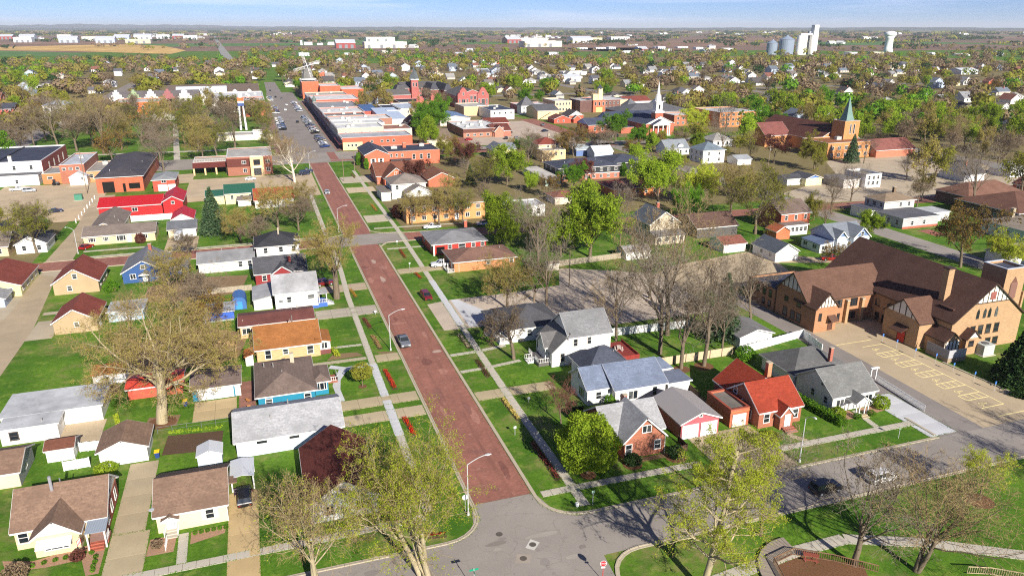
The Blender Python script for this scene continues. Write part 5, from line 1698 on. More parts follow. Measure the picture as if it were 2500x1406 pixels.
b = B('black_apartments', 'long black and brick apartment block with blue-black roof and white windows', 'apartments', (135, 300))
BLKS = sd_(44, 46, 50)
NR = sh_(70, 74, 88)
b.hip(118.8, 148, 289.8, 309, 5.6, 2.4, BLKS, NR)
b.hip(146, 164.6, 295, 314, 5.5, 2.4, BLKS, NR)
b.box('brick_storey', 119.24, 147.5, 290.16, 290.26, .05, 2.5, bk_(180, 104, 80))
b.box('white_band', 119.2, 147.56, 290.1, 290.15, 2.55, 2.85, TRIMM)
b.auto('S', 120, 147.4, 290.14, [1.4, 4.2], 3.2, 1.1, 1.2, 'pair')
b.auto('S', 149, 164, 295.45, [1.5, 4.2], 4, 1.1, 1.2, 'pair')
b.auto('W', 291, 308, 119.25, [4.2], 5)
b.vents([(124, 296, 6.9), (136, 296, 7), (139, 297, 7.1), (140.6, 294.5, 6.6)], TRIMM)
b = B('pale_green_garages', 'long pale green flat-roofed garage row beside the black apartments', 'garage', (114, 298))
b.flat(110.4, 117.6, 283.6, 312.4, 3.1, sd_(190, 214, 198), fl_(196, 190, 182), par=0, ov=.2)
b.garage_door('S', 114, 283.78, pl_(150, 180, 166), 2.6, 2.2)
b = B('brown_hip_garage', 'pair garage with red-brown hip roof by the lime trees', 'garage', (106, 255))
b.hip(101, 112, 250, 260, 2.7, 1.6, sd_(210, 196, 176), sh_(130, 84, 72))
b.garage_door('W', 253, 101.48, GDOOR, 2.2, 2.0)
b.garage_door('W', 257, 101.48, GDOOR, 2.2, 2.0)
b = B('orange_ranch_trees', 'orange brick house with red-brown hip roof between lime-green trees', 'house', (136, 262))
b.hip(127, 148, 254, 270, 3.4, 2.4, bk_(216, 128, 68), sh_(138, 82, 72))
b.auto('S', 128, 147, 254.5, [1.8], 3.4)
b = B('white_carriage_house', 'white building with tall windows behind a bare tree', 'house', (72, 232))
b.flat(76, 92, 236, 246, 4.0, WS, fl_(200, 200, 198), par=.3)
b.auto('S', 77, 91, 235.95, [1.9], 2.4, 1.2, 1.8)
b = B('orange_brick_apartments', 'two-storey orange brick apartment house with flat brown roof behind bare trees', 'apartments', (58, 247))
b.hip(43.8, 72, 239.8, 254.4, 5.8, 1.0, bk_(206, 146, 86), fl_(138, 116, 78), top=.3)
b.auto('S', 44.6, 71, 240.3, [1.6, 4.4], 3.4, 1.3, 1.3, 'pair')
b.door('S', 61.6, 240.28, WDOOR)
b.win('S', 61.6, 4.4, 240.28, 1.4, 2.0, 'pair')
b.auto('W', 241, 254, 44.3, [1.6, 4.4], 4)
b = B('white_hip_house', 'white two-storey house with grey-brown hip roof and gabled porch', 'house', (53, 285))
HR = sh_(134, 124, 116)
b.hip(45.8, 59.9, 278.2, 292.6, 5.8, 2.9, sd_(214, 214, 210), HR)
b.gable(50.4, 60.6, 271.6, 279.4, 3.3, 2.6, 'y', sd_(206, 206, 200), HR)
b.flat(41.9, 45.9, 276.6, 290, 3.4, sd_(206, 206, 202), HR, par=0, ov=.3)
b.wins('S', 278.7, [(48.4, 4.5, 1.0, 1.5)])
b.win('S', 55.4, 3.9, 272.0, .9, 1.0)
b.auto('W', 279, 292, 46.3, [4.4], 4)
b.posts([(42.2, 277), (42.2, 281), (42.2, 285)], .2, 3.1, TRIMM, .2)
b = B('brown_gable_house', 'rambling brown-roofed house with orange brick gable near the brick hall', 'house', (56, 315))
b.gable(45, 67, 309, 327, 3.4, 4.4, 'x', bk_(176, 96, 64), sh_(120, 78, 62))
b.gable(47.4, 58, 303.5, 316, 3.4, 4.2, 'y', bk_(196, 98, 56), sh_(112, 72, 58))
b.gable(64, 76, 296, 312, 3.2, 2.8, 'y', bk_(176, 96, 64), sh_(126, 86, 68))
b.win('S', 52.7, 5.2, 303.95, 1.4, 1.2, 'pair')
b.auto('W', 304, 326, 45.4, [1.8], 5)
b = B('salmon_brick_hall', 'salmon brick hall with navy gable front and long flat wing', 'building', (62, 362))
SAL = bk_(196, 100, 68)
b.gable(45.8, 57.6, 347.6, 373, 6.2, 2.6, 'y', SAL, mat('flatroof', lin(62, 64, 78)))
b.flat(57.5, 82.6, 352.6, 373.4, 6.4, SAL, NAVY, par=.3, cap=mat('plain', lin(190, 176, 160)))
b.wins('S', 348.0, [(50.0, 3.2, 1.2, 2.0), (53.6, 3.2, 1.2, 2.0)], shutters=WDOOR)
b.wins('S', 352.55, [(59.2, 4.6, .8, 1.3), (61.8, 4.6, .8, 1.3), (64.4, 4.6, .8, 1.3), (70, 3.6, 1.2, 2.2), (73.6, 3.6, 1.2, 2.2), (77.2, 3.6, 1.2, 2.2)])
b.box('entry_canopy', 58.4, 68.4, 349.4, 352.5, 2.6, 3.0, mat('plain', lin(60, 62, 70)))
b.posts([(58.8, 349.8), (63.4, 349.8), (68, 349.8)], 0, 2.6)
b.chimney(68, 366, 6, 8.4, SAL, 1.6)
b.unit(62.5, 364, 6.1, 3, 2, 1.2)
b.unit(77, 368, 6.1, 2.4, 2, 1.3)
b = B('yellow_gable_house', 'pale yellow house with steep grey gable near the big car park', 'house', (113, 357))
YL = sd_(228, 220, 150)
GX = sh_(112, 116, 124)
b.gable(108.8, 117.4, 350, 363, 4.8, 2.9, 'y', YL, GX)
b.gable(112, 122.6, 355, 363, 4.4, 2.8, 'x', YL, GX)
b.gable(110.6, 116, 347.2, 350.4, 2.6, 1.2, 'y', YL, GX)
b.wins('S', 350.4, [(111.4, 5.2, .9, 1.4), (114.8, 5.2, .9, 1.4)])
b.auto('W', 351, 362, 109.2, [1.7, 4.2], 4)
b = B('tan_red_roof_house', 'cream two-storey house with red pyramid roof and flat front wing', 'house', (138, 349))
b.hip(130.6, 143.4, 345.4, 358, 7.2, 2.9, sd_(222, 196, 150), sh_(128, 66, 56))
b.flat(129.8, 142, 337.6, 345.5, 5.6, sd_(226, 196, 142), fl_(170, 168, 164), par=.2)
b.wins('S', 337.55, [(134, 3.8), (137, 3.8), (139.8, 3.8)])
b.wins('S', 345.9, [(136, 6.4), (140.6, 6.4)])
b.chimney(138.6, 352, 8.4, 11.6, KERB, .8)
b = B('white_pyramid_house', 'white two-storey house with blue-grey pyramid roof on the side street', 'house', (207, 315))
b.hip(200.6, 213.6, 308.6, 321.4, 6.2, 3.4, WS, sh_(110, 122, 132))
b.auto('S', 201.4, 213, 309.1, [1.8, 4.6], 4)
b.auto('W', 309, 321, 201.1, [1.8, 4.6], 4)
b = B('blue_white_cottage', 'blue-shaded cottage with grey roof and white dormer', 'house', (203, 341))
b.gable(196.6, 210.4, 335.6, 347.4, 3.2, 4.0, 'x', sd_(206, 214, 228), sh_(130, 136, 142))
b.gable(203.6, 207, 336.4, 341, 4.6, 1.0, 'y', WS, sh_(130, 136, 142), z0=3.4, ov=.2)
b.auto('S', 197, 210, 336.0, [1.7], 3)
b = B('white_street_garage', 'white garage with grey hip roof by the side street', 'garage', (218, 304))
b.gable(214, 222.4, 299.6, 309, 2.7, 1.6, 'x', WS, sh_(150, 154, 158))
b = B('yellow_shed_house', 'pale yellow garage with blue gable trim and dark roof', 'garage', (216, 254))
b.gable(212, 220.8, 249.2, 260, 3.0, 1.5, 'y', sd_(230, 220, 170), sh_(78, 78, 84), gmat=sd_(72, 116, 184))
b.gable(205, 213, 252, 260, 2.8, 1.2, 'x', sd_(210, 210, 200), sh_(78, 78, 84))
b = B('white_sign_building', 'small white building with tall false front beside the bare trees', 'building', (232, 248))
b.flat(223, 231.4, 240, 252, 3.6, pl_(206, 198, 190), fl_(130, 124, 118), par=0, ov=.2)
b.flat(232, 240, 238, 250, 5.6, WS, fl_(150, 146, 140), par=.8)
b.auto('S', 232.6, 239.4, 237.95, [2.0, 4.2], 2.2)
b = B('pale_metal_roof_garage', 'garage with pale blue-white metal roof behind the black apartments', 'garage', (162, 342))
b.gable(157.2, 168, 337.4, 347, 3.4, 2.6, 'x', sd_(190, 206, 228), me_(206, 214, 220))
b.gable(152, 161, 348, 358, 3.2, 2.2, 'x', sd_(96, 120, 170), sh_(158, 168, 174))
b.gable(161, 172, 350, 362, 3.0, 2.4, 'y', WS, sh_(116, 112, 112))

# ------------------------------------------------------------------ churches and blocks further off
b = B('orange_brick_church', 'orange brick church with brown roofs and green copper spire', 'church', (285, 330))
OC = bk_(196, 132, 74)
b.gable(276.6, 303.4, 320, 374, 6.4, 7.2, 'y', OC, sh_(92, 58, 50), ov=.4)
b.gable(262, 279, 344, 362, 6, 6.2, 'x', OC, sh_(124, 78, 72), ov=.4)
b.flat(266.2, 292.4, 300.4, 319.8, 7.8, OC, fl_(150, 96, 58), par=.4)
b.auto('S', 267, 292, 300.35, [1.8, 5.2], 4, 1.6, 1.6, 'pair')
b.gable(292.6, 318, 296, 312, 3.6, 4.6, 'x', bk_(190, 110, 80), sh_(132, 84, 76))
b.flat(284.6, 294, 311.2, 320.2, 16.6, OC, fl_(120, 100, 84), par=.3)
b.wins('S', 311.15, [(288.4, 12.6, .8, 4.6), (290.6, 12.6, .8, 4.6)], style='one')
k = MB().add([(286.8, 313, 16.6), (291.8, 313, 16.6), (291.8, 318, 16.6), (286.8, 318, 16.6), (287.6, 313.8, 19.5), (291.0, 313.8, 19.5), (291.0, 317.2, 19.5), (287.6, 317.2, 19.5), (289.3, 315.5, 28.4)],
			 [(0, 1, 5, 4), (1, 2, 6, 5), (2, 3, 7, 6), (3, 0, 4, 7), (4, 5, 8), (5, 6, 8), (6, 7, 8), (7, 4, 8)])
b.part('spire', k, mat('metal', lin(104, 134, 124)))
b.unit(282, 312, 7.4, 3, 2, 1.6)
b = B('steeple_church', 'red brick church with white columned portico and tall white steeple', 'church', (232, 425))
RC = bk_(176, 90, 64)
DK = sh_(72, 78, 96)
b.gable(221.8, 241.6, 404.6, 436, 6.8, 4.4, 'y', RC, DK, gmat=WS, ov=.4)
b.gable(224.6, 236.6, 400.6, 406, 6.6, 3.0, 'y', WS, DK, gmat=WS, ov=.2, z0=6.2)
for x in (225.2, 228.4, 231.6, 234.8, 236.0):
	b.part('column', MB().tube((x, 401.2, .3), (x, 401.2, 6.3), .42, .36, 12), TRIMM)
for x in (227.6, 230.6, 233.6):
	b.box('church_door', x - .9, x + .9, 404.9, 404.97, .3, 4.4, pl_(150, 52, 44))
b.box('portico_floor', 224.4, 236.8, 400.4, 404.9, 0, .3, PALE)
b.box('steeple_base', 228.4, 233.6, 405.4, 410.6, 8, 13, RC)
st = b.box('steeple_stage', 228.0, 234.0, 405.0, 411.0, 13, 14.2, TRIMM)
b.box('steeple_stage', 228.9, 233.1, 405.9, 410.1, 14.2, 19.2, TRIMM)
b.box('steeple_stage', 228.5, 233.5, 405.5, 410.5, 19.2, 19.8, TRIMM)
b.win('S', 231, 16.6, 405.85, 1.2, 2.6, 'one')
k = MB().lathe(231, 408, [(2.0, 19.8), (1.7, 23.0), (1.8, 23.2), (1.1, 23.6), (.06, 31.2)], 8)
b.part('spire', k, TRIMM)
b.gable(193.2, 212.4, 424.8, 443, 5.0, 3.4, 'x', RC, DK, gmat=sd_(150, 176, 224))
b.gable(213.2, 252, 436.4, 456, 6.0, 4.4, 'x', RC, sh_(66, 72, 92), gmat=sd_(150, 176, 224))
b.wins('S', 425.2, [(198, 2.6, 1.2, 2.2), (203, 2.6, 1.2, 2.2), (208, 2.6, 1.2, 2.2)])
b.flat(212.4, 221.8, 418, 436, 3.6, RC, fl_(80, 84, 92), par=.2)
b = B('grey_roof_hall', 'broad hall with spreading grey hip roof behind the white steeple', 'building', (262, 474))
b.hip(236, 288, 458, 492, 7.5, 4.6, bk_(150, 96, 76), sh_(98, 98, 102))
b = B('brick_school', 'flat-roofed orange brick school block right of the white steeple', 'building', (300, 440))
b.flat(286, 318, 424, 456, 9.6, bk_(206, 128, 66), fl_(196, 196, 196), par=.6)
b.flat(262, 286, 440, 456, 7, bk_(172, 104, 70), fl_(200, 200, 198), par=.4)
b.auto('S', 287, 317, 423.95, [2, 5, 8], 3.6, 1.6, 1.4)
b.auto('S', 263, 286, 439.95, [2, 5], 3.6, 1.4, 1.4)
b = B('clock_tower_block', 'narrow brick fire station with twin cream towers', 'building', (251, 545))
b.flat(246, 256.2, 533, 558, 9.2, bk_(176, 98, 62), fl_(200, 196, 190), par=.5)
b.box('tower', 246.4, 250.6, 534.2, 538, 9.0, 13.6, pl_(222, 200, 150))
b.box('tower', 250.8, 254.2, 534.2, 537.6, 9.0, 17.4, pl_(226, 206, 160))
b.part('tower_cap', MB().lathe(252.5, 535.9, [(2.6, 17.4), (1.6, 18.6), (.1, 20.6)], 4), sh_(70, 74, 84))
b.auto('S', 246.4, 256, 532.95, [6.4], 3, 1.2, 2.4, 'one')
b.box('bay_door', 248.4, 253.8, 532.9, 532.97, .1, 3.8, pl_(216, 190, 120))
b.flat(236, 245.9, 535, 556, 9.0, bk_(96, 60, 54), fl_(190, 190, 188), par=.4)
b = B('brick_row_block', 'dark brick row with pale side and flat roof beside the twin-towered fire station', 'building', (268, 552))
b.flat(258, 279, 540, 572, 8.4, bk_(110, 68, 58), fl_(206, 206, 204), par=.4)
b.box('pale_side', 272.2, 279.05, 539.9, 539.97, .1, 8.2, pl_(206, 184, 150))
b.auto('S', 258.6, 272, 539.95, [2.4, 6], 3, 1.1, 1.8, 'one')
b = B('pyramid_roof_pavilion', 'brick pavilion with steep grey pyramid roof near the fire station', 'building', (276, 530))
b.hip(270, 281, 524, 535, 4.8, 5.2, bk_(184, 112, 92), sh_(104, 106, 110))
b = B('red_roof_office', 'white office with dull red roof behind the brick pavilion', 'building', (300, 572))
b.gable(288, 312, 562, 582, 4.4, 3.4, 'x', WS, sh_(128, 70, 60))
b.auto('S', 289, 311, 562.4, [2], 4)
b = B('cream_flat_block', 'cream two-storey shop block with white flat roof', 'building', (226, 558))
b.flat(219.6, 233.4, 545.4, 572, 8.2, pl_(220, 194, 150), fl_(206, 206, 204), par=.6)
b.auto('S', 220, 233, 545.35, [2, 6], 2.6, 1.3, 1.6)
b = B('turret_building', 'white and red corner building with steep grey turret roof', 'building', (196, 548))
b.flat(190, 214, 541, 566, 6, bk_(190, 110, 100), fl_(206, 206, 204), par=.4)
b.hip(188.6, 200.4, 536, 547, 6.4, 6.4, WS, sh_(98, 98, 102))
b.auto('S', 189.4, 200, 536.5, [1.8, 4.6], 3)
b = B('cream_gable_barn', 'cream building with dark grey shed roof and outside stair', 'building', (198, 516))
b.gable(189.4, 206.4, 503.4, 528, 6, 3.4, 'x', pl_(226, 200, 152), sh_(92, 92, 96))
b.part('stair', MB().slab([(191, 503.2, .4), (191.6, 503.2, .4), (199.6, 503.2, 4.6), (199, 503.2, 4.6)], .2).slab([(191, 502.4, .5), (199, 502.4, 4.7), (199, 503.3, 4.7), (191, 503.3, .5)], .12), pl_(90, 80, 70))
b = B('red_cottage', 'low red brick cottage with brown gable on the brick side street', 'house', (198, 484))
b.gable(191.6, 204.6, 477.6, 490, 3.0, 2.4, 'y', bk_(190, 74, 46), sh_(112, 70, 60))
b.wins('S', 478, [(195, 1.6), (199, 1.6)])
b = B('white_gable_cottage', 'red brick cottage with white patterned gable and dark roof', 'house', (209, 488))
b.gable(203.6, 215, 480, 494, 4.4, 3.4, 'y', bk_(200, 84, 50), sh_(84, 78, 78), gmat=WS)
b.gable(205.6, 211.4, 476.6, 482, 2.8, 2.4, 'y', bk_(196, 80, 48), sh_(84, 78, 78))
b = B('restaurant', 'low stone-fronted restaurant with brown band and white flat roof beside its car park', 'restaurant', (128, 452))
b.flat(115.8, 141, 431.4, 472, 5.0, bk_(164, 110, 86), fl_(212, 212, 210), par=.3)
b.box('brown_band', 115.7, 134.4, 431.2, 431.38, 2.9, 4.9, mat('metal', lin(102, 62, 52)))
b.gable(133.4, 145.6, 430, 448, 3.4, 3.2, 'x', bk_(168, 100, 80), sh_(106, 60, 52))
b.gable(134, 140.4, 428.4, 436, 3.2, 3.4, 'y', bk_(184, 120, 96), sh_(106, 60, 52))
b.auto('S', 116.4, 133, 431.3, [1.5], 3.4, 1.6, 1.2, 'pair')
b.gable(140, 156, 466, 482, 3.6, 2.6, 'x', bk_(188, 72, 48), sh_(112, 58, 48))
for x, y in ((121, 442), (126, 450), (131, 446), (124, 462), (135, 462), (119, 456)):
	b.unit(x, y, 4.7, 2.2, 1.8, 1.4)
b = B('white_navy_roof_building', 'white two-storey building with dark blue flat roof behind the restaurant', 'building', (166, 530))
b.flat(157.4, 175, 511.6, 548, 6.6, WS, fl_(62, 70, 88), par=.3)
b.auto('S', 158, 174.6, 511.55, [4.6], 3.4, 1, 1.4, 'one')
b.unit(164, 524, 6.3)
b.unit(169, 534, 6.3)
b = B('blue_metal_roof_hall', 'low hall with pale blue metal roof beside the green tree', 'building', (128, 506))
b.gable(115.6, 137, 490, 528, 4.6, 1.8, 'y', pl_(206, 200, 190), me_(120, 142, 174))
b = B('tan_flat_hall', 'tan flat-roofed hall below the stepped gables', 'building', (154, 550))
b.flat(146, 165, 541, 568, 6.8, bk_(206, 178, 138), fl_(184, 180, 174), par=.4)
b = B('brown_bungalow', 'brown-roofed bungalow with cream walls beside the green tree', 'house', (94, 412))
b.gable(87, 101.4, 401.4, 424, 3.8, 4.6, 'x', pl_(214, 200, 166), sh_(122, 106, 92))
b.gable(94, 99.6, 406, 414, 5.4, 1.0, 'x', WS, sh_(122, 106, 92), z0=4, ov=.2)
b.auto('S', 88, 101, 401.8, [1.7], 3)
b = B('tan_rear_block', 'pale three-storey rear block with small high windows', 'building', (102, 532))
b.flat(94.6, 108.2, 514.6, 556, 9.4, pl_(216, 200, 172), fl_(180, 190, 204), par=.3)
b.wins('S', 514.55, [(99.6, 7.4, 1, 1.6), (102.2, 7.4, 1, 1.6), (104.8, 7.4, 1, 1.6)], style='one')
b = B('dark_roof_rear_block', 'white rear block with navy roof beside the pale three-storey one', 'building', (90, 526))
b.flat(84.6, 94.3, 512, 552, 9.0, pl_(206, 206, 208), fl_(46, 50, 64), par=.3)
b.wins('S', 511.95, [(87.4, 6.6, .9, 1.6), (90, 6.6, .9, 1.6), (92.2, 6.6, .9, 1.6)], style='one')

# downtown, east side of the shopping street
def shop(label, x0, x1, y0, y1, h, wall, roof, par=.5, side=None, wn=0, facade='W', name='shop_block', cap=None, wz=None, units=0):
	b_ = B(name, label, 'shop', ((x0 + x1) / 2, (y0 + y1) / 2), 'shop blocks of the main shopping street')
	b_.flat(x0, x1, y0, y1, h, wall, roof, par, cap)
	u0, pl = (y0, x0 - .02) if facade == 'W' else (y0, x1 + .02)
	b_.box('shopfront', (x0 - .12) if facade == 'W' else x1 + .03, (x0 - .03) if facade == 'W' else x1 + .12, y0 + .8, y1 - .8, .4, 3.0, glass_mat())
	b_.part('awning', MB().slab([(x0 - 1.6, y0 + 1, 3.0), (x0 - .05, y0 + 1, 3.7), (x0 - .05, y1 - 1, 3.7), (x0 - 1.6, y1 - 1, 3.0)] if facade == 'W' else
								[(x1 + 1.6, y0 + 1, 3.0), (x1 + 1.6, y1 - 1, 3.0), (x1 + .05, y1 - 1, 3.7), (x1 + .05, y0 + 1, 3.7)], .08), pl_(110, 46, 42))
	b_.auto(facade, y0 + .5, y1 - .5, pl, [5.4] if h > 6 else [], 3.4, 1.0, 1.7, 'one')
	if wn:
		b_.auto('S', x0 + 2, x1 - 1, y0 - .03, wz or [h - 3.2], (x1 - x0 - 3) / wn, 1.1, 1.9, 'sash')
	b_.box('cornice', (x0 - .35) if facade == 'W' else x1 + .06, (x0 - .06) if facade == 'W' else x1 + .35, y0, y1, h - .7, h - .2, TRIMM)
	for i in range(units):
		b_.unit(x0 + 5 + (x1 - x0 - 8) * random.random(), y0 + 3 + (y1 - y0 - 6) * random.random(), h - par, 2, 1.6, 1.2)
	return b_

WR = fl_(214, 214, 212)
b = shop('low orange brick shop with grey roof at the near end of the shopping row', 42.6, 80, 405, 425, 6.6, bk_(180, 88, 58), fl_(172, 176, 182), .3)
b.box('cream_front', 42.7, 53, 404.88, 404.97, .1, 4.2, pl_(224, 200, 148))
b.wins('S', 404.85, [(45.6, 2.6, 1.0, 1.0), (47.6, 2.6, 1.0, 1.0), (49.6, 2.6, 1.0, 1.0), (58, 4.2, 1.1, 1.1), (63.4, 4.2, 1.1, 1.1), (66.6, 4.2, 1.1, 1.1), (69.8, 4.2, 1.1, 1.1)], style='one')
shop('grey rendered shop block with stepped parapet above the low brick shop', 42.6, 68, 425.4, 446, 9.2, pl_(172, 166, 150), WR, .4, wn=5, units=3)
shop('rust-roofed shop extension behind the grey rendered block', 68.2, 84, 425.4, 446, 7.6, pl_(214, 198, 170), fl_(160, 110, 90), .3, units=1)
shop('white-roofed shop with long parapet in the shopping row', 42.6, 72, 446.4, 466, 9.0, pl_(196, 190, 180), WR, .5, units=4)
shop('white-roofed shop with rooftop units, fourth from the near end', 42.6, 80, 466.4, 488, 9.2, bk_(160, 110, 90), WR, .6, units=4)
shop('dark-roofed shop with white parapet before the red shop', 42.6, 68, 488.4, 512, 8.6, bk_(150, 90, 70), fl_(120, 122, 124), .6, units=3)
shop('white-roofed deep shop next to the blue-roofed rear building', 42.8, 70, 512.4, 546, 8.8, bk_(170, 100, 80), WR, .6, units=3)
shop('grey-roofed shop adjoining the long red shop wall', 43, 72, 546.4, 598, 8.2, bk_(150, 92, 76), fl_(150, 152, 154), .5, units=3)
b = shop('long red-orange brick shop with white-framed upper windows on its side', 43.4, 78, 598.4, 640, 9.6, bk_(188, 80, 52), WR, .4, wn=8)
b.part('corner_turret', MB().lathe(44.2, 599.4, [(1.6, 4.2), (1.7, 4.6), (1.7, 9.4), (1.9, 9.6), (1.2, 10.8), (.1, 13.4)], 10), pl_(96, 110, 104))
shop('beige stone shop behind the long red shop', 43, 76, 640.4, 686, 8.4, pl_(190, 176, 150), fl_(180, 172, 160), .5, units=2)
b = shop('towering orange brick store with plain side wall beneath the windmill', 43.4, 58, 718, 745, 15.6, bk_(192, 96, 56), WR, .6)
b = B('orange_store_wing', 'stepped orange brick wing behind the windmill store', 'shop', (72, 725))
b.flat(58.2, 76, 706, 740, 12.2, bk_(190, 92, 54), WR, .6)
b.flat(76.2, 96, 700, 736, 9.4, bk_(190, 84, 44), WR, .5)
b.box('white_garage_bay', 74.2, 79, 699.8, 705.9, .1, 4, WS)
b = B('blue_roof_rear', 'rear building with bright blue-grey pitched roof and red brick end', 'building', (74.6, 540))
b.shed(70.4, 80.4, 522, 552, 8.2, 9.6, 'S', bk_(170, 74, 60), me_(78, 108, 156))
b = B('pale_roof_rear', 'rear building with sloping pale blue-white roof', 'building', (84, 500))
b.shed(76, 92, 480, 528, 7.0, 9.4, 'S', pl_(200, 200, 204), me_(186, 200, 220))
b = B('maroon_gable_house', 'narrow maroon house with black gable roof tucked behind the shops', 'house', (92, 468))
b.gable(88.4, 97, 462, 476, 6.2, 3.6, 'y', sd_(96, 26, 40), sh_(60, 40, 44))
# windmill
o = thing('windmill', 'tall grey windmill with white lattice sails above the orange store', 'windmill', (50, 733, 0))
ob('tower', MB().lathe(0, 0, [(6.0, 15.0), (5.2, 19), (3.8, 24.5), (3.4, 27)], 8).mesh('tower', sh_(120, 118, 114)), o)
ob('base', MB().lathe(0, 0, [(6.6, 0), (6.6, 15.0)], 8).mesh('base', bk_(150, 76, 52)), o)
ob('gallery', MB().lathe(0, 0, [(7.6, 16.2), (7.6, 16.6), (7.5, 17.3), (7.3, 17.3), (7.3, 16.5)], 16).mesh('gallery', TRIMM), o)
ob('cap', MB().lathe(0, 0, [(3.6, 27), (3.7, 28.4), (2.6, 30.4), (.2, 31.4)], 10).mesh('cap', sh_(86, 84, 84)), o)
hub = Vector((0, -4.4, 28.6))
for i in range(4):
	a = R(14 + 90 * i)
	d = Vector((math.cos(a), 0, math.sin(a)))
	n_ = Vector((-d.z, 0, d.x))
	k = MB().tube(hub, hub + d * 12.6, .3, .14, 5)
	for j in range(9):
		p = hub + d * (2.6 + j * 1.22)
		k.tube(p - n_ * .3, p + n_ * 1.9, .1, .1, 4, False)
	k.tube(hub + d * 2.4 + n_ * 1.9, hub + d * 12.4 + n_ * 1.9, .1, .1, 4)
	k.tube(hub + d * 2.4 + n_ * .9, hub + d * 12.4 + n_ * .9, .08, .08, 4)
	ob('sail', k.mesh('sail', TRIMM), o)

# west side of the shopping street
shop('red brick corner block on the park side of the shopping street', -8, 8, 588, 626, 11.0, bk_(186, 92, 66), fl_(206, 204, 200), .6, facade='E', wn=5)
b = shop('long white-roofed block behind the park-side corner block', -34, 8, 626.4, 690, 10.2, pl_(206, 200, 192), WR, .7, facade='E', units=5)
b = B('long_brown_roof_hotel', 'long hotel with brown roof and row of white dormers', 'hotel', (-28, 745))
b.gable(-70, 6.4, 716, 770, 8, 5.4, 'x', pl_(196, 180, 160), sh_(112, 98, 88))
for i in range(6):
	b.gable(-64 + i * 12, -60 + i * 12, 718, 728, 8.8, 1.8, 'y', WS, sh_(112, 98, 88), z0=7.8, ov=.2)
b.auto('S', -69, 6, 716.4, [3, 6], 6, 1.4, 1.6)
b = B('orange_brick_block', 'orange brick block seen through the square trees', 'shop', (-80, 622))
b.flat(-95, -64, 606, 640, 11, bk_(220, 104, 46), fl_(196, 190, 182), .5)
b.auto('S', -94, -65, 605.95, [3, 7.4], 4, 1.2, 2.2)
b = B('gabled_dutch_row', 'row of grey-roofed shops with white and green stepped gables beyond the square', 'shop', (-75, 668))
b.gable(-104, -40, 650, 686, 8.4, 6, 'x', bk_(160, 96, 84), sh_(110, 104, 104))
for i, c in enumerate(((226, 224, 220), (140, 160, 120), (226, 224, 220), (150, 90, 90), (226, 224, 220))):
	x = -98 + i * 12
	k = MB()
	for q, (hw, z) in enumerate(((5, 11), (3.6, 13), (2.2, 15), (1.0, 16.6))):
		k.box(x - hw, x + hw, 649.4 - .01 * q, 650.6 + .01 * q, 4 if q == 0 else z - 2.0, z)
	b.part('stepped_gable', k, pl_(*c))
b.auto('S', -103, -41, 649.3, [5.4, 8.4], 4, 1.1, 1.7)
b = B('pale_roof_hall', 'hall with huge pale sheet-metal roof beyond the square', 'building', (-30, 700))
b.gable(-60, -20, 692, 714, 9, 5.4, 'x', WS, me_(206, 212, 220))
b = B('arcaded_villa', 'white arcaded villa with blue-grey hip roof beside the square', 'building', (-128, 602))
b.hip(-136, -118, 592, 612, 11.6, 2.8, pl_(222, 220, 214), mat('metal', lin(172, 184, 200)))
b.auto('S', -135.4, -118.6, 592.45, [8.6], 3.4, 1.3, 2.4)
for x in (-132.4, -128.2, -124.0, -120.6):
	k = MB().add([(x - 1.4, 592.44, .3), (x + 1.4, 592.44, .3), (x + 1.4, 592.44, 3.4), (x + .9, 592.44, 4.6), (x, 592.44, 5.0), (x - .9, 592.44, 4.6), (x - 1.4, 592.44, 3.4)], [tuple(range(7))])
	b.part('arch_opening', k, BLK)
b = B('red_brick_lodge', 'red brick lodge with twin gables at the far picture edge', 'building', (-172, 644))
b.gable(-186, -163, 634, 652, 6.4, 3.6, 'x', bk_(170, 74, 66), sh_(70, 72, 82))
b.gable(-182, -173, 631.6, 642, 6.4, 4.4, 'y', bk_(176, 78, 68), sh_(70, 72, 82))
b.auto('S', -185, -164, 634.4, [2, 5], 4, 1.2, 1.6)

# stepped-gable courthouse complex
b = B('stepped_gable_hall', 'red brick hall with two curved white-edged gables and grey roof', 'building', (168, 618))
PB = bk_(168, 84, 78)
b.gable(155.6, 182, 598, 642, 9.6, 4.6, 'y', PB, sh_(92, 90, 90), ov=.2)
b.flat(165.4, 172.2, 596.6, 604, 10, PB, fl_(110, 108, 106), .3)
for cx in (160.6, 177):
	pr = [(-4.8, 0), (4.8, 0), (4.8, 10.4), (4.0, 11.6), (3.2, 12.0), (2.9, 13.4), (2.0, 14.4), (1.2, 15.6), (0, 16.2), (-1.2, 15.6), (-2.0, 14.4), (-2.9, 13.4), (-3.2, 12.0), (-4.0, 11.6), (-4.8, 10.4)]
	n = len(pr)
	k = MB().add([(cx + x, 595.6, z) for x, z in pr] + [(cx + x, 598.2, z) for x, z in pr], [tuple(range(n)), tuple(range(n, 2 * n))[::-1]] + [(i, n + i, n + (i + 1) % n, (i + 1) % n) for i in range(n)])
	b.part('curved_gable', k, PB)
	for x, z, w, h in ((cx, 4.6, 2.6, 4.6), (cx, 11.2, 1.2, 2.2), (cx - 3.2, 5, 1.1, 4.2), (cx + 3.2, 5, 1.1, 4.2)):
		b.win('S', x, z, 595.55, w, h, 'pair')
b.auto('S', 166, 172, 596.55, [4.4, 8], 3, 1.8, 2.6, 'pair')
b.auto('W', 600, 640, 155.75, [4, 7.6], 4, 1.3, 2.4)
b = B('spired_courthouse', 'red brick courthouse with grey mansard roofs and a slim spired clock tower', 'building', (140, 700))
b.gable(128, 166, 690, 716, 9.6, 4.8, 'x', PB, sh_(92, 90, 92), ov=.3)
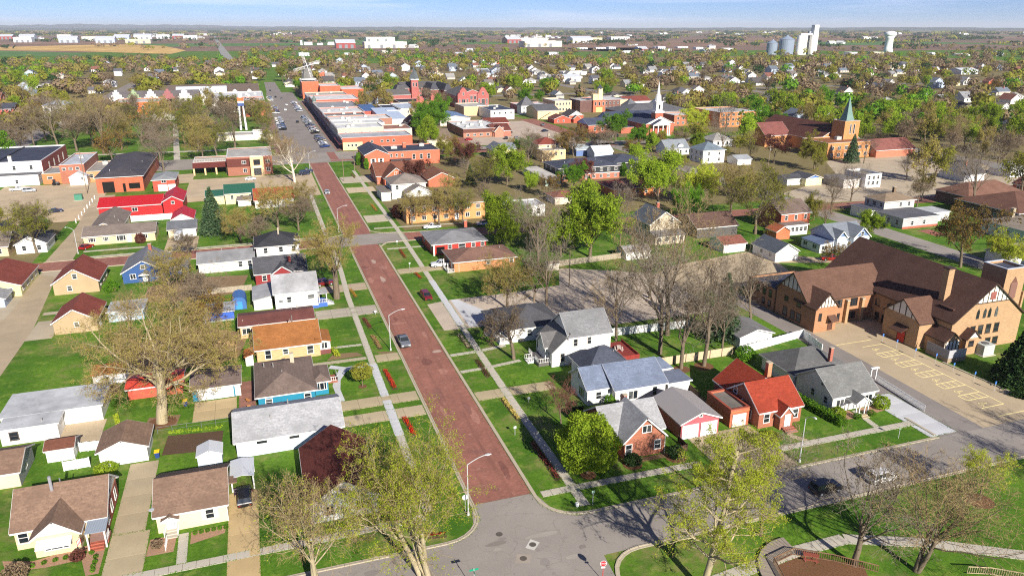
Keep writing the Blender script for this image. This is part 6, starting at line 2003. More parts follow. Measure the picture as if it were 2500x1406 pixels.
b.hip(120.4, 130, 676, 692, 9.0, 4.2, PB, sh_(86, 84, 86), top=.5)
b.hip(148, 156, 660, 690, 10, 5, PB, sh_(74, 74, 80), top=.3)
b.hip(158, 166, 650, 690, 10, 5, PB, sh_(74, 74, 80), top=.3)
b.box('clock_tower', 136.4, 142.6, 684, 690.2, 0, 17, PB)
b.box('tower_cornice', 135.8, 143.2, 683.4, 690.8, 17, 17.8, TRIMM)
b.part('spire', MB().lathe(139.5, 687.1, [(4.6, 17.8), (3.0, 21.6), (1.2, 24), (.1, 30)], 4), sh_(96, 102, 104))
b.wins('S', 683.95, [(138.2, 13, 1.2, 3.4), (140.8, 13, 1.2, 3.4)], style='one')
b.auto('S', 120.9, 129.6, 676.45, [3, 6.8], 3, 1.2, 1.8)
b.auto('S', 143, 148, 690.3, [3, 6.8], 3, 1.2, 1.8)
b.gable(108, 127, 640, 668, 8, 3.8, 'x', PB, sh_(104, 100, 98), ov=.2)
b = B('black_roof_hall', 'low building with black roof and small red stepped gable', 'building', (120, 604))
b.flat(108, 134, 590, 622, 6.6, PB, fl_(40, 40, 44), .4)
k = MB()
for q, (hw, z) in enumerate(((4.2, 7), (3, 9), (1.8, 10.6))):
	k.box(124 - hw, 124 + hw, 589.2 - .01 * q, 589.95 + .005 * q, 0 if q == 0 else z - 2, z)
b.part('stepped_gable', k, bk_(190, 90, 84))
# tulip tower in the square
o = thing('tulip_tower', 'slim white tower with blue and orange bands in the park', 'tower', (-7.4, 512, 0))
for x, y in ((-1.1, -1.1), (1.1, -1.1), (1.1, 1.1), (-1.1, 1.1)):
	ob('pillar', MB().tube((x * 1.5, y * 1.5, 0), (x, y, 16), .7, .5, 8).mesh('pillar', pl_(222, 222, 220)), o)
ob('blue_band', MB().box(-1.9, 1.9, -1.9, 1.9, 15, 16.6).mesh('blue_band', pl_(52, 84, 150)), o)
ob('white_band', MB().box(-1.8, 1.8, -1.8, 1.8, 16.6, 18.0).mesh('white_band', TRIMM), o)
ob('orange_band', MB().box(-1.9, 1.9, -1.9, 1.9, 18, 20).mesh('orange_band', pl_(210, 104, 40)), o)
ob('crown_points', MB().lathe(0, 0, [(1.6, 20), (1.3, 22), (.2, 23.6)], 6).mesh('crown_points', pl_(226, 226, 224)), o)
b = B('park_stage', 'low white stage building on the park lawn', 'building', (-6, 470))
b.flat(-22, 9, 462, 478, 3.0, pl_(226, 216, 196), fl_(186, 180, 170), .2)
b.flat(-2, 5, 464, 470, 4.8, WS, fl_(180, 180, 178), .2)

# grain elevator, water tower and works on the skyline
o = thing('grain_elevator', 'white concrete grain elevator with tall square head house', 'grain elevator', (1240, 1520, 0))
for i, (x, y) in enumerate(((-14, 0), (-6, 4), (1, 8), (16, -6), (24, -2))):
	ob('silo', MB().lathe(x, y, [(8.6 if i < 3 else 7.4, 0), (8.6 if i < 3 else 7.4, 43 + (i > 2) * 1.5)], 18).mesh('silo', pl_(226, 224, 218)), o)
ob('head_house', MB().box(19, 31, -4, 8, 40, 66).mesh('head_house', pl_(222, 222, 218)), o)
ob('gallery', MB().box(-14, 22, 0, 6, 43, 47).mesh('gallery', pl_(214, 214, 212)), o)
ob('leg_tower', MB().box(10, 15, 2, 8, 0, 52).mesh('leg_tower', pl_(150, 156, 164)), o)
for i, (x, r, h) in enumerate(((1196, 17, 34), (1172, 13, 26))):
	o = thing('steel_grain_bin', ('large silver steel grain bin beside the white elevator', 'lower silver grain bin behind the large one')[i], 'grain bin', (x, 1530 + i * 20, 0))
	ob('shell', MB().lathe(0, 0, [(r, 0), (r, h)], 24).mesh('shell', mat('metal', lin(136, 148, 164), .35)), o)
	ob('cone_roof', MB().lathe(0, 0, [(r + .6, h), (2, h + r * .5), (1.8, h + r * .5 + 1.5)], 24).mesh('cone_roof', mat('metal', lin(140, 152, 170), .35)), o)
o = thing('water_tower', 'white mushroom-shaped water tower on the skyline', 'water tower', (1566, 1600, 0))
ob('pedestal', smooth(MB().lathe(0, 0, [(13, 0), (9.6, 10), (9.2, 34), (12.6, 39)], 28).mesh('pedestal', pl_(226, 228, 230))), o)
ob('tank', smooth(MB().lathe(0, 0, [(12.6, 39), (14.6, 41.5), (15, 45), (13.6, 48.4), (8, 50.6), (.5, 51.4)], 28).mesh('tank', pl_(228, 230, 232))), o)

# ------------------------------------------------------------------ the rest of the town: single houses among the trees
def copy_tree(o, parent=None):
	c = o.copy()
	COL.objects.link(c)
	c.parent = parent
	for ch in KIDS.get(o.name, ()):
		copy_tree(ch, c)
	return c

def free(x, y, r, extra=0.0):
	for x0, x1, y0, y1 in FOOT:
		if x0 - r < x < x1 + r and y0 - r < y < y1 + r:
			return False
	return True

def hides(x, y, ks=(9, 18, 28)):
	"""whether a tree here would stand right before a building"""
	d = math.hypot(x, y)
	return any(not free(x + x / d * k, y + y / d * k, 2.5) for k in ks)

def on_road(x, y, r=2.0):
	for x0, x1 in ((22, 32), (181, 192), (-134, -120), (326, 338), (480, 492)):
		if x0 - r < x < x1 + r and y < 1100:
			return True
	for y0, y1 in ((68, 78), (219, 231), (376, 400), (536, 541), (690, 704)):
		if y0 - r < y < y1 + r:
			return True
	if 8 - r < x < 41 + r and 400 < y < 800:
		return True
	if 100 < x < 180 and 390 < y < 500:
		return True
	if 14 - r < x < 28 + r and y < 950:
		return True
	return False

GAR = []
_roofs = [(92, 92, 98), (118, 110, 104), (138, 138, 140), (84, 80, 80), (126, 84, 72), (104, 112, 124), (150, 148, 144)]
_walls = [(226, 224, 220), (220, 218, 214), (216, 216, 220), (222, 208, 170), (186, 178, 166), (226, 224, 218), (170, 184, 204), (224, 222, 216), (188, 96, 66)]
SEG = []

def proto_house(i):
	rg = random.Random(100 + i)
	w, d = rg.uniform(8.5, 12), rg.uniform(10, 14)
	two = rg.random() < 0.45
	ev = 5.4 if two else 3.0
	wall, roof = sd_(*_walls[i % len(_walls)]), sh_(*_roofs[(i * 3 + 1) % len(_roofs)])
	h = B('town_house', 'x', 'house', (0, 0))
	THINGS.pop()
	FOOT_KEEP = len(FOOT)
	if i % 4 == 3:
		h.hip(-w / 2, w / 2, -d / 2, d / 2, ev, w * .26, wall, roof)
	else:
		h.gable(-w / 2, w / 2, -d / 2, d / 2, ev, w * .38, 'y' if i % 2 else 'x', wall, roof)
	if i % 3 == 0:
		h.gable(-w / 2 + 1, w / 2 - 2.4, -d / 2 - 3, -d / 2 + 1, 2.6, 1.3, 'y', wall, roof)
	elif i % 3 == 1:
		h.shed(-w / 2 + .3, w / 2 - .3, -d / 2 - 2.4, -d / 2 + .3, 2.5, 3.1, 'S', wall, roof)
	zs = [1.7, 4.3] if two else [1.7]
	yf = -d / 2 + .4 - (2.6 if i % 3 == 0 else (2.15 if i % 3 == 1 else 0))
	h.auto('S', -w / 2 + .8, w / 2 - .8, -d / 2 + .4, zs[-1:], 3.6, 1.0, 1.4, 'one')
	if i % 3 == 1:
		h.auto('S', -w / 2 + .8, w / 2 - .8, yf, [1.5], 3.4, 1.1, 1.2, 'one')
	h.auto('W', -d / 2 + 1, d / 2 - 1, -w / 2 + .4, zs, 4.4, 1.0, 1.4, 'one')
	if rg.random() < .4:
		h.chimney(w * .12, d * .1, ev + 1, ev + w * .38 + .9, bk_(160, 90, 70), .8)
	del FOOT[FOOT_KEEP:]
	wn = {(226, 224, 220): 'white', (220, 218, 214): 'white', (216, 216, 220): 'pale grey', (222, 208, 170): 'cream', (186, 178, 166): 'beige', (226, 224, 218): 'white', (170, 184, 204): 'pale blue', (224, 222, 216): 'white', (188, 96, 66): 'brick'}[_walls[i % len(_walls)]]
	rn = ['dark grey', 'taupe', 'light grey', 'charcoal', 'red-brown', 'slate', 'pale grey'][(i * 3 + 1) % len(_roofs)]
	h.o['look'] = '%s %s, %s roof' % (wn, 'two-storey house' if two else 'cottage', rn)
	return h.o, max(w, d) / 2

PROTO = [proto_house(i) for i in range(14)]
used = [False] * 14
AUTO = []                                 # things that get their label from what stands near them
rg = random.Random(11)
cand = []
for gx in range(-2, 12):
	for gy in range(-1, 11):
		x0, y0 = 27 + 152 * gx, 73 + 152 * gy
		for k in range(5):
			for (x, y) in ((x0 + 18, y0 + 18 + k * 29), (x0 + 134, y0 + 18 + k * 29), (x0 + 44 + k * 22, y0 + 17), (x0 + 44 + k * 22, y0 + 134), (x0 + 60, y0 + 40 + 18 * k)):
				cand.append((x + rg.uniform(-4, 4), y + rg.uniform(-4, 4)))
rg.shuffle(cand)
placed = []
for x, y in cand:
	dist = math.hypot(x, y)
	px, py = seen_px(x, y, 3)
	if not (-60 < px < 2560 and 96 < py < 520) or dist > 1450 or y < 150:
		continue
	if -115 < x < 12 and 395 < y < 585:
		continue                            # the park square
	if y < 420 and x < 240:
		continue
	if 40 < x < 300 and 400 < y < 640:
		continue
	if y > 1150 and rg.random() < .4:
		continue
	if x < -60 and y > 900 and rg.random() < .6:
		continue
	if not free(x, y, 9) or on_road(x, y, 8) or any(abs(x - a) < 17 and abs(y - c) < 17 for a, c in placed):
		continue
	placed.append((x, y))
	if len(placed) >= 300:
		break
for n, (x, y) in enumerate(placed):
	i = n % 14
	o, r = PROTO[i]
	if used[i]:
		o = copy_tree(o)
	used[i] = True
	o.location = (x, y, 0)
	o.rotation_euler = (0, 0, rg.choice([0, 0, math.pi / 2, -math.pi / 2, math.pi]))
	s_ = rg.uniform(.92, 1.2)
	o.scale = (s_, s_, s_)
	FOOT.append((x - r, x + r, y - r, y + r))
	o['category'] = 'house'
	o['group'] = 'houses among the trees of the town'
	AUTO.append((o, o['look'], x, y))

# sheds, warehouses and works on the edge of town
def proto_hall(i):
	rg2 = random.Random(300 + i)
	w, d, h = rg2.uniform(26, 60), rg2.uniform(18, 34), rg2.uniform(6, 9)
	c = [(226, 226, 224), (214, 216, 220), (206, 200, 186), (150, 56, 52), (220, 222, 224), (172, 180, 194), (196, 184, 160)][i % 7]
	b_ = B('works_hall', 'x', 'warehouse', (0, 0))
	THINGS.pop()
	kf = len(FOOT)
	if i % 2:
		b_.gable(-w / 2, w / 2, -d / 2, d / 2, h, d * .12, 'x', mat('metal', lin(*c)), me_(206, 210, 214))
	else:
		b_.flat(-w / 2, w / 2, -d / 2, d / 2, h, mat('metal', lin(*c)), fl_(206, 208, 210), .4)
	for q in range(3):
		b_.box('bay_door', -w / 2 + 4 + q * w / 3.4, -w / 2 + 8 + q * w / 3.4, -d / 2 + .2 - (0 if i % 2 else .3), -d / 2 + .3 - (0 if i % 2 else .3) + .08, .1, 4.4, pl_(120, 124, 130))
	del FOOT[kf:]
	b_.o['look'] = '%s works hall' % ['white', 'pale grey', 'beige', 'dark red', 'off-white', 'blue-grey', 'tan'][i % 7]
	return b_.o

HALL = [proto_hall(i) for i in range(7)]
uh = [False] * 7
spots = []
for i in range(13):
	spots.append(((-1165, -1065, -945, -660, -584, -519, -430, -350, -270, -688, -531, -397, -886)[i], (4685, 4651, 4908, 4134, 4354, 4611, 4734, 4698, 4373, 3639, 3500, 3373, 3796)[i]))      # works beyond the stubble field
for i in range(16):
	spots.append((900 + i * 27 + rg.uniform(-10, 10), 1800 + rg.uniform(-110, 350)))      # industrial estate left of the elevator
for i in range(12):
	spots.append((1330 + i * 52, 1480 - i * 26 + rg.uniform(-80, 80)))
for i in range(6):
	spots.append((120 + i * 110, 1750 + rg.uniform(-70, 260)))
spots += [(940, 820), (1010, 760), (300, 1020), (420, 980), (520, 900), (360, 860)]
for i in range(10):
	spots.append((rg.uniform(200, 1800), rg.uniform(2300, 3600)))
for n, (x, y) in enumerate(spots):
	i = rg.randrange(7)
	o = HALL[i]
	if uh[i]:
		o = copy_tree(o)
	uh[i] = True
	o.location = (x, y, 0)
	FOOT.append((x - 30, x + 30, y - 18, y + 18))
	o.rotation_euler = (0, 0, rg.uniform(-.05, .05))
	if y > 3300:
		o.scale = (2.2, 2.0, 2.4)
	elif y < 2300:
		o.scale = (.75, .75, .75)
	o['category'] = 'warehouse'
	o['group'] = 'works halls on the edge of town'
	AUTO.append((o, o['look'], x, y))
for i in range(7):
	if not uh[i]:
		for ch in list(HALL[i].children_recursive) + [HALL[i]]:
			bpy.data.objects.remove(ch)
# farmsteads far out in the fields
fm = MB().box(-8, 8, -12, 12, 0, 5).slab([(-8.5, -12, 5), (0, -12, 9), (0, 12, 9), (-8.5, 12, 5)], .3).slab([(8.5, -12, 5), (8.5, 12, 5), (0, 12, 9), (0, -12, 9)], .3)
fmesh = fm.mesh('barn', pl_(216, 216, 214))
silo_m = MB().lathe(0, 0, [(4, 0), (3.4, 12), (2.2, 13.8), (.3, 14.6)], 12).mesh('silo', pl_(206, 208, 212))
for n in range(36):
	dd = rg.uniform(2400, 9000)
	a = R(rg.uniform(-18, 54))
	x, y = dd * math.sin(a), dd * math.cos(a)
	s_ = 1.0 + dd / 14000
	o = ob('farmstead', None, None, (x, y, 0))
	o.scale = (s_, s_, s_)
	for q in range(rg.randint(1, 3)):
		ob('barn', fmesh, o, (q * 34 - 20, rg.uniform(-14, 14), 0), rg.uniform(-.6, 2))
	if rg.random() < .25:
		ob('silo', silo_m, o, (-40, 6, 0))
	o['category'] = 'farm'
	o['group'] = 'white farmsteads far out in the fields'
	AUTO.append((o, 'white field farmstead', x, y))

# ------------------------------------------------------------------ trees
def _norm(a):
	return a / np.maximum(np.linalg.norm(a, axis=-1, keepdims=True), 1e-9)

def grow(rng, P, D, Ln, nseg, wob, up):
	nodes = np.empty((len(P), nseg + 1, 3))
	nodes[:, 0] = P
	d = D.copy()
	for i in range(nseg):
		d = d + rng.normal(0, wob, d.shape)
		d[:, 2] += up
		d = _norm(d)
		nodes[:, i + 1] = nodes[:, i] + d * (Ln / nseg)[:, None]
	return nodes

def sprout(rng, nodes, Ln, Rad, k, t0, ang, ratio, dev=9):
	nb, ns, _ = nodes.shape
	t = t0 + (1 - t0) * (np.arange(k)[None] + rng.random((nb, k))) / k
	x = t * (ns - 1)
	i0 = np.minimum(x.astype(int), ns - 2)
	f = (x - i0)[..., None]
	bi = np.arange(nb)[:, None]
	p = nodes[bi, i0] * (1 - f) + nodes[bi, i0 + 1] * f
	d = _norm(nodes[bi, i0 + 1] - nodes[bi, i0])
	az = 2.399 * np.arange(k)[None] + rng.uniform(0, 6.28, (nb, 1)) + rng.normal(0, .5, (nb, k))
	ref = np.where(np.abs(d[..., 2:3]) > .9, np.array([1., 0, 0]), np.array([0, 0, 1.]))
	u = _norm(np.cross(d, ref))
	w = np.cross(d, u)
	perp = u * np.cos(az)[..., None] + w * np.sin(az)[..., None]
	a = np.radians(ang + rng.normal(0, dev, (nb, k)))[..., None]
	cd = d * np.cos(a) + perp * np.sin(a)
	L = Ln[:, None] * ratio * (1.12 - .5 * t) * rng.uniform(.7, 1.2, (nb, k))
	r = Rad[:, None] * (1 - .7 * t) * .54
	return p.reshape(-1, 3), _norm(cd.reshape(-1, 3)), L.ravel(), r.ravel()

def tubes(nodes, r0, r1, n):
	nb, ns, _ = nodes.shape
	tg = np.empty_like(nodes)
	tg[:, :-1] = nodes[:, 1:] - nodes[:, :-1]
	tg[:, -1] = tg[:, -2]
	tg = _norm(tg)
	ref = np.where(np.abs(tg[..., 2:3]) > .9, np.array([1., 0, 0]), np.array([0, 0, 1.]))
	u = _norm(np.cross(tg, ref))
	w = np.cross(tg, u)
	rr = r0[:, None] + (r1 - r0)[:, None] * np.linspace(0, 1, ns)[None]
	a = 2 * np.pi * np.arange(n) / n
	v = nodes[:, :, None] + rr[:, :, None, None] * (u[:, :, None] * np.cos(a)[:, None] + w[:, :, None] * np.sin(a)[:, None])
	b = np.arange(nb)[:, None, None] * ns * n
	s = np.arange(ns - 1)[None, :, None] * n
	i = np.arange(n)[None, None]
	j = (i + 1) % n
	f = np.stack([b + s + i, b + s + j, b + s + n + j, b + s + n + i], -1).reshape(-1, 4)
	return v.reshape(-1, 3), f

def ribbons(rng, nodes, w0):
	"""fine twigs: one thin blade for each step"""
	a, b = nodes[:, :-1].reshape(-1, 3), nodes[:, 1:].reshape(-1, 3)
	d = _norm(b - a)
	s = _norm(np.cross(d, rng.normal(0, 1, d.shape))) * w0
	v = np.stack([a - s, a + s, b + s * .45, b - s * .45], 1)
	n = len(a)
	return v.reshape(-1, 3), np.arange(n * 4).reshape(n, 4)

def blades(rng, pts, size, asp=.62, flat=0.0):
	n = len(pts)
	u = rng.normal(0, 1, (n, 3))
	u[:, 2] *= (1 - flat)
	u = _norm(u)
	w = _norm(np.cross(u, rng.normal(0, 1, (n, 3))))
	s = size * rng.uniform(.6, 1.35, (n, 1))
	u, w = u * s, w * s * asp
	v = np.stack([pts - u, pts - w * .9, pts + u, pts + w], 1)
	return v.reshape(-1, 3), np.arange(n * 4).reshape(n, 4)

def cat(parts):
	vs, fs, o = [], [], 0
	for v, f in parts:
		vs.append(v)
		fs.append(f + o)
		o += len(v)
	return np.concatenate(vs), np.concatenate(fs)

def tree_parts(seed, H, Rc, fork=.22, counts=(6, 6, 5, 5), angs=(42, 45, 45, 50), trunk=.32, leaves=0, lsize=.2, twig=.016, wob=.10, up=.07, stems=1, spread=.5, fill=.0, t0=.5, tl=1.6):
	rng = np.random.default_rng(seed)
	if stems == 1:
		P = np.zeros((1, 3))
		D = np.array([[rng.normal(0, .04), rng.normal(0, .04), 1.]])
	else:
		P = rng.normal(0, trunk * .8, (stems, 3)) * [1, 1, 0]
		D = np.concatenate([rng.normal(0, .28, (stems, 2)), np.ones((stems, 1))], 1)
	D = _norm(D)
	Ln = np.full(len(P), H * fork * (tl if stems == 1 else 2.2))
	Rad = np.full(len(P), trunk)
	n0 = grow(rng, P, D, Ln, 5, .05, .06)
	lv = [(n0, Rad, Rad * .55)]
	p, d, L, r = sprout(rng, n0, np.full(len(P), H * spread), Rad, counts[0], t0, angs[0], 1.0)
	for q in range(1, len(counts) + 1):
		nseg = (6, 5, 4, 3, 2)[min(q - 1, 4)]
		nd = grow(rng, p, d, L, nseg, wob * (1 + .25 * q), up / q ** .5)
		lv.append((nd, r, r * .3))
		if q < len(counts):
			p, d, L, r = sprout(rng, nd, L, r, counts[q], .22, angs[q], .58)
	allp = np.concatenate([n.reshape(-1, 3) for n, _, _ in lv])
	kz = H / np.percentile(allp[:, 2], 99.7)
	kr = Rc / np.percentile(np.hypot(allp[:, 0], allp[:, 1]), 96)
	sc_ = np.array([kr, kr, kz])
	out = []
	for n, a, b in lv:
		z = np.clip(n[..., 2:3] / (H * fork + .1) * kz, 0, 1)
		out.append((n * (np.array([1, 1, kz]) * (1 - z) + sc_ * z), a, b))
	lv = out
	nlev = len(lv)
	wood = [tubes(n, np.maximum(a, .02), np.maximum(b, .012), (8, 6, 5, 4)[min(q, 3)]) for q, (n, a, b) in enumerate(lv[:3])]
	tw = []
	for q in range(3, nlev):
		n, a, b = lv[q]
		tw.append(tubes(n, np.maximum(a, twig * 1.5), np.maximum(b, twig), 3) if q < nlev - 1 else ribbons(rng, n, twig * 1.25))
	lf = None
	if leaves:
		n = lv[-1][0]
		m = max(1, leaves // 8)                      # leaves sit in small tufts on the twigs
		bi = rng.integers(0, len(n), m)
		si = rng.integers(0, n.shape[1] - 1, m)
		f = rng.random((m, 1))
		tuft = n[bi, si] * (1 - f) + n[bi, si + 1] * f + rng.normal(0, fill, (m, 3))
		pts = np.repeat(tuft, 8, 0)
		pts = pts + rng.normal(0, 1, pts.shape) * (lsize * 1.5 + .04)
		lf = blades(rng, pts, lsize)
	return cat(wood), (cat(tw) if tw else None), lf

BARK = mat('wood', lin(112, 98, 80), .9, 'bark')
PBARK = mat('wood', lin(164, 150, 120), .9, 'pale')
TWG = {'grey': mat('plain', lin(134, 122, 106), .95, 'tg'), 'tan': mat('plain', lin(150, 128, 88), .95, 'tt'), 'red': mat('plain', lin(112, 70, 58), .95, 'tr'), 'dark': mat('plain', lin(92, 80, 66), .95, 'td')}
LEAF = {
	'lime': leaf_mat('lime_leaves', (0.165, 0.285, 0.020), (0.430, 0.530, 0.050), .45),
	'green': leaf_mat('green_leaves', (0.065, 0.176, 0.016), (0.195, 0.364, 0.029), .4),
	'yellow': leaf_mat('yellow_green_leaves', (0.330, 0.410, 0.030), (0.620, 0.670, 0.070), .45),
	'olive': leaf_mat('olive_leaves', (0.162, 0.182, 0.024), (0.358, 0.338, 0.054), .4),
	'bud': leaf_mat('buds', (0.250, 0.194, 0.056), (0.413, 0.362, 0.094), .35),
	'redbud': leaf_mat('red_buds', (0.090, 0.030, 0.026), (0.190, 0.075, 0.055), .3),
	'brown': leaf_mat('brown_buds', (0.172, 0.121, 0.071), (0.293, 0.218, 0.138), .3),
	'rust': leaf_mat('rust_leaves', (0.168, 0.102, 0.030), (0.324, 0.216, 0.054), .35),
	'ever': leaf_mat('evergreen_needles', (0.014, 0.036, 0.012), (0.050, 0.090, 0.028), .2),
	'evers': leaf_mat('spruce_needles', (0.029, 0.072, 0.031), (0.111, 0.156, 0.078), .2),
}
_T = {}

def tree_meshes(key, **kw):
	if key in _T:
		return _T[key]
	bark, tw, leaf = kw.pop('bark', BARK), kw.pop('tw', 'grey'), kw.pop('leaf', None)
	w, t, l = tree_parts(**kw)
	ms = [('trunk', np_mesh('trunk', *w, bark, True))]
	if t is not None:
		ms.append(('branches', np_mesh('branches', *t, TWG[tw])))
	if l is not None:
		ms.append(('crown', np_mesh('crown', *l, LEAF[leaf])))
	_T[key] = ms
	return ms

def spruce_meshes(key, seed, H, Rc, n, leaf='ever', size=.34):
	if key in _T:
		return _T[key]
	rng = np.random.default_rng(seed)
	tv = tubes(np.linspace([[0, 0, 0]], [[0, 0, H * .97]], 5).transpose(1, 0, 2), np.array([Rc * .09]), np.array([.03]), 7)
	h = 1 - np.sqrt(rng.random(n))
	h = .05 + .95 * h
	lay = np.round(h * 22) / 22 + rng.normal(0, .012, n)
	az = rng.integers(0, 9, n) * 2 * np.pi / 9 + lay * 40 + rng.normal(0, .22, n)
	rad = Rc * (1 - lay) ** .85 * np.sqrt(rng.uniform(.1, 1, n)) * rng.uniform(.75, 1.12, n)
	pts = np.stack([np.cos(az) * rad, np.sin(az) * rad, lay * H - rad * .22 + .06 * H * (1 - lay)], 1)
	l = blades(rng, pts, size, .5, .3)
	_T[key] = [('trunk', np_mesh('trunk', *tv, BARK, True)), ('crown', np_mesh('crown', *l, LEAF[leaf]))]
	return _T[key]

def ball_meshes(key, seed, R_, H, n, leaf, size, z0=0.0, stem=0.0):
	"""dense rounded bush or globe crown"""
	if key in _T:
		return _T[key]
	rng = np.random.default_rng(seed)
	d = _norm(rng.normal(0, 1, (n, 3)))
	lump = 1 + .13 * np.sin(d[:, 0:1] * 5 + seed) * np.cos(d[:, 1:2] * 6) + .08 * np.sin(d[:, 2:3] * 9)
	r = (rng.uniform(.62, 1.03, (n, 1)) ** .5) * lump
	pts = d * r * [R_, R_, H / 2] + [0, 0, z0 + H / 2]
	pts = pts[pts[:, 2] > .03]
	ms = [('crown', np_mesh('crown', *blades(rng, pts, size), LEAF[leaf]))]
	if stem:
		nd = np.linspace([[0, 0, 0]], [[0, 0, z0 + H * .7]], 4).transpose(1, 0, 2)
		ms.insert(0, ('trunk', np_mesh('trunk', *tubes(nd, np.array([stem]), np.array([stem * .5]), 8), BARK, True)))
	_T[key] = ms
	return ms

TREES = []

def plant(name, ms, x, y, label=None, cat_='tree', s=1.0, sz=None, rz=None, look=None, group=None, z=0.0):
	o = ob(name, None, None, (x, y, z), random.uniform(0, 6.28) if rz is None else rz)
	o.scale = (s, s, s if sz is None else sz)
	for nm, me in ms:
		ob(nm, me, o)
	if label:
		tag(o, label, cat_, group)
	else:
		o['category'] = cat_
		o['group'] = group or 'trees of the town'
		AUTO.append((o, look, x, y))
	TREES.append((x, y))
	return o

# -- near trees, each its own
plant('budding_tree', tree_meshes('n1', seed=3, H=22, Rc=15.5, fork=.2, counts=(10, 7, 7, 6, 4), angs=(58, 46, 45, 48, 50), trunk=.98, bark=PBARK, tw='tan', leaf='bud', leaves=42000, lsize=.082, twig=.018, fill=.2, spread=.62, up=.03, wob=.12),
	  -19.9, 122.4, 'giant budding tree with massive pale trunk in a mulch ring')
plant('sycamore_tree', tree_meshes('n2', seed=8, H=19.5, Rc=10.5, fork=.16, counts=(5, 7, 7, 6), angs=(34, 44, 45, 50), trunk=.38, stems=4, bark=PBARK, tw='tan', leaf='yellow', leaves=36000, lsize=.08, twig=.013, fill=.12, spread=.55),
	  13.4, 72.4, 'large yellow-green tree with several pale stems at the street corner')
plant('bare_tree', tree_meshes('n3', seed=15, H=16, Rc=7.5, fork=.16, counts=(6, 7, 7, 6), angs=(38, 46, 48, 50), trunk=.3, stems=3, bark=PBARK, tw='tan', leaf='yellow', leaves=3000, lsize=.075, twig=.012),
	  1.2, 73.4, 'nearly leafless many-stemmed tree before the dark red roofed corner house')
plant('budding_tree', tree_meshes('n4', seed=21, H=21, Rc=7.8, fork=.5, counts=(24, 7, 6, 4), angs=(62, 45, 45, 48), trunk=.42, bark=PBARK, tw='tan', leaf='yellow', leaves=40000, lsize=.08, twig=.014, fill=.12, spread=.32, t0=.18, tl=1.9),
	  43.6, 59.6, 'tall yellow-green tree with straight pale trunk beside the stop sign')
plant('bare_tree', tree_meshes('n5', seed=31, H=16, Rc=5.6, fork=.34, counts=(9, 7, 6, 6), angs=(36, 40, 42, 44), trunk=.26, tw='grey', leaf='brown', leaves=1500, lsize=.09, twig=.014, spread=.42),
	  56.2, 65.8, 'slim bare grey tree beside the parked dark car')
plant('bare_tree', tree_meshes('n6', seed=37, H=18, Rc=8.6, fork=.17, counts=(8, 7, 6, 6), angs=(40, 40, 42, 45), trunk=.42, tw='grey', leaf='brown', leaves=2200, lsize=.09, twig=.014, spread=.6),
	  63.6, 57.4, 'bare spreading tree on the park grass before the white parked car')
plant('bare_tree', tree_meshes('n7', seed=44, H=17, Rc=9.2, fork=.13, counts=(9, 7, 6, 6), angs=(42, 42, 42, 45), trunk=.36, stems=2, tw='tan', leaf='brown', leaves=2200, lsize=.09, twig=.014, spread=.6),
	  69.6, 53.8, 'bare fan-shaped tree by the curving park path')
plant('forsythia_tree', tree_meshes('n8', seed=50, H=7.6, Rc=4.0, fork=.2, counts=(7, 7, 6, 5), angs=(46, 45, 45, 48), trunk=.16, tw='tan', leaf='yellow', leaves=7500, lsize=.07, twig=.012),
	  89.6, 62.4, 'small yellow-flowering tree in a mulch ring on the park lawn')
plant('globe_tree', ball_meshes('n9', 5, 4.6, 8.0, 16000, 'lime', .17, .9, .22), 40.8, 86.2, 'dense round lime-green tree beside the orange brick gable house')
plant('bare_tree', tree_meshes('n10', seed=57, H=8.2, Rc=3.4, fork=.2, counts=(9, 7, 6, 5), angs=(44, 44, 45, 48), trunk=.15, tw='red', leaf='redbud', leaves=900, lsize=.07, twig=.013, spread=.5),
	  42.7, 100.8, 'small reddish bare tree beside the blue-grey roofed house')
plant('bare_tree', tree_meshes('n11', seed=63, H=13, Rc=6.2, fork=.26, counts=(7, 7, 6, 5), angs=(50, 45, 45, 48), trunk=.42, tw='dark', leaf='brown', leaves=4200, lsize=.11, twig=.02),
	  43.5, 127.4, 'dark bare tree in front of the porch house and tall white house')
plant('street_tree', tree_meshes('n13', seed=71, H=20, Rc=9.5, fork=.22, counts=(7, 7, 6, 6), angs=(40, 42, 45, 48), trunk=.85, tw='tan', leaf='bud', leaves=22000, lsize=.09, twig=.018, fill=.1, spread=.56),
	  14.2, 174.0, 'huge budding street tree with thick forked trunk beside the brick street')
plant('young_tree', ball_meshes('n31', 9, 1.9, 3.0, 2600, 'olive', .13, 1.5, .09), 13.5, 125.0, 'young round tree on the lawn of the teal house')
plant('sycamore_tree', tree_meshes('n14', seed=81, H=21, Rc=10, fork=.16, counts=(9, 7, 6, 6), angs=(40, 42, 45, 48), trunk=.6, bark=mat('wood', lin(206, 196, 176), .9, 'white'), tw='tan', leaf='brown', leaves=9000, lsize=.1, twig=.024, spread=.55, t0=.35, tl=2.2),
	  13.2, 325.6, 'white-limbed sycamore in front of the bank')
BARE = [tree_meshes('b%d' % i, seed=200 + i, H=20, Rc=7.4, fork=.2, counts=(10, 7, 6, 5), angs=(30 + 3 * (i % 3), 40, 44, 46), trunk=.36, tw=('grey', 'dark', 'tan', 'grey')[i], leaf='brown', leaves=2400, lsize=.08, twig=.014, spread=.52, t0=.3, tl=2.2) for i in range(4)]
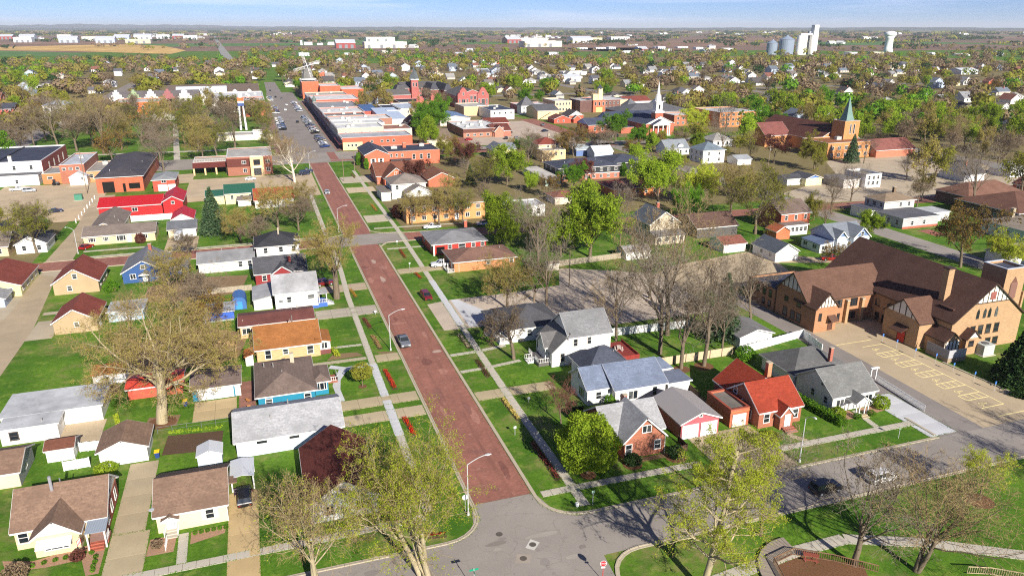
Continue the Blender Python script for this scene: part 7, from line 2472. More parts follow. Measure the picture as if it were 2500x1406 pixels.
for x, y, s, lab in ((107.5, 51, .66, 'bare tree whose shadow falls over the end of the lower street, lower right edge'), (117, 56, .7, 'bare tree at the right edge beyond the church parking lot corner'), (66.8, 129.2, .72, 'bare tree by the white vinyl fence, nearest the red deck'), (72.2, 120.4, 1.05, 'tall bare tree on the fenced lawn behind the red deck'),
					 (78.4, 128.4, 1.3, 'tallest bare tree of the fenced garden, thick-trunked'), (72.6, 113.0, .95, 'bare tree with mulch at its foot inside the beige panel fence'),
					 (77.4, 112.6, 1.0, 'pale-trunked bare tree on its mulch bed by the beige panel fence'), (84.4, 117.0, .6, 'small bare tree beside the white lane garage'),
					 (68.1, 179.2, .95, 'bare tree beside the pale garden shed'), (99, 128, .8, 'thin bare tree next to the church lane'), (60, 152, .8, 'bare tree behind the porch house at the gravel lot')):
	plant('bare_tree', BARE[int(x) % 4], x, y, lab, s=s * 1.22)
plant('spruce_tree', spruce_meshes('s1', 4, 15, 4.4, 4200, 'evers', .4), 88.2, 122.6, 'ragged evergreen between the bare trees and the white lane garage')
plant('spruce_tree', spruce_meshes('s2', 6, 15.5, 5.0, 7000, 'evers', .36), -15.8, 246.4, 'large dark spruce at the brick cross street')
plant('spruce_tree', spruce_meshes('s3', 8, 12.5, 5.4, 8000, 'ever', .34), 128.4, 87.4, 'broad dark spruce on the church lawn at the picture edge')

# -- trees of the middle distance: a few of each kind, copied
LIME = [tree_meshes('l%d' % i, seed=300 + i, H=15.5, Rc=7.6, fork=.1, counts=(9, 7, 6, 5), angs=(44, 45, 48, 50), trunk=.4, tw='dark', leaf=('lime', 'lime', 'green')[i], leaves=30000, lsize=.2, twig=.02, fill=.2, t0=.35, tl=2.2) for i in range(3)]
YELG = [tree_meshes('y%d' % i, seed=320 + i, H=15, Rc=7.2, fork=.12, counts=(9, 7, 6, 5), angs=(44, 45, 48, 50), trunk=.36, tw='tan', leaf=('olive', 'yellow')[i], leaves=17000, lsize=.165, t0=.35, tl=2.0, twig=.02, fill=.08) for i in range(2)]
BUDD = [tree_meshes('u%d' % i, seed=340 + i, H=16.5, Rc=8.0, fork=.16, counts=(9, 7, 6, 5), angs=(44, 45, 46, 48), trunk=.42, tw=('tan', 'grey', 'dark')[i], leaf=('bud', 'brown', 'olive')[i], leaves=(11000, 8000, 9500)[i], lsize=.13, twig=.02, fill=.08) for i in range(3)]
REDD = [tree_meshes('r0', seed=360, H=9, Rc=4.4, fork=.16, counts=(8, 6, 5, 5), angs=(42, 45, 46, 48), trunk=.22, tw='red', leaf='redbud', leaves=5200, lsize=.16, twig=.02),
		tree_meshes('r1', seed=361, H=13, Rc=6.4, fork=.18, counts=(8, 6, 6, 5), angs=(44, 45, 46, 48), trunk=.34, tw='dark', leaf='rust', leaves=5600, lsize=.18, twig=.022)]
for kind, i, x, y, s, lab in (
		('L', 0, 86.4, 185.8, 1.02, 'big bright lime-green tree behind the weathered board fence'), ('L', 1, 79.0, 189.5, .66, 'lime-green tree tucked left against the big lime tree by the board fence'),
		('L', 0, 136.4, 236.4, .98, 'lime-green tree among the orange brick house and beige two-storey house'), ('Y', 1, 150, 233, .86, 'yellow-green tree with fanned branches beyond the beige two-storey house'),
		('L', 1, 66.8, 208.4, .76, 'tall lime-green tree behind the red-sided corner house'), ('L', 2, 74, 216, .55, 'smaller green tree behind the red-sided corner house'),
		('U', 2, 146.4, 192, 1.15, 'large olive tree in front of the brick porch house'), ('U', 0, 152, 214, 1.0, 'budding tree overhanging the cross street beyond the olive tree'), ('U', 2, -64, 240.8, .82, 'olive tree before the cottages at the cross street corner'),
		('B', 0, 237.9, 193.2, 1.15, 'giant bare tree with leaning pale trunk by the brown-roofed dark house'), ('B', 1, 188.4, 206.6, .72, 'bare street tree before the grey craftsman house, thick trunk'), ('B', 3, 209.6, 220.6, .74, 'bare tree with wide limbs behind the grey craftsman house'),
		('R', 1, 178.5, 144.8, 1.15, 'russet bare tree behind the brown-roofed church'), ('Y', 1, 186, 137.4, .62, 'yellow flowering bush behind the church bell tower'),
		('U', 1, -17.9, 168.2, .72, 'brownish budding tree behind the giant tree, by the blue shed'), ('U', 0, -24, 188, .66, 'budding tree in the garden below the navy blue house'), ('R', 1, -13.6, 160, .6, 'rust-coloured bare tree by the golden board fence'),
		('B', 2, -30, 165, .5, 'small bare tree at the edge of the wide lawn'), ('R', 0, 128.6, 284.8, .95, 'round dark red-purple tree before the black apartments'), ('U', 0, 51.2, 154.4, .72, 'low budding tree at the gravel lot beside the pavement'),
		('U', 2, 58.6, 156.6, .6, 'low olive tree at the gravel lot, farther from the pavement'), ('Y', 0, 241.7, 279.6, .85, 'fresh green tree before the orange brick church'), ('U', 0, 3.6, 247, .82, 'many-limbed budding tree left of the brick street past the crossing'),
		('U', 1, 9.6, 243, .7, 'budding tree leaning over the brick street past the crossing'), ('U', 0, 12.0, 262, .7, 'thin budding street tree before the rust-roofed house'),
		('U', 0, 45.6, 238.0, .62, 'budding tree at the near corner of the orange brick apartments'), ('U', 0, 54.4, 236.4, .68, 'budding tree before the middle of the orange brick apartments'), ('U', 2, 62.6, 236.0, .62, 'budding tree before the door of the orange brick apartments'),
		('L', 1, 87.6, 402.0, .82, 'green tree beside the brown bungalow'), ('L', 2, 101, 446, 1.15, 'dense green tree behind the shopping row and restaurant'), ('L', 2, 96, 438, .9, 'green tree beside the dense one behind the shopping row'),
		('R', 1, 147.4, 339.8, 1.1, 'rusty brown tree beside the cream house with red pyramid roof'), ('L', 2, 196, 392, .85, 'round green tree before the steeple church halls'), ('U', 1, 164.6, 347, .9, 'bare-limbed tree behind the black apartments'),
		('B', 1, 269.5, 392, 1.05, 'large purple-brown bare tree before the brick school'), ('Y', 1, 254, 400, .95, 'yellow-green tree beside the steeple portico'), ('R', 0, 233.9, 298.6, 1.3, 'reddish tree near the orange brick church corner'),
		('B', 0, 226, 330, .95, 'tall bare tree beside the white pyramid-roofed house'), ('B', 1, 274.9, 284.8, .7, 'small bare tree on the lawn before the orange brick church'), ('B', 0, 300, 262, .6, 'small bare street tree in the eastern lot'), ('B', 3, 262, 246, .55, 'small bare tree along the eastern lot'),
		('B', 2, 318.9, 276, 1.15, 'huge grey bare tree beyond the orange brick church'), ('B', 1, 318, 250, .9, 'bare tree at the far picture edge beyond the eastern lot'), ('L', 0, 402, 330, 1.0, 'dense green tree at the far picture edge behind the bare giant'),
		('U', 2, 75.7, 197.6, .6, 'olive tree between the orange brick ranch and lime tree'), ('B', 0, 86, 150, .85, 'bare tree whose shadow falls on the gravel lot'), ('R', 0, 60, 298, 1.1, 'reddish brown tree by the rambling brown-roofed house'),
		('R', 0, 90, 330, 1.2, 'purple-brown tree at the end of the salmon brick hall'), ('L', 0, 96, 290, .8, 'lime-green tree left of the pale green garages'), ('U', 2, 84, 282, .75, 'olive tree behind the white hip-roofed house'), ('R', 1, 104, 262, .6, 'rusty tree beside the brown hip garage'),
		('U', 1, -4, 226, .6, 'brown budding tree at the crossing by the black-roofed house'), ('U', 0, -8, 234, .62, 'budding tree beside the spruce at the cross street'), ('U', 1, -22, 222, .5, 'thin twiggy tree at the cross street behind the navy blue house')):
	ms = {'L': LIME, 'Y': YELG, 'B': BARE, 'U': BUDD, 'R': REDD}[kind][i]
	plant({'L': 'leafy_tree', 'Y': 'leafy_tree', 'B': 'bare_tree', 'U': 'budding_tree', 'R': 'red_tree'}[kind], ms, x, y, lab, s=s * (1.3 if kind in 'LY' else 1.15))
plant('spruce_tree', spruce_meshes('s1', 4, 15, 4.4, 4200), 269.9, 287.6, 'dark spruce in front of the orange brick church', s=.95)
plant('spruce_tree', spruce_meshes('s2', 6, 15.5, 5.0, 7000), 112, 244, 'dark spruce between the lime-green trees', s=.75)
plant('spruce_tree', spruce_meshes('s1', 4, 15, 4.4, 4200), 82, 296, 'blue-green spruce behind the white hip-roofed house', s=.6)
plant('column_shrub', ball_meshes('col', 12, 1.2, 5.0, 1800, 'green', .2), 46.4, 345.8, 'columnar evergreen at the left corner of the salmon brick hall', 'shrub')
plant('column_shrub', ball_meshes('col', 12, 1.2, 5.0, 1800, 'green', .2), 44.4, 357, 'columnar evergreen farther along the side of the salmon brick hall', 'shrub', s=1.2)
plant('column_shrub', ball_meshes('col', 12, 1.2, 5.0, 1800, 'green', .2), 150.6, 292.4, 'columnar green shrub at the inner corner of the black apartments', 'shrub', s=1.2)

# the park square: tall budding trees standing close
rg = random.Random(21)
FARB = {
	'lime': [tree_meshes('fl%d' % i, seed=400 + i, H=14, Rc=6.6, fork=.14, counts=(6, 5, 5), angs=(42, 46, 50), trunk=.36, tw='dark', leaf='lime', leaves=4200, lsize=.36, twig=.03, fill=.4) for i in range(3)],
	'green': [tree_meshes('fg%d' % i, seed=410 + i, H=13, Rc=6.2, fork=.14, counts=(6, 5, 5), angs=(42, 46, 50), trunk=.34, tw='dark', leaf='green', leaves=4200, lsize=.36, twig=.03, fill=.4) for i in range(2)],
	'olive': [tree_meshes('fo%d' % i, seed=420 + i, H=14.5, Rc=6.6, fork=.16, counts=(6, 5, 5), angs=(42, 46, 50), trunk=.36, tw='tan', leaf='olive', leaves=3200, lsize=.31, twig=.03, fill=.3) for i in range(2)],
	'bud': [tree_meshes('fu%d' % i, seed=430 + i, H=16, Rc=6.8, fork=.2, counts=(7, 6, 5, 3), angs=(40, 44, 46, 48), trunk=.4, tw='tan', leaf='bud', leaves=2800, lsize=.25, twig=.034, fill=.1) for i in range(2)],
	'bare': [tree_meshes('fb%d' % i, seed=440 + i, H=16, Rc=6.8, fork=.2, counts=(7, 6, 5, 4), angs=(38, 42, 44, 48), trunk=.4, tw=('grey', 'dark')[i % 2], leaf='brown', leaves=2200, lsize=.22, twig=.034) for i in range(3)],
	'rust': [tree_meshes('fr0', seed=450, H=12, Rc=6.0, fork=.16, counts=(7, 6, 5), angs=(42, 46, 50), trunk=.34, tw='red', leaf='rust', leaves=1700, lsize=.36, twig=.03, fill=.2)],
	'ever': [spruce_meshes('fe0', 30, 12, 3.6, 1300, 'ever', .62), spruce_meshes('fe1', 31, 10, 3.0, 1000, 'ever', .6)],
}
LOOK = {'lime': 'lime-green leafy tree', 'green': 'mid-green leafy tree', 'olive': 'olive-green tree', 'bud': 'tan budding tree', 'bare': 'bare brown tree', 'rust': 'rust-brown tree', 'ever': 'dark evergreen tree'}
NM = {'lime': 'leafy_tree', 'green': 'leafy_tree', 'olive': 'leafy_tree', 'bud': 'budding_tree', 'bare': 'bare_tree', 'rust': 'rust_tree', 'ever': 'evergreen_tree'}
for x, y, kd, s in ((-90.7, 447.8, 'U1', 1.25), (-75.9, 433.7, 'B2', 1.35), (-85.2, 462, 'U1', 1.1), (-116, 500, 'U0', 1.0), (-68.9, 446, 'U0', .9), (-41.3, 367, 'B0', .85), (-11.4, 414, 'B1', 1.15), (-62, 470, 'U2', 1.1), (-50, 440, 'U1', 1.0),
					(-38, 452, 'U2', 1.05), (-30, 430, 'U0', .95), (-22, 446, 'U1', 1.0), (-56, 500, 'U0', 1.0), (-36, 500, 'U2', 1.0), (-20, 520, 'U1', 1.0), (-98, 520, 'U2', 1.0), (-80, 540, 'U1', 1.0), (-60, 545, 'U0', 1.0), (-40, 550, 'U1', 1.0),
					(-104, 470, 'B3', 1.3), (2, 545, 'U2', .8), (4, 500, 'U2', .7), (-128, 470, 'U1', .9), (-26, 395, 'U0', .8), (-46, 402, 'U1', .9), (-20, 406, 'U2', .85), (-66, 398, 'R1', 1.0), (6, 412, 'U2', .6), (7, 438, 'U1', .62), (5, 486, 'U2', .6), (7, 560, 'U0', .7), (-112, 545, 'U0', 1.0), (-96, 575, 'U1', .9), (-46, 578, 'U2', .8)):
	ms = {'U': BUDD, 'B': BARE, 'R': REDD}[kd[0]][int(kd[1])]
	plant({'U': 'budding_tree', 'B': 'bare_tree', 'R': 'rust_tree'}[kd[0]], ms, x, y, s=s * 1.25, look={'U': 'dark budding park tree', 'B': 'tall bare park tree', 'R': 'rust-coloured park tree'}[kd[0]], group='trees of the park square')

# town trees, up to the number one can still tell apart
def kind_at(x, y, r):
	v = math.sin(x * .021 + 1.3) + math.cos(y * .017 - .4) + math.sin((x + y) * .009)
	u = r.random()
	if v > .6:
		t = [('lime', .30), ('green', .46), ('olive', .64), ('bud', .79), ('bare', .95), ('ever', 1)]
	elif v > -.6:
		t = [('lime', .11), ('green', .20), ('olive', .38), ('bud', .64), ('bare', .90), ('rust', .96), ('ever', 1)]
	else:
		t = [('lime', .04), ('green', .08), ('olive', .20), ('bud', .50), ('bare', .88), ('rust', .95), ('ever', 1)]
	for k, lim in t:
		if u <= lim:
			return k
	return 'bare'

cand = []
for n in range(9000):
	d = 250 + 800 * rg.random() ** .8
	a = R(rg.uniform(-19, 56))
	cand.append((d, d * math.sin(a), d * math.cos(a)))
nb, left = len(TREES), []
count = 0
grid = set()
for d, x, y in cand:
	px, py = seen_px(x, y, 5)
	if not (-40 < px < 2540 and py < 560) or (y < 405 and x < 225) or (-112 < x < 10 and 400 < y < 580) or (40 < x < 290 and 400 < y < 600 and rg.random() < .97):
		continue
	cell = (int(x / 11), int(y / 11))
	if cell in grid or on_road(x, y, 3) or not free(x, y, 2.0) or (rg.random() < .85 and hides(x, y)) or (222 < x < 312 and 240 < y < 322):
		continue
	grid.add(cell)
	left.append((math.hypot(x, y), x, y))
left.sort()
fill_ = []
for n in range(1500):
	x, y = rg.uniform(60, 330), rg.uniform(150, 405)
	if rg.random() < .25:
		x, y = rg.uniform(-105, -62), rg.uniform(180, 300)
	px, py = seen_px(x, y, 4)
	if not (-40 < px < 2540) or on_road(x, y, 1.5) or not free(x, y, 3.2) or hides(x, y, (8, 15)) or any(abs(x - a) < 8.5 and abs(y - c) < 8.5 for a, c in TREES + fill_):
		continue
	if (95 < x < 135 and 145 < y < 175) or (193 < x < 330 and 205 < y < 300) or (100 < x < 150 and 100 < y < 145) or (36 < x < 100 and 135 < y < 180) or (110 < x < 180 and 385 < y < 405) or (-62 < x < -50) or (232 < x < 302 and 265 < y < 330) or (-105 < x < -58 and 279 < y < 300):
		continue
	fill_.append((x, y))
	if len(fill_) >= 62:
		break
for x, y in fill_:
	k = rg.choice(['bud', 'bare', 'bud', 'olive', 'lime', 'bare', 'rust', 'green', 'bud', 'bare'])
	ms, nm = {'bud': (BUDD[rg.randrange(3)], 'budding_tree'), 'bare': (BARE[rg.randrange(4)], 'bare_tree'), 'olive': (YELG[0], 'leafy_tree'), 'lime': (LIME[rg.randrange(2)], 'leafy_tree'), 'rust': (REDD[1], 'rust_tree'), 'green': (LIME[2], 'leafy_tree')}[k]
	s = rg.uniform(.42, .8)
	plant(nm, ms, x, y, s=s, look=('small ' if s < .6 else '') + LOOK[k])
lim = 440 - len(TREES)
pick = left[::1]
near_ = [q for q in pick if q[0] < 640]
rg.shuffle(near_)
near_ = near_[:int(lim * .62)]
mid_ = [q for q in pick if q[0] >= 640]
rg.shuffle(mid_)
mid_ = mid_[:lim - len(near_)]
for d, x, y in near_ + mid_:
	k = kind_at(x, y, rg)
	i = rg.randrange(len(FARB[k]))
	s = rg.uniform(.72, 1.25)
	plant(NM[k], FARB[k][i], x, y, s=s, sz=s * rg.uniform(.85, 1.12), look=('tall ' if s > 1.12 else 'small ' if s < .85 else '') + LOOK[k])

# woods beyond, which nobody could count
def far_woods(name, spots_, leaf, seed, sz=(1.0, 1.0)):
	rng = np.random.default_rng(seed)
	pts, nr = [], []
	for x, y, h, r, n in spots_:
		d = _norm(rng.normal(0, 1, (n, 3)))
		rr = rng.uniform(.35, 1.0, (n, 1))
		rr = rng.uniform(.55, 1.0, (n, 1)) * (1 + .16 * np.sin(d[:, :1] * 6 + x) * np.cos(d[:, 1:2] * 5 + y))
		pts.append((d * rr * [r, r, h * .42] + [x, y, h * .6], np.full(n, r * (.16 if n > 100 else .2))))
		nr.append(d)
	P = np.concatenate([p for p, _ in pts])
	N = _norm(np.concatenate(nr) + rng.normal(0, .28, P.shape))
	S = np.concatenate([s for _, s in pts])[:, None]
	u = _norm(np.cross(N, rng.normal(0, 1, P.shape)))
	w = np.cross(N, u)
	S = S * rng.uniform(.6, 1.35, S.shape)
	v = np.stack([P - u * S, P - w * S * .7, P + u * S, P + w * S * .7], 1).reshape(-1, 3)
	f = np.arange(len(v)).reshape(-1, 4)
	o = ob(name, np_mesh(name, v, f, LEAF[leaf]))
	o['kind'] = 'stuff'
	o['label'] = 'far belt of town trees and woods merging into one mass'
	return o

sp = {'lime': [], 'green': [], 'olive': [], 'bud': [], 'brown': [], 'ever': []}
for n in range(5200):
	d = 560 + 1500 * rg.random() ** 1.1
	a = R(rg.uniform(-20, 56))
	x, y = d * math.sin(a), d * math.cos(a)
	if d < 1250 and (on_road(x, y, 2) or rg.random() < .52 or (rg.random() < .9 and hides(x, y))):
		continue
	if d < 700 and x > 30 and x < 300 and y < 640:
		continue
	if x < -120 and y > 1640 or (y > 1500 and -140 < x < -20):
		continue
	if d > 1500 and rg.random() < .62:
		continue
	if not free(x, y, 3):
		continue
	k = kind_at(x, y, rg)
	if k in ('lime', 'green') and rg.random() < .42:
		k = rg.choice(['olive', 'bud', 'bare'])
	k = {'lime': 'lime', 'green': 'green', 'olive': 'olive', 'bud': 'bud', 'bare': 'brown', 'rust': 'brown', 'ever': 'ever'}[k]
	s = rg.uniform(.45, 1.25)
	sp[k].append((x, y, 12.5 * s, 7.0 * s * rg.uniform(.8, 1.25), 230 if d < 1000 else 90))
for x0, y0, w, n in ((-700, 1560, 340, 70), (-1000, 1500, 300, 60), (1900, 1250, 500, 110), (2200, 1500, 500, 90), (1700, 1750, 400, 50), (200, 2450, 500, 30), (900, 2400, 600, 36), (-350, 1620, 200, 40)):
	for q in range(n):
		sp[rg.choice(['brown', 'brown', 'bud', 'olive', 'ever'])].append((x0 + rg.uniform(-w, w), y0 + rg.uniform(-60, 60), rg.uniform(8, 15), rg.uniform(5, 9), 60))
for q in range(420):                        # hedgerows and groves towards the horizon
	d = rg.uniform(2600, 12000)
	a = R(rg.uniform(-18, 54))
	s = 1 + d / 3500
	x, y = d * math.sin(a), d * math.cos(a)
	for j in range(3):
		sp[rg.choice(['brown', 'ever', 'ever', 'olive'])].append((x + j * 26 * s, y + rg.uniform(-20, 20), 10 * (1 + d / 16000), 13 * s, 26))
for k, v in sp.items():
	if v:
		far_woods('distant_woods', v, k, hash(k) % 97 if False else {'lime': 1, 'green': 2, 'olive': 3, 'bud': 4, 'brown': 5, 'ever': 6}[k])
# low wooded hills on the horizon
def ridge(name, d0, h, seed, col_, a0=-24, a1=60, tap=0.0):
	rg3 = random.Random(seed)
	n = 140
	ph = [rg3.uniform(0, 6.28) for _ in range(6)]
	k = MB()
	top, bot, back = [], [], []
	for i in range(n + 1):
		a = R(a0 + (a1 - a0) * i / n)
		hh = h * (.74 + .10 * math.sin(i * .11 + ph[0]) + .06 * math.sin(i * .31 + ph[1]) + .04 * math.sin(i * .83 + ph[2]) + .05 * math.sin(i * 2.1 + ph[3])) * (1 - tap * i / n)
		bot.append((d0 * math.sin(a), d0 * math.cos(a), 0))
		top.append(((d0 + 1500) * math.sin(a), (d0 + 1500) * math.cos(a), hh))
		back.append(((d0 + 4500) * math.sin(a), (d0 + 4500) * math.cos(a), 0))
	m_ = n + 1
	k.add(bot + top + back, [(i, i + 1, m_ + i + 1, m_ + i) for i in range(n)] + [(m_ + i, m_ + i + 1, 2 * m_ + i + 1, 2 * m_ + i) for i in range(n)])
	o = struct(name, k, mat('field', col_))
	return o
ridge('hills', 15000, 60, 3, lin(74, 78, 70))
ridge('hills', 22000, 215, 8, lin(66, 70, 72), -26, 22, .85)

# ------------------------------------------------------------------ shrubs, hedges, flower beds
def shrub(name, label, x, y, r, h, leaf, n=700, size=.14):
	key = ('sh', leaf, round(r, 1), round(h, 1))
	ms = [('foliage', me) for _, me in ball_meshes(key, int(r * 10 + h), r, h, n, leaf, size)]
	o = ob(name, None, None, (x, y, 0), random.uniform(0, 6))
	for nm, me in ms:
		ob(nm, me, o)
	return tag(o, label, 'shrub')

shrub('clipped_shrub', 'clipped globe shrub left of the cape house porch', 87.3, 87.6, 1.25, 2.0, 'lime', 1500)
shrub('clipped_shrub', 'clipped globe shrub right of the cape house porch', 96.9, 88.0, 1.35, 2.2, 'lime', 1500)
shrub('clipped_shrub', 'small dark globe shrub left of the cape house steps', 90.4, 86.4, .65, 1.0, 'green', 500, .1)
shrub('clipped_shrub', 'small dark globe shrub right of the cape house steps', 93.4, 86.5, .65, 1.0, 'green', 500, .1)
shrub('dark_shrub', 'dark evergreen shrub at the left foot of the brick gable house', 48.3, 86.0, 1.3, 1.7, 'ever', 1400, .13)
shrub('dark_shrub', 'dark evergreen shrub at the right foot of the brick gable house', 55.4, 85.6, 1.25, 1.9, 'ever', 1400, .13)
shrub('green_shrub', 'bright green dome shrub beside the white two-car garage door', -26.2, 108.9, 1.7, 1.5, 'lime', 1500, .12)
shrub('brown_shrub', 'brown leafless shrub at the corner of the ranch house', -32.8, 87.6, 1.5, 1.8, 'brown', 1600, .12)
shrub('maroon_shrub', 'small maroon shrub beside the ranch house steps', -26.4, 88.9, .9, 1.3, 'redbud', 700, .11)
shrub('brown_shrub', 'reddish bare shrub at the corner of the cream cottage', -17.4, 88.3, .7, 1.0, 'brown', 500, .1)
shrub('green_shrub', 'leafy green bush at the side of the tan house', -38.2, 197.0, 1.8, 2.8, 'green', 1800, .16)
shrub('green_shrub', 'evergreen bush inside the beige panel fence beside the lane garage', 86.6, 112.4, 1.9, 2.8, 'green', 1800, .16)
shrub('dark_shrub', 'dark bush beside the blue-grey roofed house wall', 47.2, 104.2, 1.1, 1.6, 'ever', 1000, .14)
shrub('green_shrub', 'green climbing bush by the blue-grey roofed house door', 52.8, 103.4, 1.0, 2.2, 'green', 900, .13)
shrub('maroon_shrub', 'dark purple bush in front of the tan ranch', -36.8, 242.8, 1.5, 3.0, 'redbud', 1500, .16)
shrub('dark_shrub', 'large dark bush behind the black apartments', 172, 300, 3.0, 4.0, 'ever', 2000, .24)
shrub('dark_shrub', 'dark tree-sized bush at the corner of the orange brick apartments', 43.2, 249, 2.6, 4.6, 'redbud', 2200, .22)
shrub('brown_shrub', 'tan scrubby bush on the gravel lot edge', 92, 140, 2.2, 2.2, 'brown', 1500, .16)
shrub('grass_tuft', 'mound of pale ornamental grass beside the pink garage drive', 72.8, 85.6, 1.6, .9, 'olive', 1300, .12)
for i in range(11):
	xs = (-30.2, -29.0, -27.9, -26.9, -25.9, -25.0, -24.4, -24.3, -24.4, -24.3, -31.4)[i]
	ys = (89.4, 89.5, 89.6, 89.7, 89.8, 89.6, 88.6, 87.6, 86.8, 86.0, 89.2)[i]
	o = shrub('bedding_plant', 'small green plant in the ranch house rock bed', xs, ys, .3, .45, 'green', 120, .09)
	o['group'] = 'bedding plants of the ranch house'
for i in range(6):
	o = shrub('bedding_plant', 'small green plant in the cream cottage rock bed', -13.0 + i * .75, 89.6, .3, .4, 'green', 120, .09)
	o['group'] = 'bedding plants of the cream cottage'
# clipped hedge beside the red-roofed cottage
def hedge(label, x0, y0, x1, y1, w, h, leaf, n):
	rng = np.random.default_rng(int(abs(x0) * 7 + y0))
	t = rng.random((n, 1))
	p = np.array([[x0, y0, 0]]) * (1 - t) + np.array([[x1, y1, 0]]) * t
	p[:, 0] += rng.uniform(-w / 2, w / 2, n)
	p[:, 1] += rng.uniform(-.3, .3, n)
	p[:, 2] = h * rng.uniform(.05, 1, n) * (1 + .08 * np.sin(p[:, 1] * 2))
	o = ob('hedge', None, None, (0, 0, 0))
	ob('foliage', np_mesh('foliage', *blades(rng, p, .15), LEAF[leaf]), o)
	return tag(o, label, 'hedge')
hedge('clipped green hedge between the red-roofed cottage and the cape house', 84.6, 96.2, 86.2, 84.8, 1.6, 1.5, 'green', 4200)
hedge('dark low hedge on the church lawn by the parking bays', 122.6, 84.4, 124.6, 80.4, 1.6, 1.3, 'ever', 1500)
hedge('row of yellow-green perennials along the garden path of the giant tree', -27.6, 127.4, -25.4, 118.4, .8, .5, 'yellow', 420)
hedge('row of green perennials behind the vegetable plot', -18.6, 118.0, -10.6, 117.2, .8, .6, 'lime', 360)
hedge('mixed garden growth below the orange-roofed house', -18, 141.6, -7, 141.0, 2.4, .9, 'green', 900)
hedge('dry brown undergrowth along the alley garden', -28, 192, -20, 188, 4.5, 1.6, 'brown', 1600)
hedge('green flower border beside the orange-roofed house porch', 10.2, 143.4, 10.6, 139.4, 1.2, .8, 'yellow', 320)

# grass creeping over the edges of walks and drives
rng = np.random.default_rng(12)
gp = []
for x0, y0, x1, y1 in EDGES:
	if max(y0, y1) > 240 or min(x0, x1) < -45 or max(x0, x1) > 108 or min(y0, y1) < 40:
		continue
	ln = math.hypot(x1 - x0, y1 - y0)
	n = int(ln * (16 if y0 < 150 else 8))
	t = rng.random((n, 1))
	q = np.array([[x0, y0, 0]]) * (1 - t) + np.array([[x1, y1, 0]]) * t
	q += rng.normal(0, .10, (n, 3)) * np.where(np.sin(t * ln * 1.7) > 0, 1.5, .6)
	q[:, 2] = rng.uniform(.03, .11, n)
	gp.append(q)
for x, y, w_, h_ in ((-45, 100, 60, 110), (32, 84, 60, 60), (36, 44, 70, 24)):
	q = np.stack([rng.uniform(x, x + w_, 9000), rng.uniform(y, y + h_, 9000), rng.uniform(.01, .06, 9000)], 1)
	ok = [free(a_, c_, 0) and not (22 < a_ < 32) and not (68.6 < c_ < 77.6) for a_, c_ in q[:, :2]]
	ok = np.array(ok) & (np.sin(q[:, 0] * .9 + np.sin(q[:, 1] * .7) * 2) + np.sin(q[:, 1] * 1.1) > .55)
	gp.append(q[ok])
o = ob('grass_tufts', np_mesh('grass_tufts', *blades(rng, np.concatenate(gp), .085, .35), LEAF['green']))
o['kind'] = 'stuff'
o['label'] = 'ragged grass tufts along the walks and over the lawns'
_tul = {}
def tulip_mat(c):
	if c not in _tul:
		_tul[c] = leaf_mat('tulip_%d_%d_%d' % c, _mul(lin(*c), .75), _mul(lin(*c), 1.25), .2)
	return _tul[c]
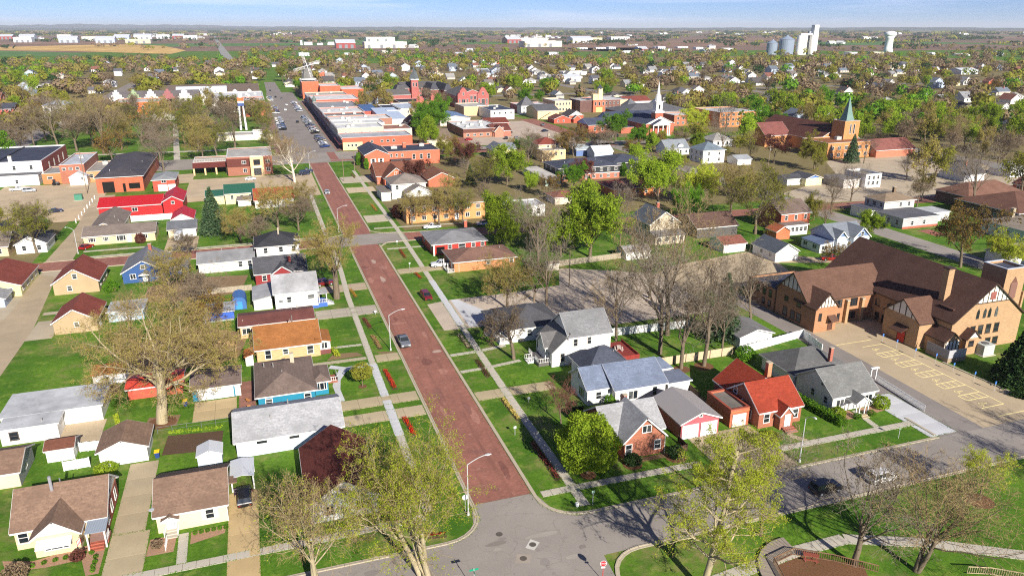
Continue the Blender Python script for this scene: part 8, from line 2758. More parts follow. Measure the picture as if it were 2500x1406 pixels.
for lab, x0, y0, x1, y1, c in (
		('bed of bright red tulips beside the new pale pavement', 18.5, 130.2, 18.9, 122.0, (184, 50, 38)), ('bed of blazing red tulips near the yellow-green corner tree', 18.5, 111.0, 19.0, 104.8, (190, 42, 30)),
		('bed of faded maroon tulips opposite the maroon-roofed building', 18.5, 158.6, 19.0, 152.2, (104, 56, 52)), ('bed of tan seed-head tulips beside the street lamp', 18.8, 148, 19.3, 140.8, (150, 118, 84)),
		('bed of golden-brown tulips beside the huge street tree', 18.1, 179.2, 18.7, 173.2, (172, 128, 58)), ('bed of white tulips beside the bare tree and porch house path', 36.4, 143.0, 36.6, 135.4, (206, 186, 160)),
		('bed of dark purple tulips beside the tall white house lawn', 36.4, 129.0, 36.4, 121.4, (84, 56, 48)), ('bed of yellow and white tulips on the verge before the driveway', 36.2, 112.0, 36.5, 104.2, (206, 180, 104)),
		('long bed of pink-maroon tulips in the shade before the round lime tree', 36.1, 96.6, 36.2, 86.0, (150, 62, 70)), ('bed of rust tulips before the red-sided corner house', 36.4, 210.2, 36.3, 202.0, (140, 72, 46)),
		('bed of orange-red tulips by the orange brick ranch drive', 36.2, 187.0, 36.6, 182.4, (176, 66, 44)), ('bed of brown tulips near the bank end of the street', 38.2, 336, 38.4, 326, (120, 96, 70)),
		('bed of orange tulips before the white hip-roofed house', 37.4, 272, 37.6, 262, (176, 120, 60)), ('red tulips by the bench at the corner tree', 15.2, 79.4, 17.6, 79.0, (160, 46, 40))):
	rng = np.random.default_rng(int(y0 * 3))
	n = int(70 * math.hypot(x1 - x0, y1 - y0))
	t = rng.random((n, 1))
	p = np.array([[x0, y0, 0]]) * (1 - t) + np.array([[x1, y1, 0]]) * t
	p[:, 0] += rng.normal(0, .22, n)
	p[:, 1] += rng.uniform(-.2, .2, n)
	o = thing('flower_bed', lab, 'flower bed', ((x0 + x1) / 2, (y0 + y1) / 2, 0))
	off = np.array([[(x0 + x1) / 2, (y0 + y1) / 2, 0]])
	hd = p - off
	hd[:, 2] = rng.uniform(.26, .42, n)
	f_ = ob('tulips', np_mesh('tulips', *blades(rng, hd, .085), tulip_mat(c)), o)
	f_['kind'] = 'stuff'
	st = p - off
	st[:, 2] = rng.uniform(.06, .24, n)
	f_ = ob('leaves', np_mesh('leaves', *blades(rng, st, .11, .3), LEAF['green']), o)
	f_['kind'] = 'stuff'
	d = Vector((x1 - x0, y1 - y0, 0)).normalized()
	nn_ = Vector((-d.y, d.x, 0)) * .5
	a_, c_ = Vector((x0, y0, .012)) - d * .2, Vector((x1, y1, .012)) + d * .2
	ob('soil', MB().poly([a_ - nn_, c_ - nn_, c_ + nn_, a_ + nn_]).mesh('soil', SOIL, ((x0 + x1) / 2, (y0 + y1) / 2, 0)), o)

# ------------------------------------------------------------------ vehicles
_CM = {}

def car_meshes(kind, paint_):
	key = (kind, paint_.name)
	if key in _CM:
		return _CM[key]
	if kind == 'pickup':
		Ln, W, H = 5.7, 1.98, 1.85
		body = [(-2.85, .55), (-2.85, 1.05), (-2.6, 1.12), (-.5, 1.14), (-.5, 1.2), (1.2, 1.2), (2.55, 1.08), (2.82, .95), (2.85, .5), (2.4, .38), (-2.4, .38)]
		cab = [(-.55, 1.16), (-.42, 1.78), (.45, 1.82), (1.3, 1.18)]
	elif kind == 'suv':
		Ln, W, H = 4.7, 1.9, 1.7
		body = [(-2.3, .45), (-2.35, .95), (-2.28, 1.08), (1.0, 1.08), (2.1, .98), (2.33, .85), (2.35, .45), (2.1, .3), (-2.1, .3)]
		cab = [(-2.24, 1.06), (-2.0, 1.66), (.35, 1.68), (1.2, 1.06)]
	else:
		Ln, W, H = 4.6, 1.8, 1.45
		body = [(-2.25, .4), (-2.3, .85), (-2.15, .97), (-1.2, .98), (1.0, .98), (2.05, .86), (2.28, .72), (2.3, .4), (2.05, .26), (-2.05, .26)]
		cab = [(-1.75, .95), (-1.0, 1.42), (.2, 1.45), (1.15, .95)]
	h = W / 2

	def extr(pr, w0, w1):
		zs = [z for _, z in pr]
		z0, z1 = min(zs), max(zs)
		n = len(pr)
		vs = []
		for sg in (-1, 1):
			for x, z in pr:
				w = w0 + (w1 - w0) * (z - z0) / (z1 - z0)
				vs.append((x, sg * w, z))
		m_ = MB().add(vs, [tuple(range(n)), tuple(range(n, 2 * n))[::-1]] + [(i, n + i, n + (i + 1) % n, (i + 1) % n) for i in range(n)])
		return m_
	ms = [('body', extr(body, h * .97, h * .98).mesh('body', paint_), (0, 0, 0))]
	ms.append(('cabin_glass', extr(cab, h * .94, h * .76).mesh('cabin_glass', glass_mat()), (0, 0, 0)))
	(xa, za), (xb, zb) = cab[1], cab[2]
	rf = MB().box(xa - .02, xb + .02, -h * .77, h * .77, max(za, zb) - .03, max(za, zb) + .045)
	for sg in (-1, 1):
		for i, j in ((0, 1), (3, 2)):
			rf.tube((cab[i][0], sg * h * .94, cab[i][1]), (cab[j][0], sg * h * .78, cab[j][1]), .05, .05, 4)
		xm = (cab[1][0] + cab[2][0]) / 2 - .05
		rf.tube((xm, sg * h * .94, cab[0][1]), (xm, sg * h * .78, cab[1][1]), .05, .05, 4)
	ms.append(('roof', rf.mesh('roof', paint_), (0, 0, 0)))
	if kind == 'pickup':
		ms.append(('load_bed', MB().box(-2.7, -.6, -h * .86, h * .86, 1.1, 1.148).mesh('load_bed', mat('plain', lin(60, 60, 62))), (0, 0, 0)))
	wr = .34 if kind != 'pickup' else .39
	wm = MB().tube((0, -.12, 0), (0, .12, 0), wr, wr, 14)
	wh = wm.mesh('wheel', mat('plain', lin(34, 34, 36), .9))
	for x in (-Ln * .31, Ln * .31):
		for sg in (-1, 1):
			ms.append(('wheel', wh, (x, sg * (h - .1), wr)))
	rim = MB().tube((0, -.13, 0), (0, .13, 0), wr * .58, wr * .58, 10).mesh('rim', mat('plain', lin(170, 172, 176), .3))
	hl = MB().box(-.05, .05, -.2, .2, -.08, .08).mesh('headlight', mat('plain', lin(220, 224, 228), .15))
	tl = MB().box(-.05, .05, -.16, .16, -.12, .12).mesh('tail_light', mat('plain', lin(150, 20, 20), .2))
	for sg in (-1, 1):
		ms.append(('headlight', hl, (Ln / 2 - .07, sg * h * .7, .72 if kind != 'pickup' else .86)))
		ms.append(('tail_light', tl, (-Ln / 2 + .07, sg * h * .78, .78 if kind != 'pickup' else .86)))
		ms.append(('mirror', MB().box(cab[3][0] - .35, cab[3][0] - .15, sg * h - .02, sg * (h + .18), cab[0][1] - .02, cab[0][1] + .14).mesh('mirror', paint_), (0, 0, 0)))
	ms.append(('grille', MB().box(Ln / 2 - .06, Ln / 2 + .02, -h * .45, h * .45, .45, .75).mesh('grille', mat('plain', lin(46, 46, 48), .3)), (0, 0, 0)))
	_CM[key] = (ms, rim)
	return _CM[key]

PAINT = {'white': (226, 226, 226), 'silver': (168, 172, 178), 'grey': (112, 116, 122), 'black': (26, 27, 30), 'red': (158, 22, 26), 'dark red': (112, 20, 26), 'blue': (40, 62, 118), 'navy': (28, 36, 62), 'tan': (170, 156, 130), 'yellow': (210, 190, 40)}
PNT = {k: mat('paint', lin(*v)) for k, v in PAINT.items()}

def car(kind, colr, x, y, ang, label=None, group=None, near=True):
	ms, rim = car_meshes(kind, PNT[colr])
	o = ob({'pickup': 'pickup_truck', 'suv': 'parked_suv', 'car': 'parked_car'}[kind], None, None, (x, y, .025), R(ang))
	for nm, me, loc in ms:
		if not near and nm in ('mirror', 'grille', 'headlight', 'tail_light'):
			continue
		c = ob(nm, me, o, loc)
		if nm == 'wheel' and near:
			ob('rim', rim, c)
	cat_ = {'pickup': 'pickup truck', 'suv': 'car', 'car': 'car'}[kind]
	if label:
		tag(o, label, cat_, group)
	else:
		o['category'] = cat_
		if group:
			o['group'] = group
		AUTO.append((o, '%s %s' % (colr, {'pickup': 'pickup truck', 'suv': 'high-roofed car', 'car': 'low car'}[kind]), x, y))
	return o

car('pickup', 'grey', 24.3, 141.6, -90, 'dark grey pickup truck parked at the kerb by the street lamp')
car('suv', 'black', -6.9, 95.2, 92, 'black car on the driveway beside the cream cottage')
car('suv', 'dark red', 34.7, 167.2, -86, 'dark red car on the apron beside the gravel lot')
car('pickup', 'white', 44.2, 191.0, 176, 'white pickup truck on the drive of the orange brick ranch')
car('pickup', 'red', 149.4, 161.2, -24, 'red pickup truck behind the church roof')
car('suv', 'white', 80.4, 70.8, 4, 'white car parked along the lower street beneath bare branches')
car('suv', 'black', 70.9, 71.2, 2, 'dark car parked along the lower street behind the white one')
car('car', 'silver', 23.9, 297.5, -90, 'pale blue-silver car parked on the far brick street')
car('car', 'red', -51.3, 241.6, 60, 'bright red car at the corner of the tan ranch')
car('suv', 'dark red', 12.4, 185.2, 10, 'red car parked behind the huge street tree')
car('car', 'navy', -70.2, 296.4, 20, 'dark blue car alone on the western lot')
car('car', 'white', -4.4, 336.4, -4, 'white car in front of the bank')
car('suv', 'navy', 18.2, 341, 5, 'dark blue car beneath the white-limbed sycamore')
car('pickup', 'navy', 19.6, 347, 5, 'dark blue pickup truck next to the car under the sycamore')
car('pickup', 'white', 51, 231.8, 175, 'white pickup truck before the orange brick apartments')
car('suv', 'white', 68, 230.6, 178, 'white car beneath the lime-green tree on the cross street')
car('suv', 'white', 194.9, 333, 8, 'white car by the blue-shaded cottage')
car('pickup', 'white', -93, 343, 6, 'white pickup truck behind the bare tree of the western lot')
car('suv', 'silver', -88, 339, 6, 'silver car beside the white pickup on the western lot')
for i, (x, y, k_, c_, lb) in enumerate(((116.1, 420.5, 'car', 'red', 'small red car on the restaurant car park'), (137.9, 418.4, 'suv', 'black', 'black car on the restaurant car park, left of a twin'), (143.6, 416.5, 'suv', 'grey', 'dark car on the restaurant car park, right of a twin'),
									(171.2, 441.5, 'car', 'navy', 'dark blue car at the kerb of the brick side street'), (149, 444, 'suv', 'black', 'black car beside the restaurant gable'), (180.6, 470, 'car', 'grey', 'dark car driving on the brick side street'),
									(139.3, 373, 'car', 'black', 'black car in front of the red pyramid roof'), (133.8, 333, 'car', 'silver', 'silver car beside the cream flat wing'))):
	car(k_, c_, x, y, (10, 80, 85, 20, 90, -95, 5, 30)[i], lb, near=False)
for i in range(5):
	car(('suv', 'car')[i % 2], ('white', 'black', 'grey', 'white', 'black')[i], 192 + i * 2.9, 409.5 - i * .9, -115, ('white', 'black', 'grey', 'second white', 'last black')[i] + ' car in the short row before the steeple church', near=False)
rg = random.Random(77)
cols = ['white', 'white', 'silver', 'black', 'grey', 'black', 'dark red', 'blue', 'white', 'tan', 'navy', 'silver']
for i in range(52):
	y = 502 + i * 3.3 + (30 if i > 20 else 0) + (40 if i > 36 else 0)
	if 684 < y < 708:
		continue
	car(rg.choice(['suv', 'car', 'suv', 'pickup']), rg.choice(cols), 16.2 - (y - 520) * .006, y, 152, group='cars angle-parked downtown', near=False)
for i in range(64):
	y = 420 + i * 3.3 + (16 if i > 12 else 0) + (40 if i > 40 else 0)
	if 684 < y < 708:
		continue
	car(rg.choice(['suv', 'car', 'suv', 'pickup']), rg.choice(cols), 34.6 - (y - 424) * .006, y, 28, group='cars angle-parked downtown', near=False)
for x, y, k_, c_ in ((20.4, 745, 'car', 'black'), (25, 727, 'car', 'grey'), (26.3, 664, 'car', 'white'), (23.4, 622, 'suv', 'white'), (27.5, 540, 'car', 'black'), (18, 825, 'car', 'black')):
	car(k_, c_, x, y, 90, {745: 'black car driving far along the shopping street', 727: 'grey car driving behind it on the shopping street', 664: 'white car in mid-street before the crosswalk', 622: 'white high-roofed car crossing mid-street', 540: 'black car nearest the sycamore in the shopping street', 825: 'lone black car at the far left kerb of the shopping street'}[y], near=False)
for i in range(9):
	car(rg.choice(['suv', 'car']), rg.choice(cols), -146 + (i % 3) * 4 - (i // 3) * 3, 520 + i // 3 * 34 + (i % 3) * 4, rg.choice([10, 95]), group='cars at the far western square', near=False)
for i in range(6):
	car(rg.choice(['suv', 'car']), rg.choice(cols), 172 + i * 3, 586 - i * 5, 70, group='cars below the curved gables', near=False)
o = thing('cargo_trailer', 'white enclosed cargo trailer before the slate-roofed double garage', 'trailer', (-26.0, 243.4, 0))
ob('box_body', MB().box(-1.1, 1.1, -2.6, 2.4, .5, 2.5).mesh('box_body', pl_(216, 218, 220)), o)
ob('roof', MB().box(-1.05, 1.05, 1.2, 2.38, 2.5, 2.62).mesh('roof', pl_(110, 116, 128)), o)
ob('drawbar', MB().tube((0, -2.6, .6), (0, -3.7, .55), .08, .06, 6).mesh('drawbar', BLK), o)
for s_ in (-1, 1):
	ob('wheel', MB().tube((s_ * .95, -.2, .34), (s_ * 1.18, -.2, .34), .34, .34, 12).mesh('wheel', BLK), o)
o = thing('farm_tractor', 'small tractor beside the orange brick office', 'tractor', (-80.7, 350.4, 0))
ob('body', MB().box(-1.2, .9, -.4, .4, .7, 1.4).mesh('body', pl_(90, 92, 96)), o)
ob('cab', MB().box(-1.2, -.2, -.5, .5, 1.4, 2.5).mesh('cab', glass_mat()), o)
for x, r in ((-.8, .75), (.7, .5)):
	for s_ in (-1, 1):
		ob('wheel', MB().tube((x, s_ * .5, r), (x, s_ * .8, r), r, r, 14).mesh('wheel', BLK), o)

# ------------------------------------------------------------------ street furniture
STEEL = mat('plain', lin(186, 188, 188), .4)

def lamp(label, x, y, h, ax, ay, arm=2.6):
	o = thing('street_lamp', label, 'street lamp', (x, y, 0))
	ob('base', MB().tube((0, 0, 0), (0, 0, .5), .2, .16, 10).mesh('base', STEEL), o)
	ob('pole', MB().tube((0, 0, .5), (0, 0, h), .09, .06, 10).mesh('pole', STEEL), o)
	k = MB()
	n = 5
	pts = [Vector((ax * arm * (i / n), ay * arm * (i / n), h + 1.0 * math.sin(i / n * 1.45))) for i in range(n + 1)]
	for p, q in zip(pts, pts[1:]):
		k.tube(p, q, .055, .05, 6)
	ob('arm', k.mesh('arm', STEEL), o)
	e = pts[-1]
	ob('lamp_head', MB().box(e.x - .16 + ax * .25, e.x + .16 + ax * .25, e.y - .16 + ay * .25, e.y + .16 + ay * .25, e.z - .08, e.z + .08).box(e.x + ax * .2 - .25 * abs(ax) - .1, e.x + ax * .6 + .1, e.y + ay * .2 - .1, e.y + ay * .6 + .1, e.z - .05, e.z + .05).mesh('lamp_head', pl_(206, 208, 208)), o)
	return o

lamp('tall curved-arm street lamp beside the grey pickup', 21.2, 139.4, 7.6, 1, 0)
lamp('tall curved-arm street lamp at the junction by the yellow-green tree', 21.6, 82.1, 7.8, 1, 0)
lamp('straight-poled street lamp on the verge before the red-roofed cottage', 72.5, 78.6, 7.4, 0, -1, 1.6)
lamp('street lamp beside the spruce and bank end of the brick street', 21.4, 352, 7.6, 1, 0)
lamp('street lamp at the cross street corner beside the red car', -52.6, 236.6, 7.0, -1, 0, 1.6)
lamp('street lamp at the brick crossing behind the budding trees', 21.6, 236.4, 7.6, 1, 0)
lamp('street lamp beside the restaurant car park edge', 150, 402, 7.4, -1, 0, 1.4)

def pole(label, x, y, h, cross=True):
	o = thing('utility_pole', label, 'utility pole', (x, y, 0))
	m_ = mat('wood', lin(132, 116, 96), .9, 'pole')
	ob('pole', MB().tube((0, 0, 0), (0, 0, h), .17, .11, 8).mesh('pole', m_), o)
	if cross:
		ob('crossarm', MB().box(-1.2, 1.2, -.06, .06, h - .9, h - .75).mesh('crossarm', m_), o)
		ob('transformer', MB().tube((.3, 0, h - 2.6), (.3, 0, h - 1.6), .22, .22, 9).mesh('transformer', pl_(150, 152, 154)), o)
	return o

pole('slender pale pole standing at the gravel lot edge', 70.9, 164.2, 9.2, False)
pole('tall wooden utility pole before the orange brick workshop', -65.5, 327, 17)
pole('thin utility pole on the verge before the salmon brick hall', 33.2, 321, 10.5, False)
pole('flag pole before the salmon brick hall', 40.6, 343, 9, False)
pole('thin pole among trees before the black apartments', 131.6, 283.8, 8.6, False)
pole('utility pole beside the white pyramid-roofed house', 226.6, 293, 10)
for i, (x, y) in enumerate(((-40, 1350), (-48, 1500), (-60, 1750), (560, 820), (700, 700), (900, 900), (1010, 640), (820, 560))):
	o = pole('x', x, y, 15)
	THINGS.pop()
	AUTO.append((o, 'tall utility pole', x, y))
	o['group'] = 'utility poles of the far streets'

def ngon(cx, cz, r, n, y, a0):
	return [(cx + r * math.cos(a0 + 2 * math.pi * i / n), y, cz + r * math.sin(a0 + 2 * math.pi * i / n)) for i in range(n)]

def text_mesh(txt, size, m_):
	c = bpy.data.curves.new('lettering', 'FONT')
	c.body = txt
	c.size = size
	c.align_x = 'CENTER'
	c.align_y = 'CENTER'
	c.extrude = .004
	c.materials.append(m_)
	tmp = ob('lettering', c)
	me = bpy.data.meshes.new_from_object(tmp.evaluated_get(bpy.context.evaluated_depsgraph_get()))
	bpy.data.objects.remove(tmp)
	return me

SIGNRED = mat('plain', lin(196, 30, 44), .4)
SIGNWH = mat('plain', lin(232, 230, 228), .4)

def stop_sign(label, x, y, rz, h, lettered=True):
	o = thing('stop_sign', label, 'road sign', (x, y, 0), rz=rz)
	ob('post', MB().box(-.035, .035, .01, .06, 0, h + .35).mesh('post', SIGNRED if lettered else STEEL), o)
	k = MB()
	p0 = ngon(0, h, .42, 8, -.012, math.pi / 8)
	p1 = ngon(0, h, .42, 8, .008, math.pi / 8)
	k.add(p0 + p1, [tuple(range(8)), tuple(range(8, 16))[::-1]] + [(i, 8 + i, 8 + (i + 1) % 8, (i + 1) % 8) for i in range(8)])
	ob('white_border', k.mesh('white_border', SIGNWH), o)
	k = MB().add(ngon(0, h, .38, 8, -.016, math.pi / 8), [tuple(range(8))])
	fc = ob('red_face', k.mesh('red_face', SIGNRED), o)
	if lettered:
		t_ = ob('lettering', text_mesh('STOP', .30, SIGNWH), o, (0, -.022, h))
		t_.rotation_euler = (math.pi / 2, 0, 0)
		pl = ob('plaque', MB().box(-.24, .24, -.012, .008, h - .66, h - .48).mesh('plaque', SIGNWH), o)
		t2 = ob('lettering', text_mesh('ALL WAY', .1, SIGNRED), o, (0, -.02, h - .57))
		t2.rotation_euler = (math.pi / 2, 0, 0)
	return o

stop_sign('red stop sign on a red post at the lower junction corner', 33.3, 64.8, R(-14), 2.5)
stop_sign('stop sign seen from behind beside the corner street lamp', 21.4, 82.9, math.pi, 2.3, False)
SIGNGR = mat('plain', lin(24, 140, 108), .4)
o = thing('street_name_sign', 'green street-name blades on a post below the yellow-green corner tree', 'road sign', (18.4, 68.0, 0))
ob('post', MB().tube((0, 0, 0), (0, 0, 3.3), .04, .04, 8).mesh('post', STEEL), o)
ob('name_blade', MB().box(-.55, .55, -.015, .015, 2.95, 3.2).mesh('name_blade', SIGNGR), o)
ob('name_blade', MB().box(-.015, .015, -.55, .55, 2.66, 2.91).mesh('name_blade', SIGNGR), o)
for i, (x, y, lb, cl) in enumerate(((38.4, 78.8, 'thin sign post on the corner verge before the round lime tree', (140, 170, 150)), (34.3, 99.8, 'small white-faced sign on the shaded verge', (226, 226, 226)), (21.4, 160.4, 'white mailbox post beside the driveway of the maroon-roofed building', (226, 226, 226)),
									(35.4, 190.6, 'sign post before the orange brick ranch lawn', (190, 200, 190)), (92.0, 79.2, 'small sign post on the verge before the cape house', (120, 140, 110)), (40.2, 109.6, 'white yard sign on the grass before the tall white house', (230, 230, 230)),
									(36.6, 216, 'white post at the crossing before the red-sided house', (226, 226, 226)))):
	o = thing('sign_post', lb, 'sign', (x, y, 0))
	hh = (2.2, 1.5, .9, 2.0, 1.9, .9, 1.2)[i]
	ob('post', MB().box(-.03, .03, -.03, .03, 0, hh).mesh('post', STEEL), o)
	ob('plate', MB().box(-.22, .22, -.05, -.035, hh - .3, hh + .12).mesh('plate', pl_(*cl)), o)
BLUES = mat('plain', lin(70, 120, 196), .4)
for i, (x, y) in enumerate(((118.9, 110.6), (119.2, 107.2), (119.3, 102.6), (121.2, 99.4), (120.8, 95.0), (121.2, 90.8), (121.2, 86.6))):
	o = thing('parking_sign', 'blue accessible-parking sign along the church bays, %s from the entry gable' % ('first', 'second', 'third', 'fourth', 'fifth', 'sixth', 'seventh')[i], 'sign', (x, y, 0), 'accessible parking signs')
	ob('post', MB().tube((0, 0, 0), (0, 0, 1.9), .035, .035, 6).mesh('post', STEEL), o)
	ob('plate', MB().box(-.17, .17, -.05, -.035, 1.4, 1.95).mesh('plate', BLUES), o)

def bin_(label, x, y, lid, rz=0.0):
	o = thing('wheelie_bin', label, 'bin', (x, y, 0), rz=rz)
	ob('body', MB().add([(-.26, -.3, .08), (.26, -.3, .08), (.26, .3, .08), (-.26, .3, .08), (-.34, -.38, 1.05), (.34, -.38, 1.05), (.34, .38, 1.05), (-.34, .38, 1.05)],
						[(0, 3, 2, 1), (0, 1, 5, 4), (1, 2, 6, 5), (2, 3, 7, 6), (3, 0, 4, 7), (4, 5, 6, 7)]).mesh('body', pl_(34, 62, 124)), o)
	ob('lid', MB().slab([(-.37, -.42, 1.08), (.37, -.42, 1.08), (.37, .4, 1.2), (-.37, .4, 1.2)], .06).mesh('lid', pl_(*lid)), o)
	for s_ in (-1, 1):
		ob('wheel', MB().tube((s_ * .22, .34, .12), (s_ * .3, .34, .12), .12, .12, 8).mesh('wheel', BLK), o)
	return o

bin_('blue wheelie bin with yellow lid beside the white two-car garage', -19.5, 111.0, (236, 196, 30))
bin_('blue wheelie bin with yellow lid beside the small brick garage', 72.9, 90.2, (236, 196, 30))
bin_('blue wheelie bin with blue lid next to the yellow-lidded one by the brick garage', 73.8, 90.0, (40, 70, 134))
bin_('blue wheelie bin with yellow lid beside the teal garage door', -16.6, 127.4, (236, 196, 30))
o = thing('utility_cabinet', 'green metal utility cabinet on the lot before the orange workshop', 'cabinet', (-66.4, 316, 0))
ob('cabinet', MB().box(-1.3, 1.3, -1, 1, .1, 2.2).mesh('cabinet', pl_(64, 128, 104)), o)
ob('plinth', MB().box(-1.6, 1.6, -1.3, 1.3, 0, .1).mesh('plinth', PALE), o)
for i in range(8):
	o = thing('bollard', 'white bollard along the alley edge, %s from the cross street' % ('first', 'second', 'third', 'fourth', 'fifth', 'sixth', 'seventh', 'last')[i], 'bollard', (-60.4 - .1 * i, 277 + i * 5.6, 0), 'white bollards of the alley')
	ob('post', MB().tube((0, 0, 0), (0, 0, 1.3), .16, .16, 8).mesh('post', SIGNWH), o)
	ob('cap', MB().tube((0, 0, 1.3), (0, 0, 1.42), .18, .12, 8).mesh('cap', SIGNWH), o)
# patio furniture
for i, (x, y, c) in enumerate(((-8.0, 96.6, (60, 40, 60)), (-7.0, 97.0, (50, 50, 54)), (-6.0, 96.8, (110, 60, 50)), (-6.2, 125.2, (190, 130, 70)), (-6.2, 122.6, (190, 130, 70)))):
	o = thing('patio_chair', ('purple-seated garden chair by the carport post', 'dark garden chair in the middle of the carport front', 'red-brown garden chair at the outer carport post', 'wooden chair on the brick patio of the teal house, farther from the long grey roof', 'wooden chair on the brick patio of the teal house, next to the long grey roof')[i], 'chair', (x, y, 0), rz=i * .8)
	ob('seat', MB().box(-.28, .28, -.28, .28, .4, .46).mesh('seat', pl_(*c)), o)
	ob('backrest', MB().slab([(-.28, .24, .46), (.28, .24, .46), (.28, .4, 1.0), (-.28, .4, 1.0)], .05).mesh('backrest', pl_(*c)), o)
	for sx in (-1, 1):
		for sy in (-1, 1):
			ob('leg', MB().box(sx * .24 - .02, sx * .24 + .02, sy * .24 - .02, sy * .24 + .02, 0, .4).mesh('leg', BLK), o)
o = thing('wall_flag', 'small striped flag on an angled staff at the ranch front', 'flag', (-26.4, 90.6, 0))
ob('staff', MB().tube((0, 0, 2.0), (.5, -1.1, 2.7), .025, .025, 6).mesh('staff', TRIMM), o)
for i in range(7):
	ob('stripe', MB().box(.02 + i * .07, .085 + i * .07, -.9, -.88, 1.4 + i * .05, 2.2 + i * .05).mesh('stripe', (SIGNRED, SIGNWH)[i % 2]), o)
# park furniture, decking and railings at the lower right
o = thing('boardwalk', 'grey curved boardwalk of narrow planks at the park play area', 'boardwalk', (53, 61, 0))
for i in range(22):
	a0, a1 = R(96 - i * 4.4 + 88), R(96 - (i + 1) * 4.4 + 88)
	cx, cy = 58.2, 57.4
	q = [(cx + 4.6 * math.cos(a0), cy + 4.6 * math.sin(a0)), (cx + 6.9 * math.cos(a0), cy + 6.9 * math.sin(a0)), (cx + 6.9 * math.cos(a1 + .008), cy + 6.9 * math.sin(a1 + .008)), (cx + 4.6 * math.cos(a1 + .008), cy + 4.6 * math.sin(a1 + .008))]
	ob('plank', MB().prism(q, .1, .32).mesh('plank', mat('wood', lin(150, 138, 124)), (53, 61, 0)), o)

def rail_fence(label, pts, h, m_):
	o = thing('railing', label, 'railing', (pts[0][0], pts[0][1], 0))
	bal = MB().box(-.03, .03, -.03, .03, .15, h - .05).mesh('baluster', m_)
	for (x0, y0), (x1, y1) in zip(pts, pts[1:]):
		ln = math.hypot(x1 - x0, y1 - y0)
		n = int(ln / .24)
		ob('top_rail', MB().tube((x0, y0, h), (x1, y1, h), .07, .07, 6).tube((x0, y0, .2), (x1, y1, .2), .05, .05, 6).mesh('top_rail', m_, (pts[0][0], pts[0][1], 0)), o)
		for i in range(n + 1):
			ob('baluster', bal, o, (x0 + (x1 - x0) * i / n - pts[0][0], y0 + (y1 - y0) * i / n - pts[0][1], 0))
	return o

rail_fence('brown timber railing round the mulched play area', [(53.2, 57.2), (54.2, 60.6), (57.6, 61.3), (61.4, 58.8), (65.2, 55.4)], 1.1, mat('wood', lin(120, 92, 66)))
rail_fence('pale timber railing at the lower right picture corner', [(75.2, 51.8), (77.6, 50.8), (84, 46.4)], 1.1, mat('wood', lin(176, 160, 124)))
bench_table('play_bench', 'red-brown timber bench inside the play area railing', 59.2, 60.0, .02, mat('wood', lin(140, 70, 54)), -.6)
# picnic and white object at the junction
o = thing('verge_box', 'white post-mounted box on the corner verge', 'box', (36.1, 78.9, 0))
ob('box_body', MB().box(-.2, .2, -.2, .2, .3, .8).mesh('box_body', SIGNWH), o)
ob('post', MB().box(-.05, .05, -.05, .05, 0, .3).mesh('post', STEEL), o)

# ------------------------------------------------------------------ labels for the many: say what each stands by
MARKS = [('the white steeple', 231, 408), ('the orange brick church', 285, 330), ('the twin-towered fire station', 251, 545), ('the windmill', 50, 733), ('the grain elevator', 1240, 1520), ('the water tower', 1566, 1600),
		 ('the curved gables', 168, 598), ('the black apartments', 135, 300), ('the brown-roofed church', 128, 118), ('the bank', -6, 360), ('the orange workshop', -53, 350), ('the spired courthouse', 140, 690),
		 ('the brown-roofed hotel', -28, 745), ('the arcaded villa', -128, 602), ('the white block', -103, 385), ('the red brick lodge', -172, 640), ('the brick school', 300, 440), ('the grey craftsman house', 203, 192),
		 ('the restaurant', 128, 452), ('the orange store', 50, 730), ('the stubble field', -400, 1900), ('the tulip tower', -7, 512), ('the eastern lot', 270, 240), ('the long red shop', 60, 600), ('the red-roofed office', 300, 572)]
MP = [(n, *seen_px(x, y, 4), math.hypot(x, y)) for n, x, y in MARKS]

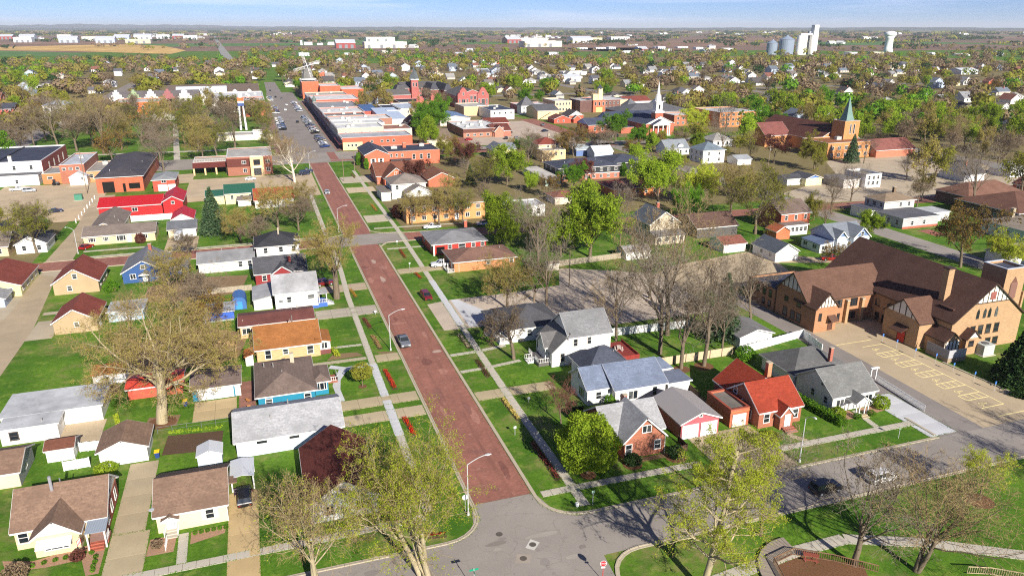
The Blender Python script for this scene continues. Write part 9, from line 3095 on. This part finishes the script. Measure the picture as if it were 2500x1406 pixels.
def where(x, y):
	px, py = seen_px(x, y, 4)
	d = math.hypot(x, y)
	best = None
	for n, mx_, my_, md in MP:
		q = abs(px - mx_) + 2.2 * abs(py - my_)
		if best is None or q < best[0]:
			best = (q, n, px - mx_, d - md)
	q, n, dx, dd = best
	if abs(dx) < 55:
		rel = 'far behind' if dd > 260 else 'behind' if dd > 0 else 'in front of'
	else:
		side = 'right' if dx > 0 else 'left'
		rel = 'far %s beyond' % side if dd > 260 else side + ' beyond' if dd > 60 else side + ' before' if dd < -60 else side + ' of'
	return rel + ' ' + n

byl = {}
for o, look, x, y in AUTO:
	byl.setdefault(look + ' ' + where(x, y), []).append((seen_px(x, y)[0], o))
ORD = ['leftmost', 'second from left', 'third from left', 'fourth from left', 'fifth from left', 'sixth from left', 'seventh from left', 'eighth from left', 'ninth from left', 'tenth from left', 'eleventh from left', 'twelfth from left']
for lab, lst in byl.items():
	lst.sort(key=lambda q: q[0])
	for i, (_, o) in enumerate(lst):
		t_ = lab
		if len(lst) > 1:
			t_ += ', ' + (ORD[i] if i < min(12, len(lst) - 1) else 'rightmost' if i == len(lst) - 1 else 'right part')
		w = t_.split()
		o['label'] = ' '.join(w[:16])
for o, look, x, y in AUTO:
	if 'category' not in o:
		o['category'] = 'utility pole'
for o in COL.objects:
	if 'look' in o:
		del o['look']
# shop blocks, hand-labelled, keep their own wording; make sure that no two things share a label by accident
seen_ = {}
for o in COL.objects:
	if o.parent is None and 'label' in o and o.get('kind') is None:
		seen_.setdefault(o['label'], []).append(o)

# ------------------------------------------------------------------ the air: far things fade to pale blue
hz = MB().box(-47000, 47000, -3000, 47000, -1.0, 235)
hm = bpy.data.materials.new('haze')
hm.use_nodes = True
ht = hm.node_tree
ht.nodes.clear()
ho = ht.nodes.new('ShaderNodeOutputMaterial')
hv = ht.nodes.new('ShaderNodeVolumePrincipled')
hv.inputs['Color'].default_value = (0.84, 0.91, 1.0, 1)
hv.inputs['Density'].default_value = 0.000042
hv.inputs['Anisotropy'].default_value = 0.0
ht.links.new(hv.outputs[0], ho.inputs['Volume'])
struct('haze', hz, hm, 'stuff')
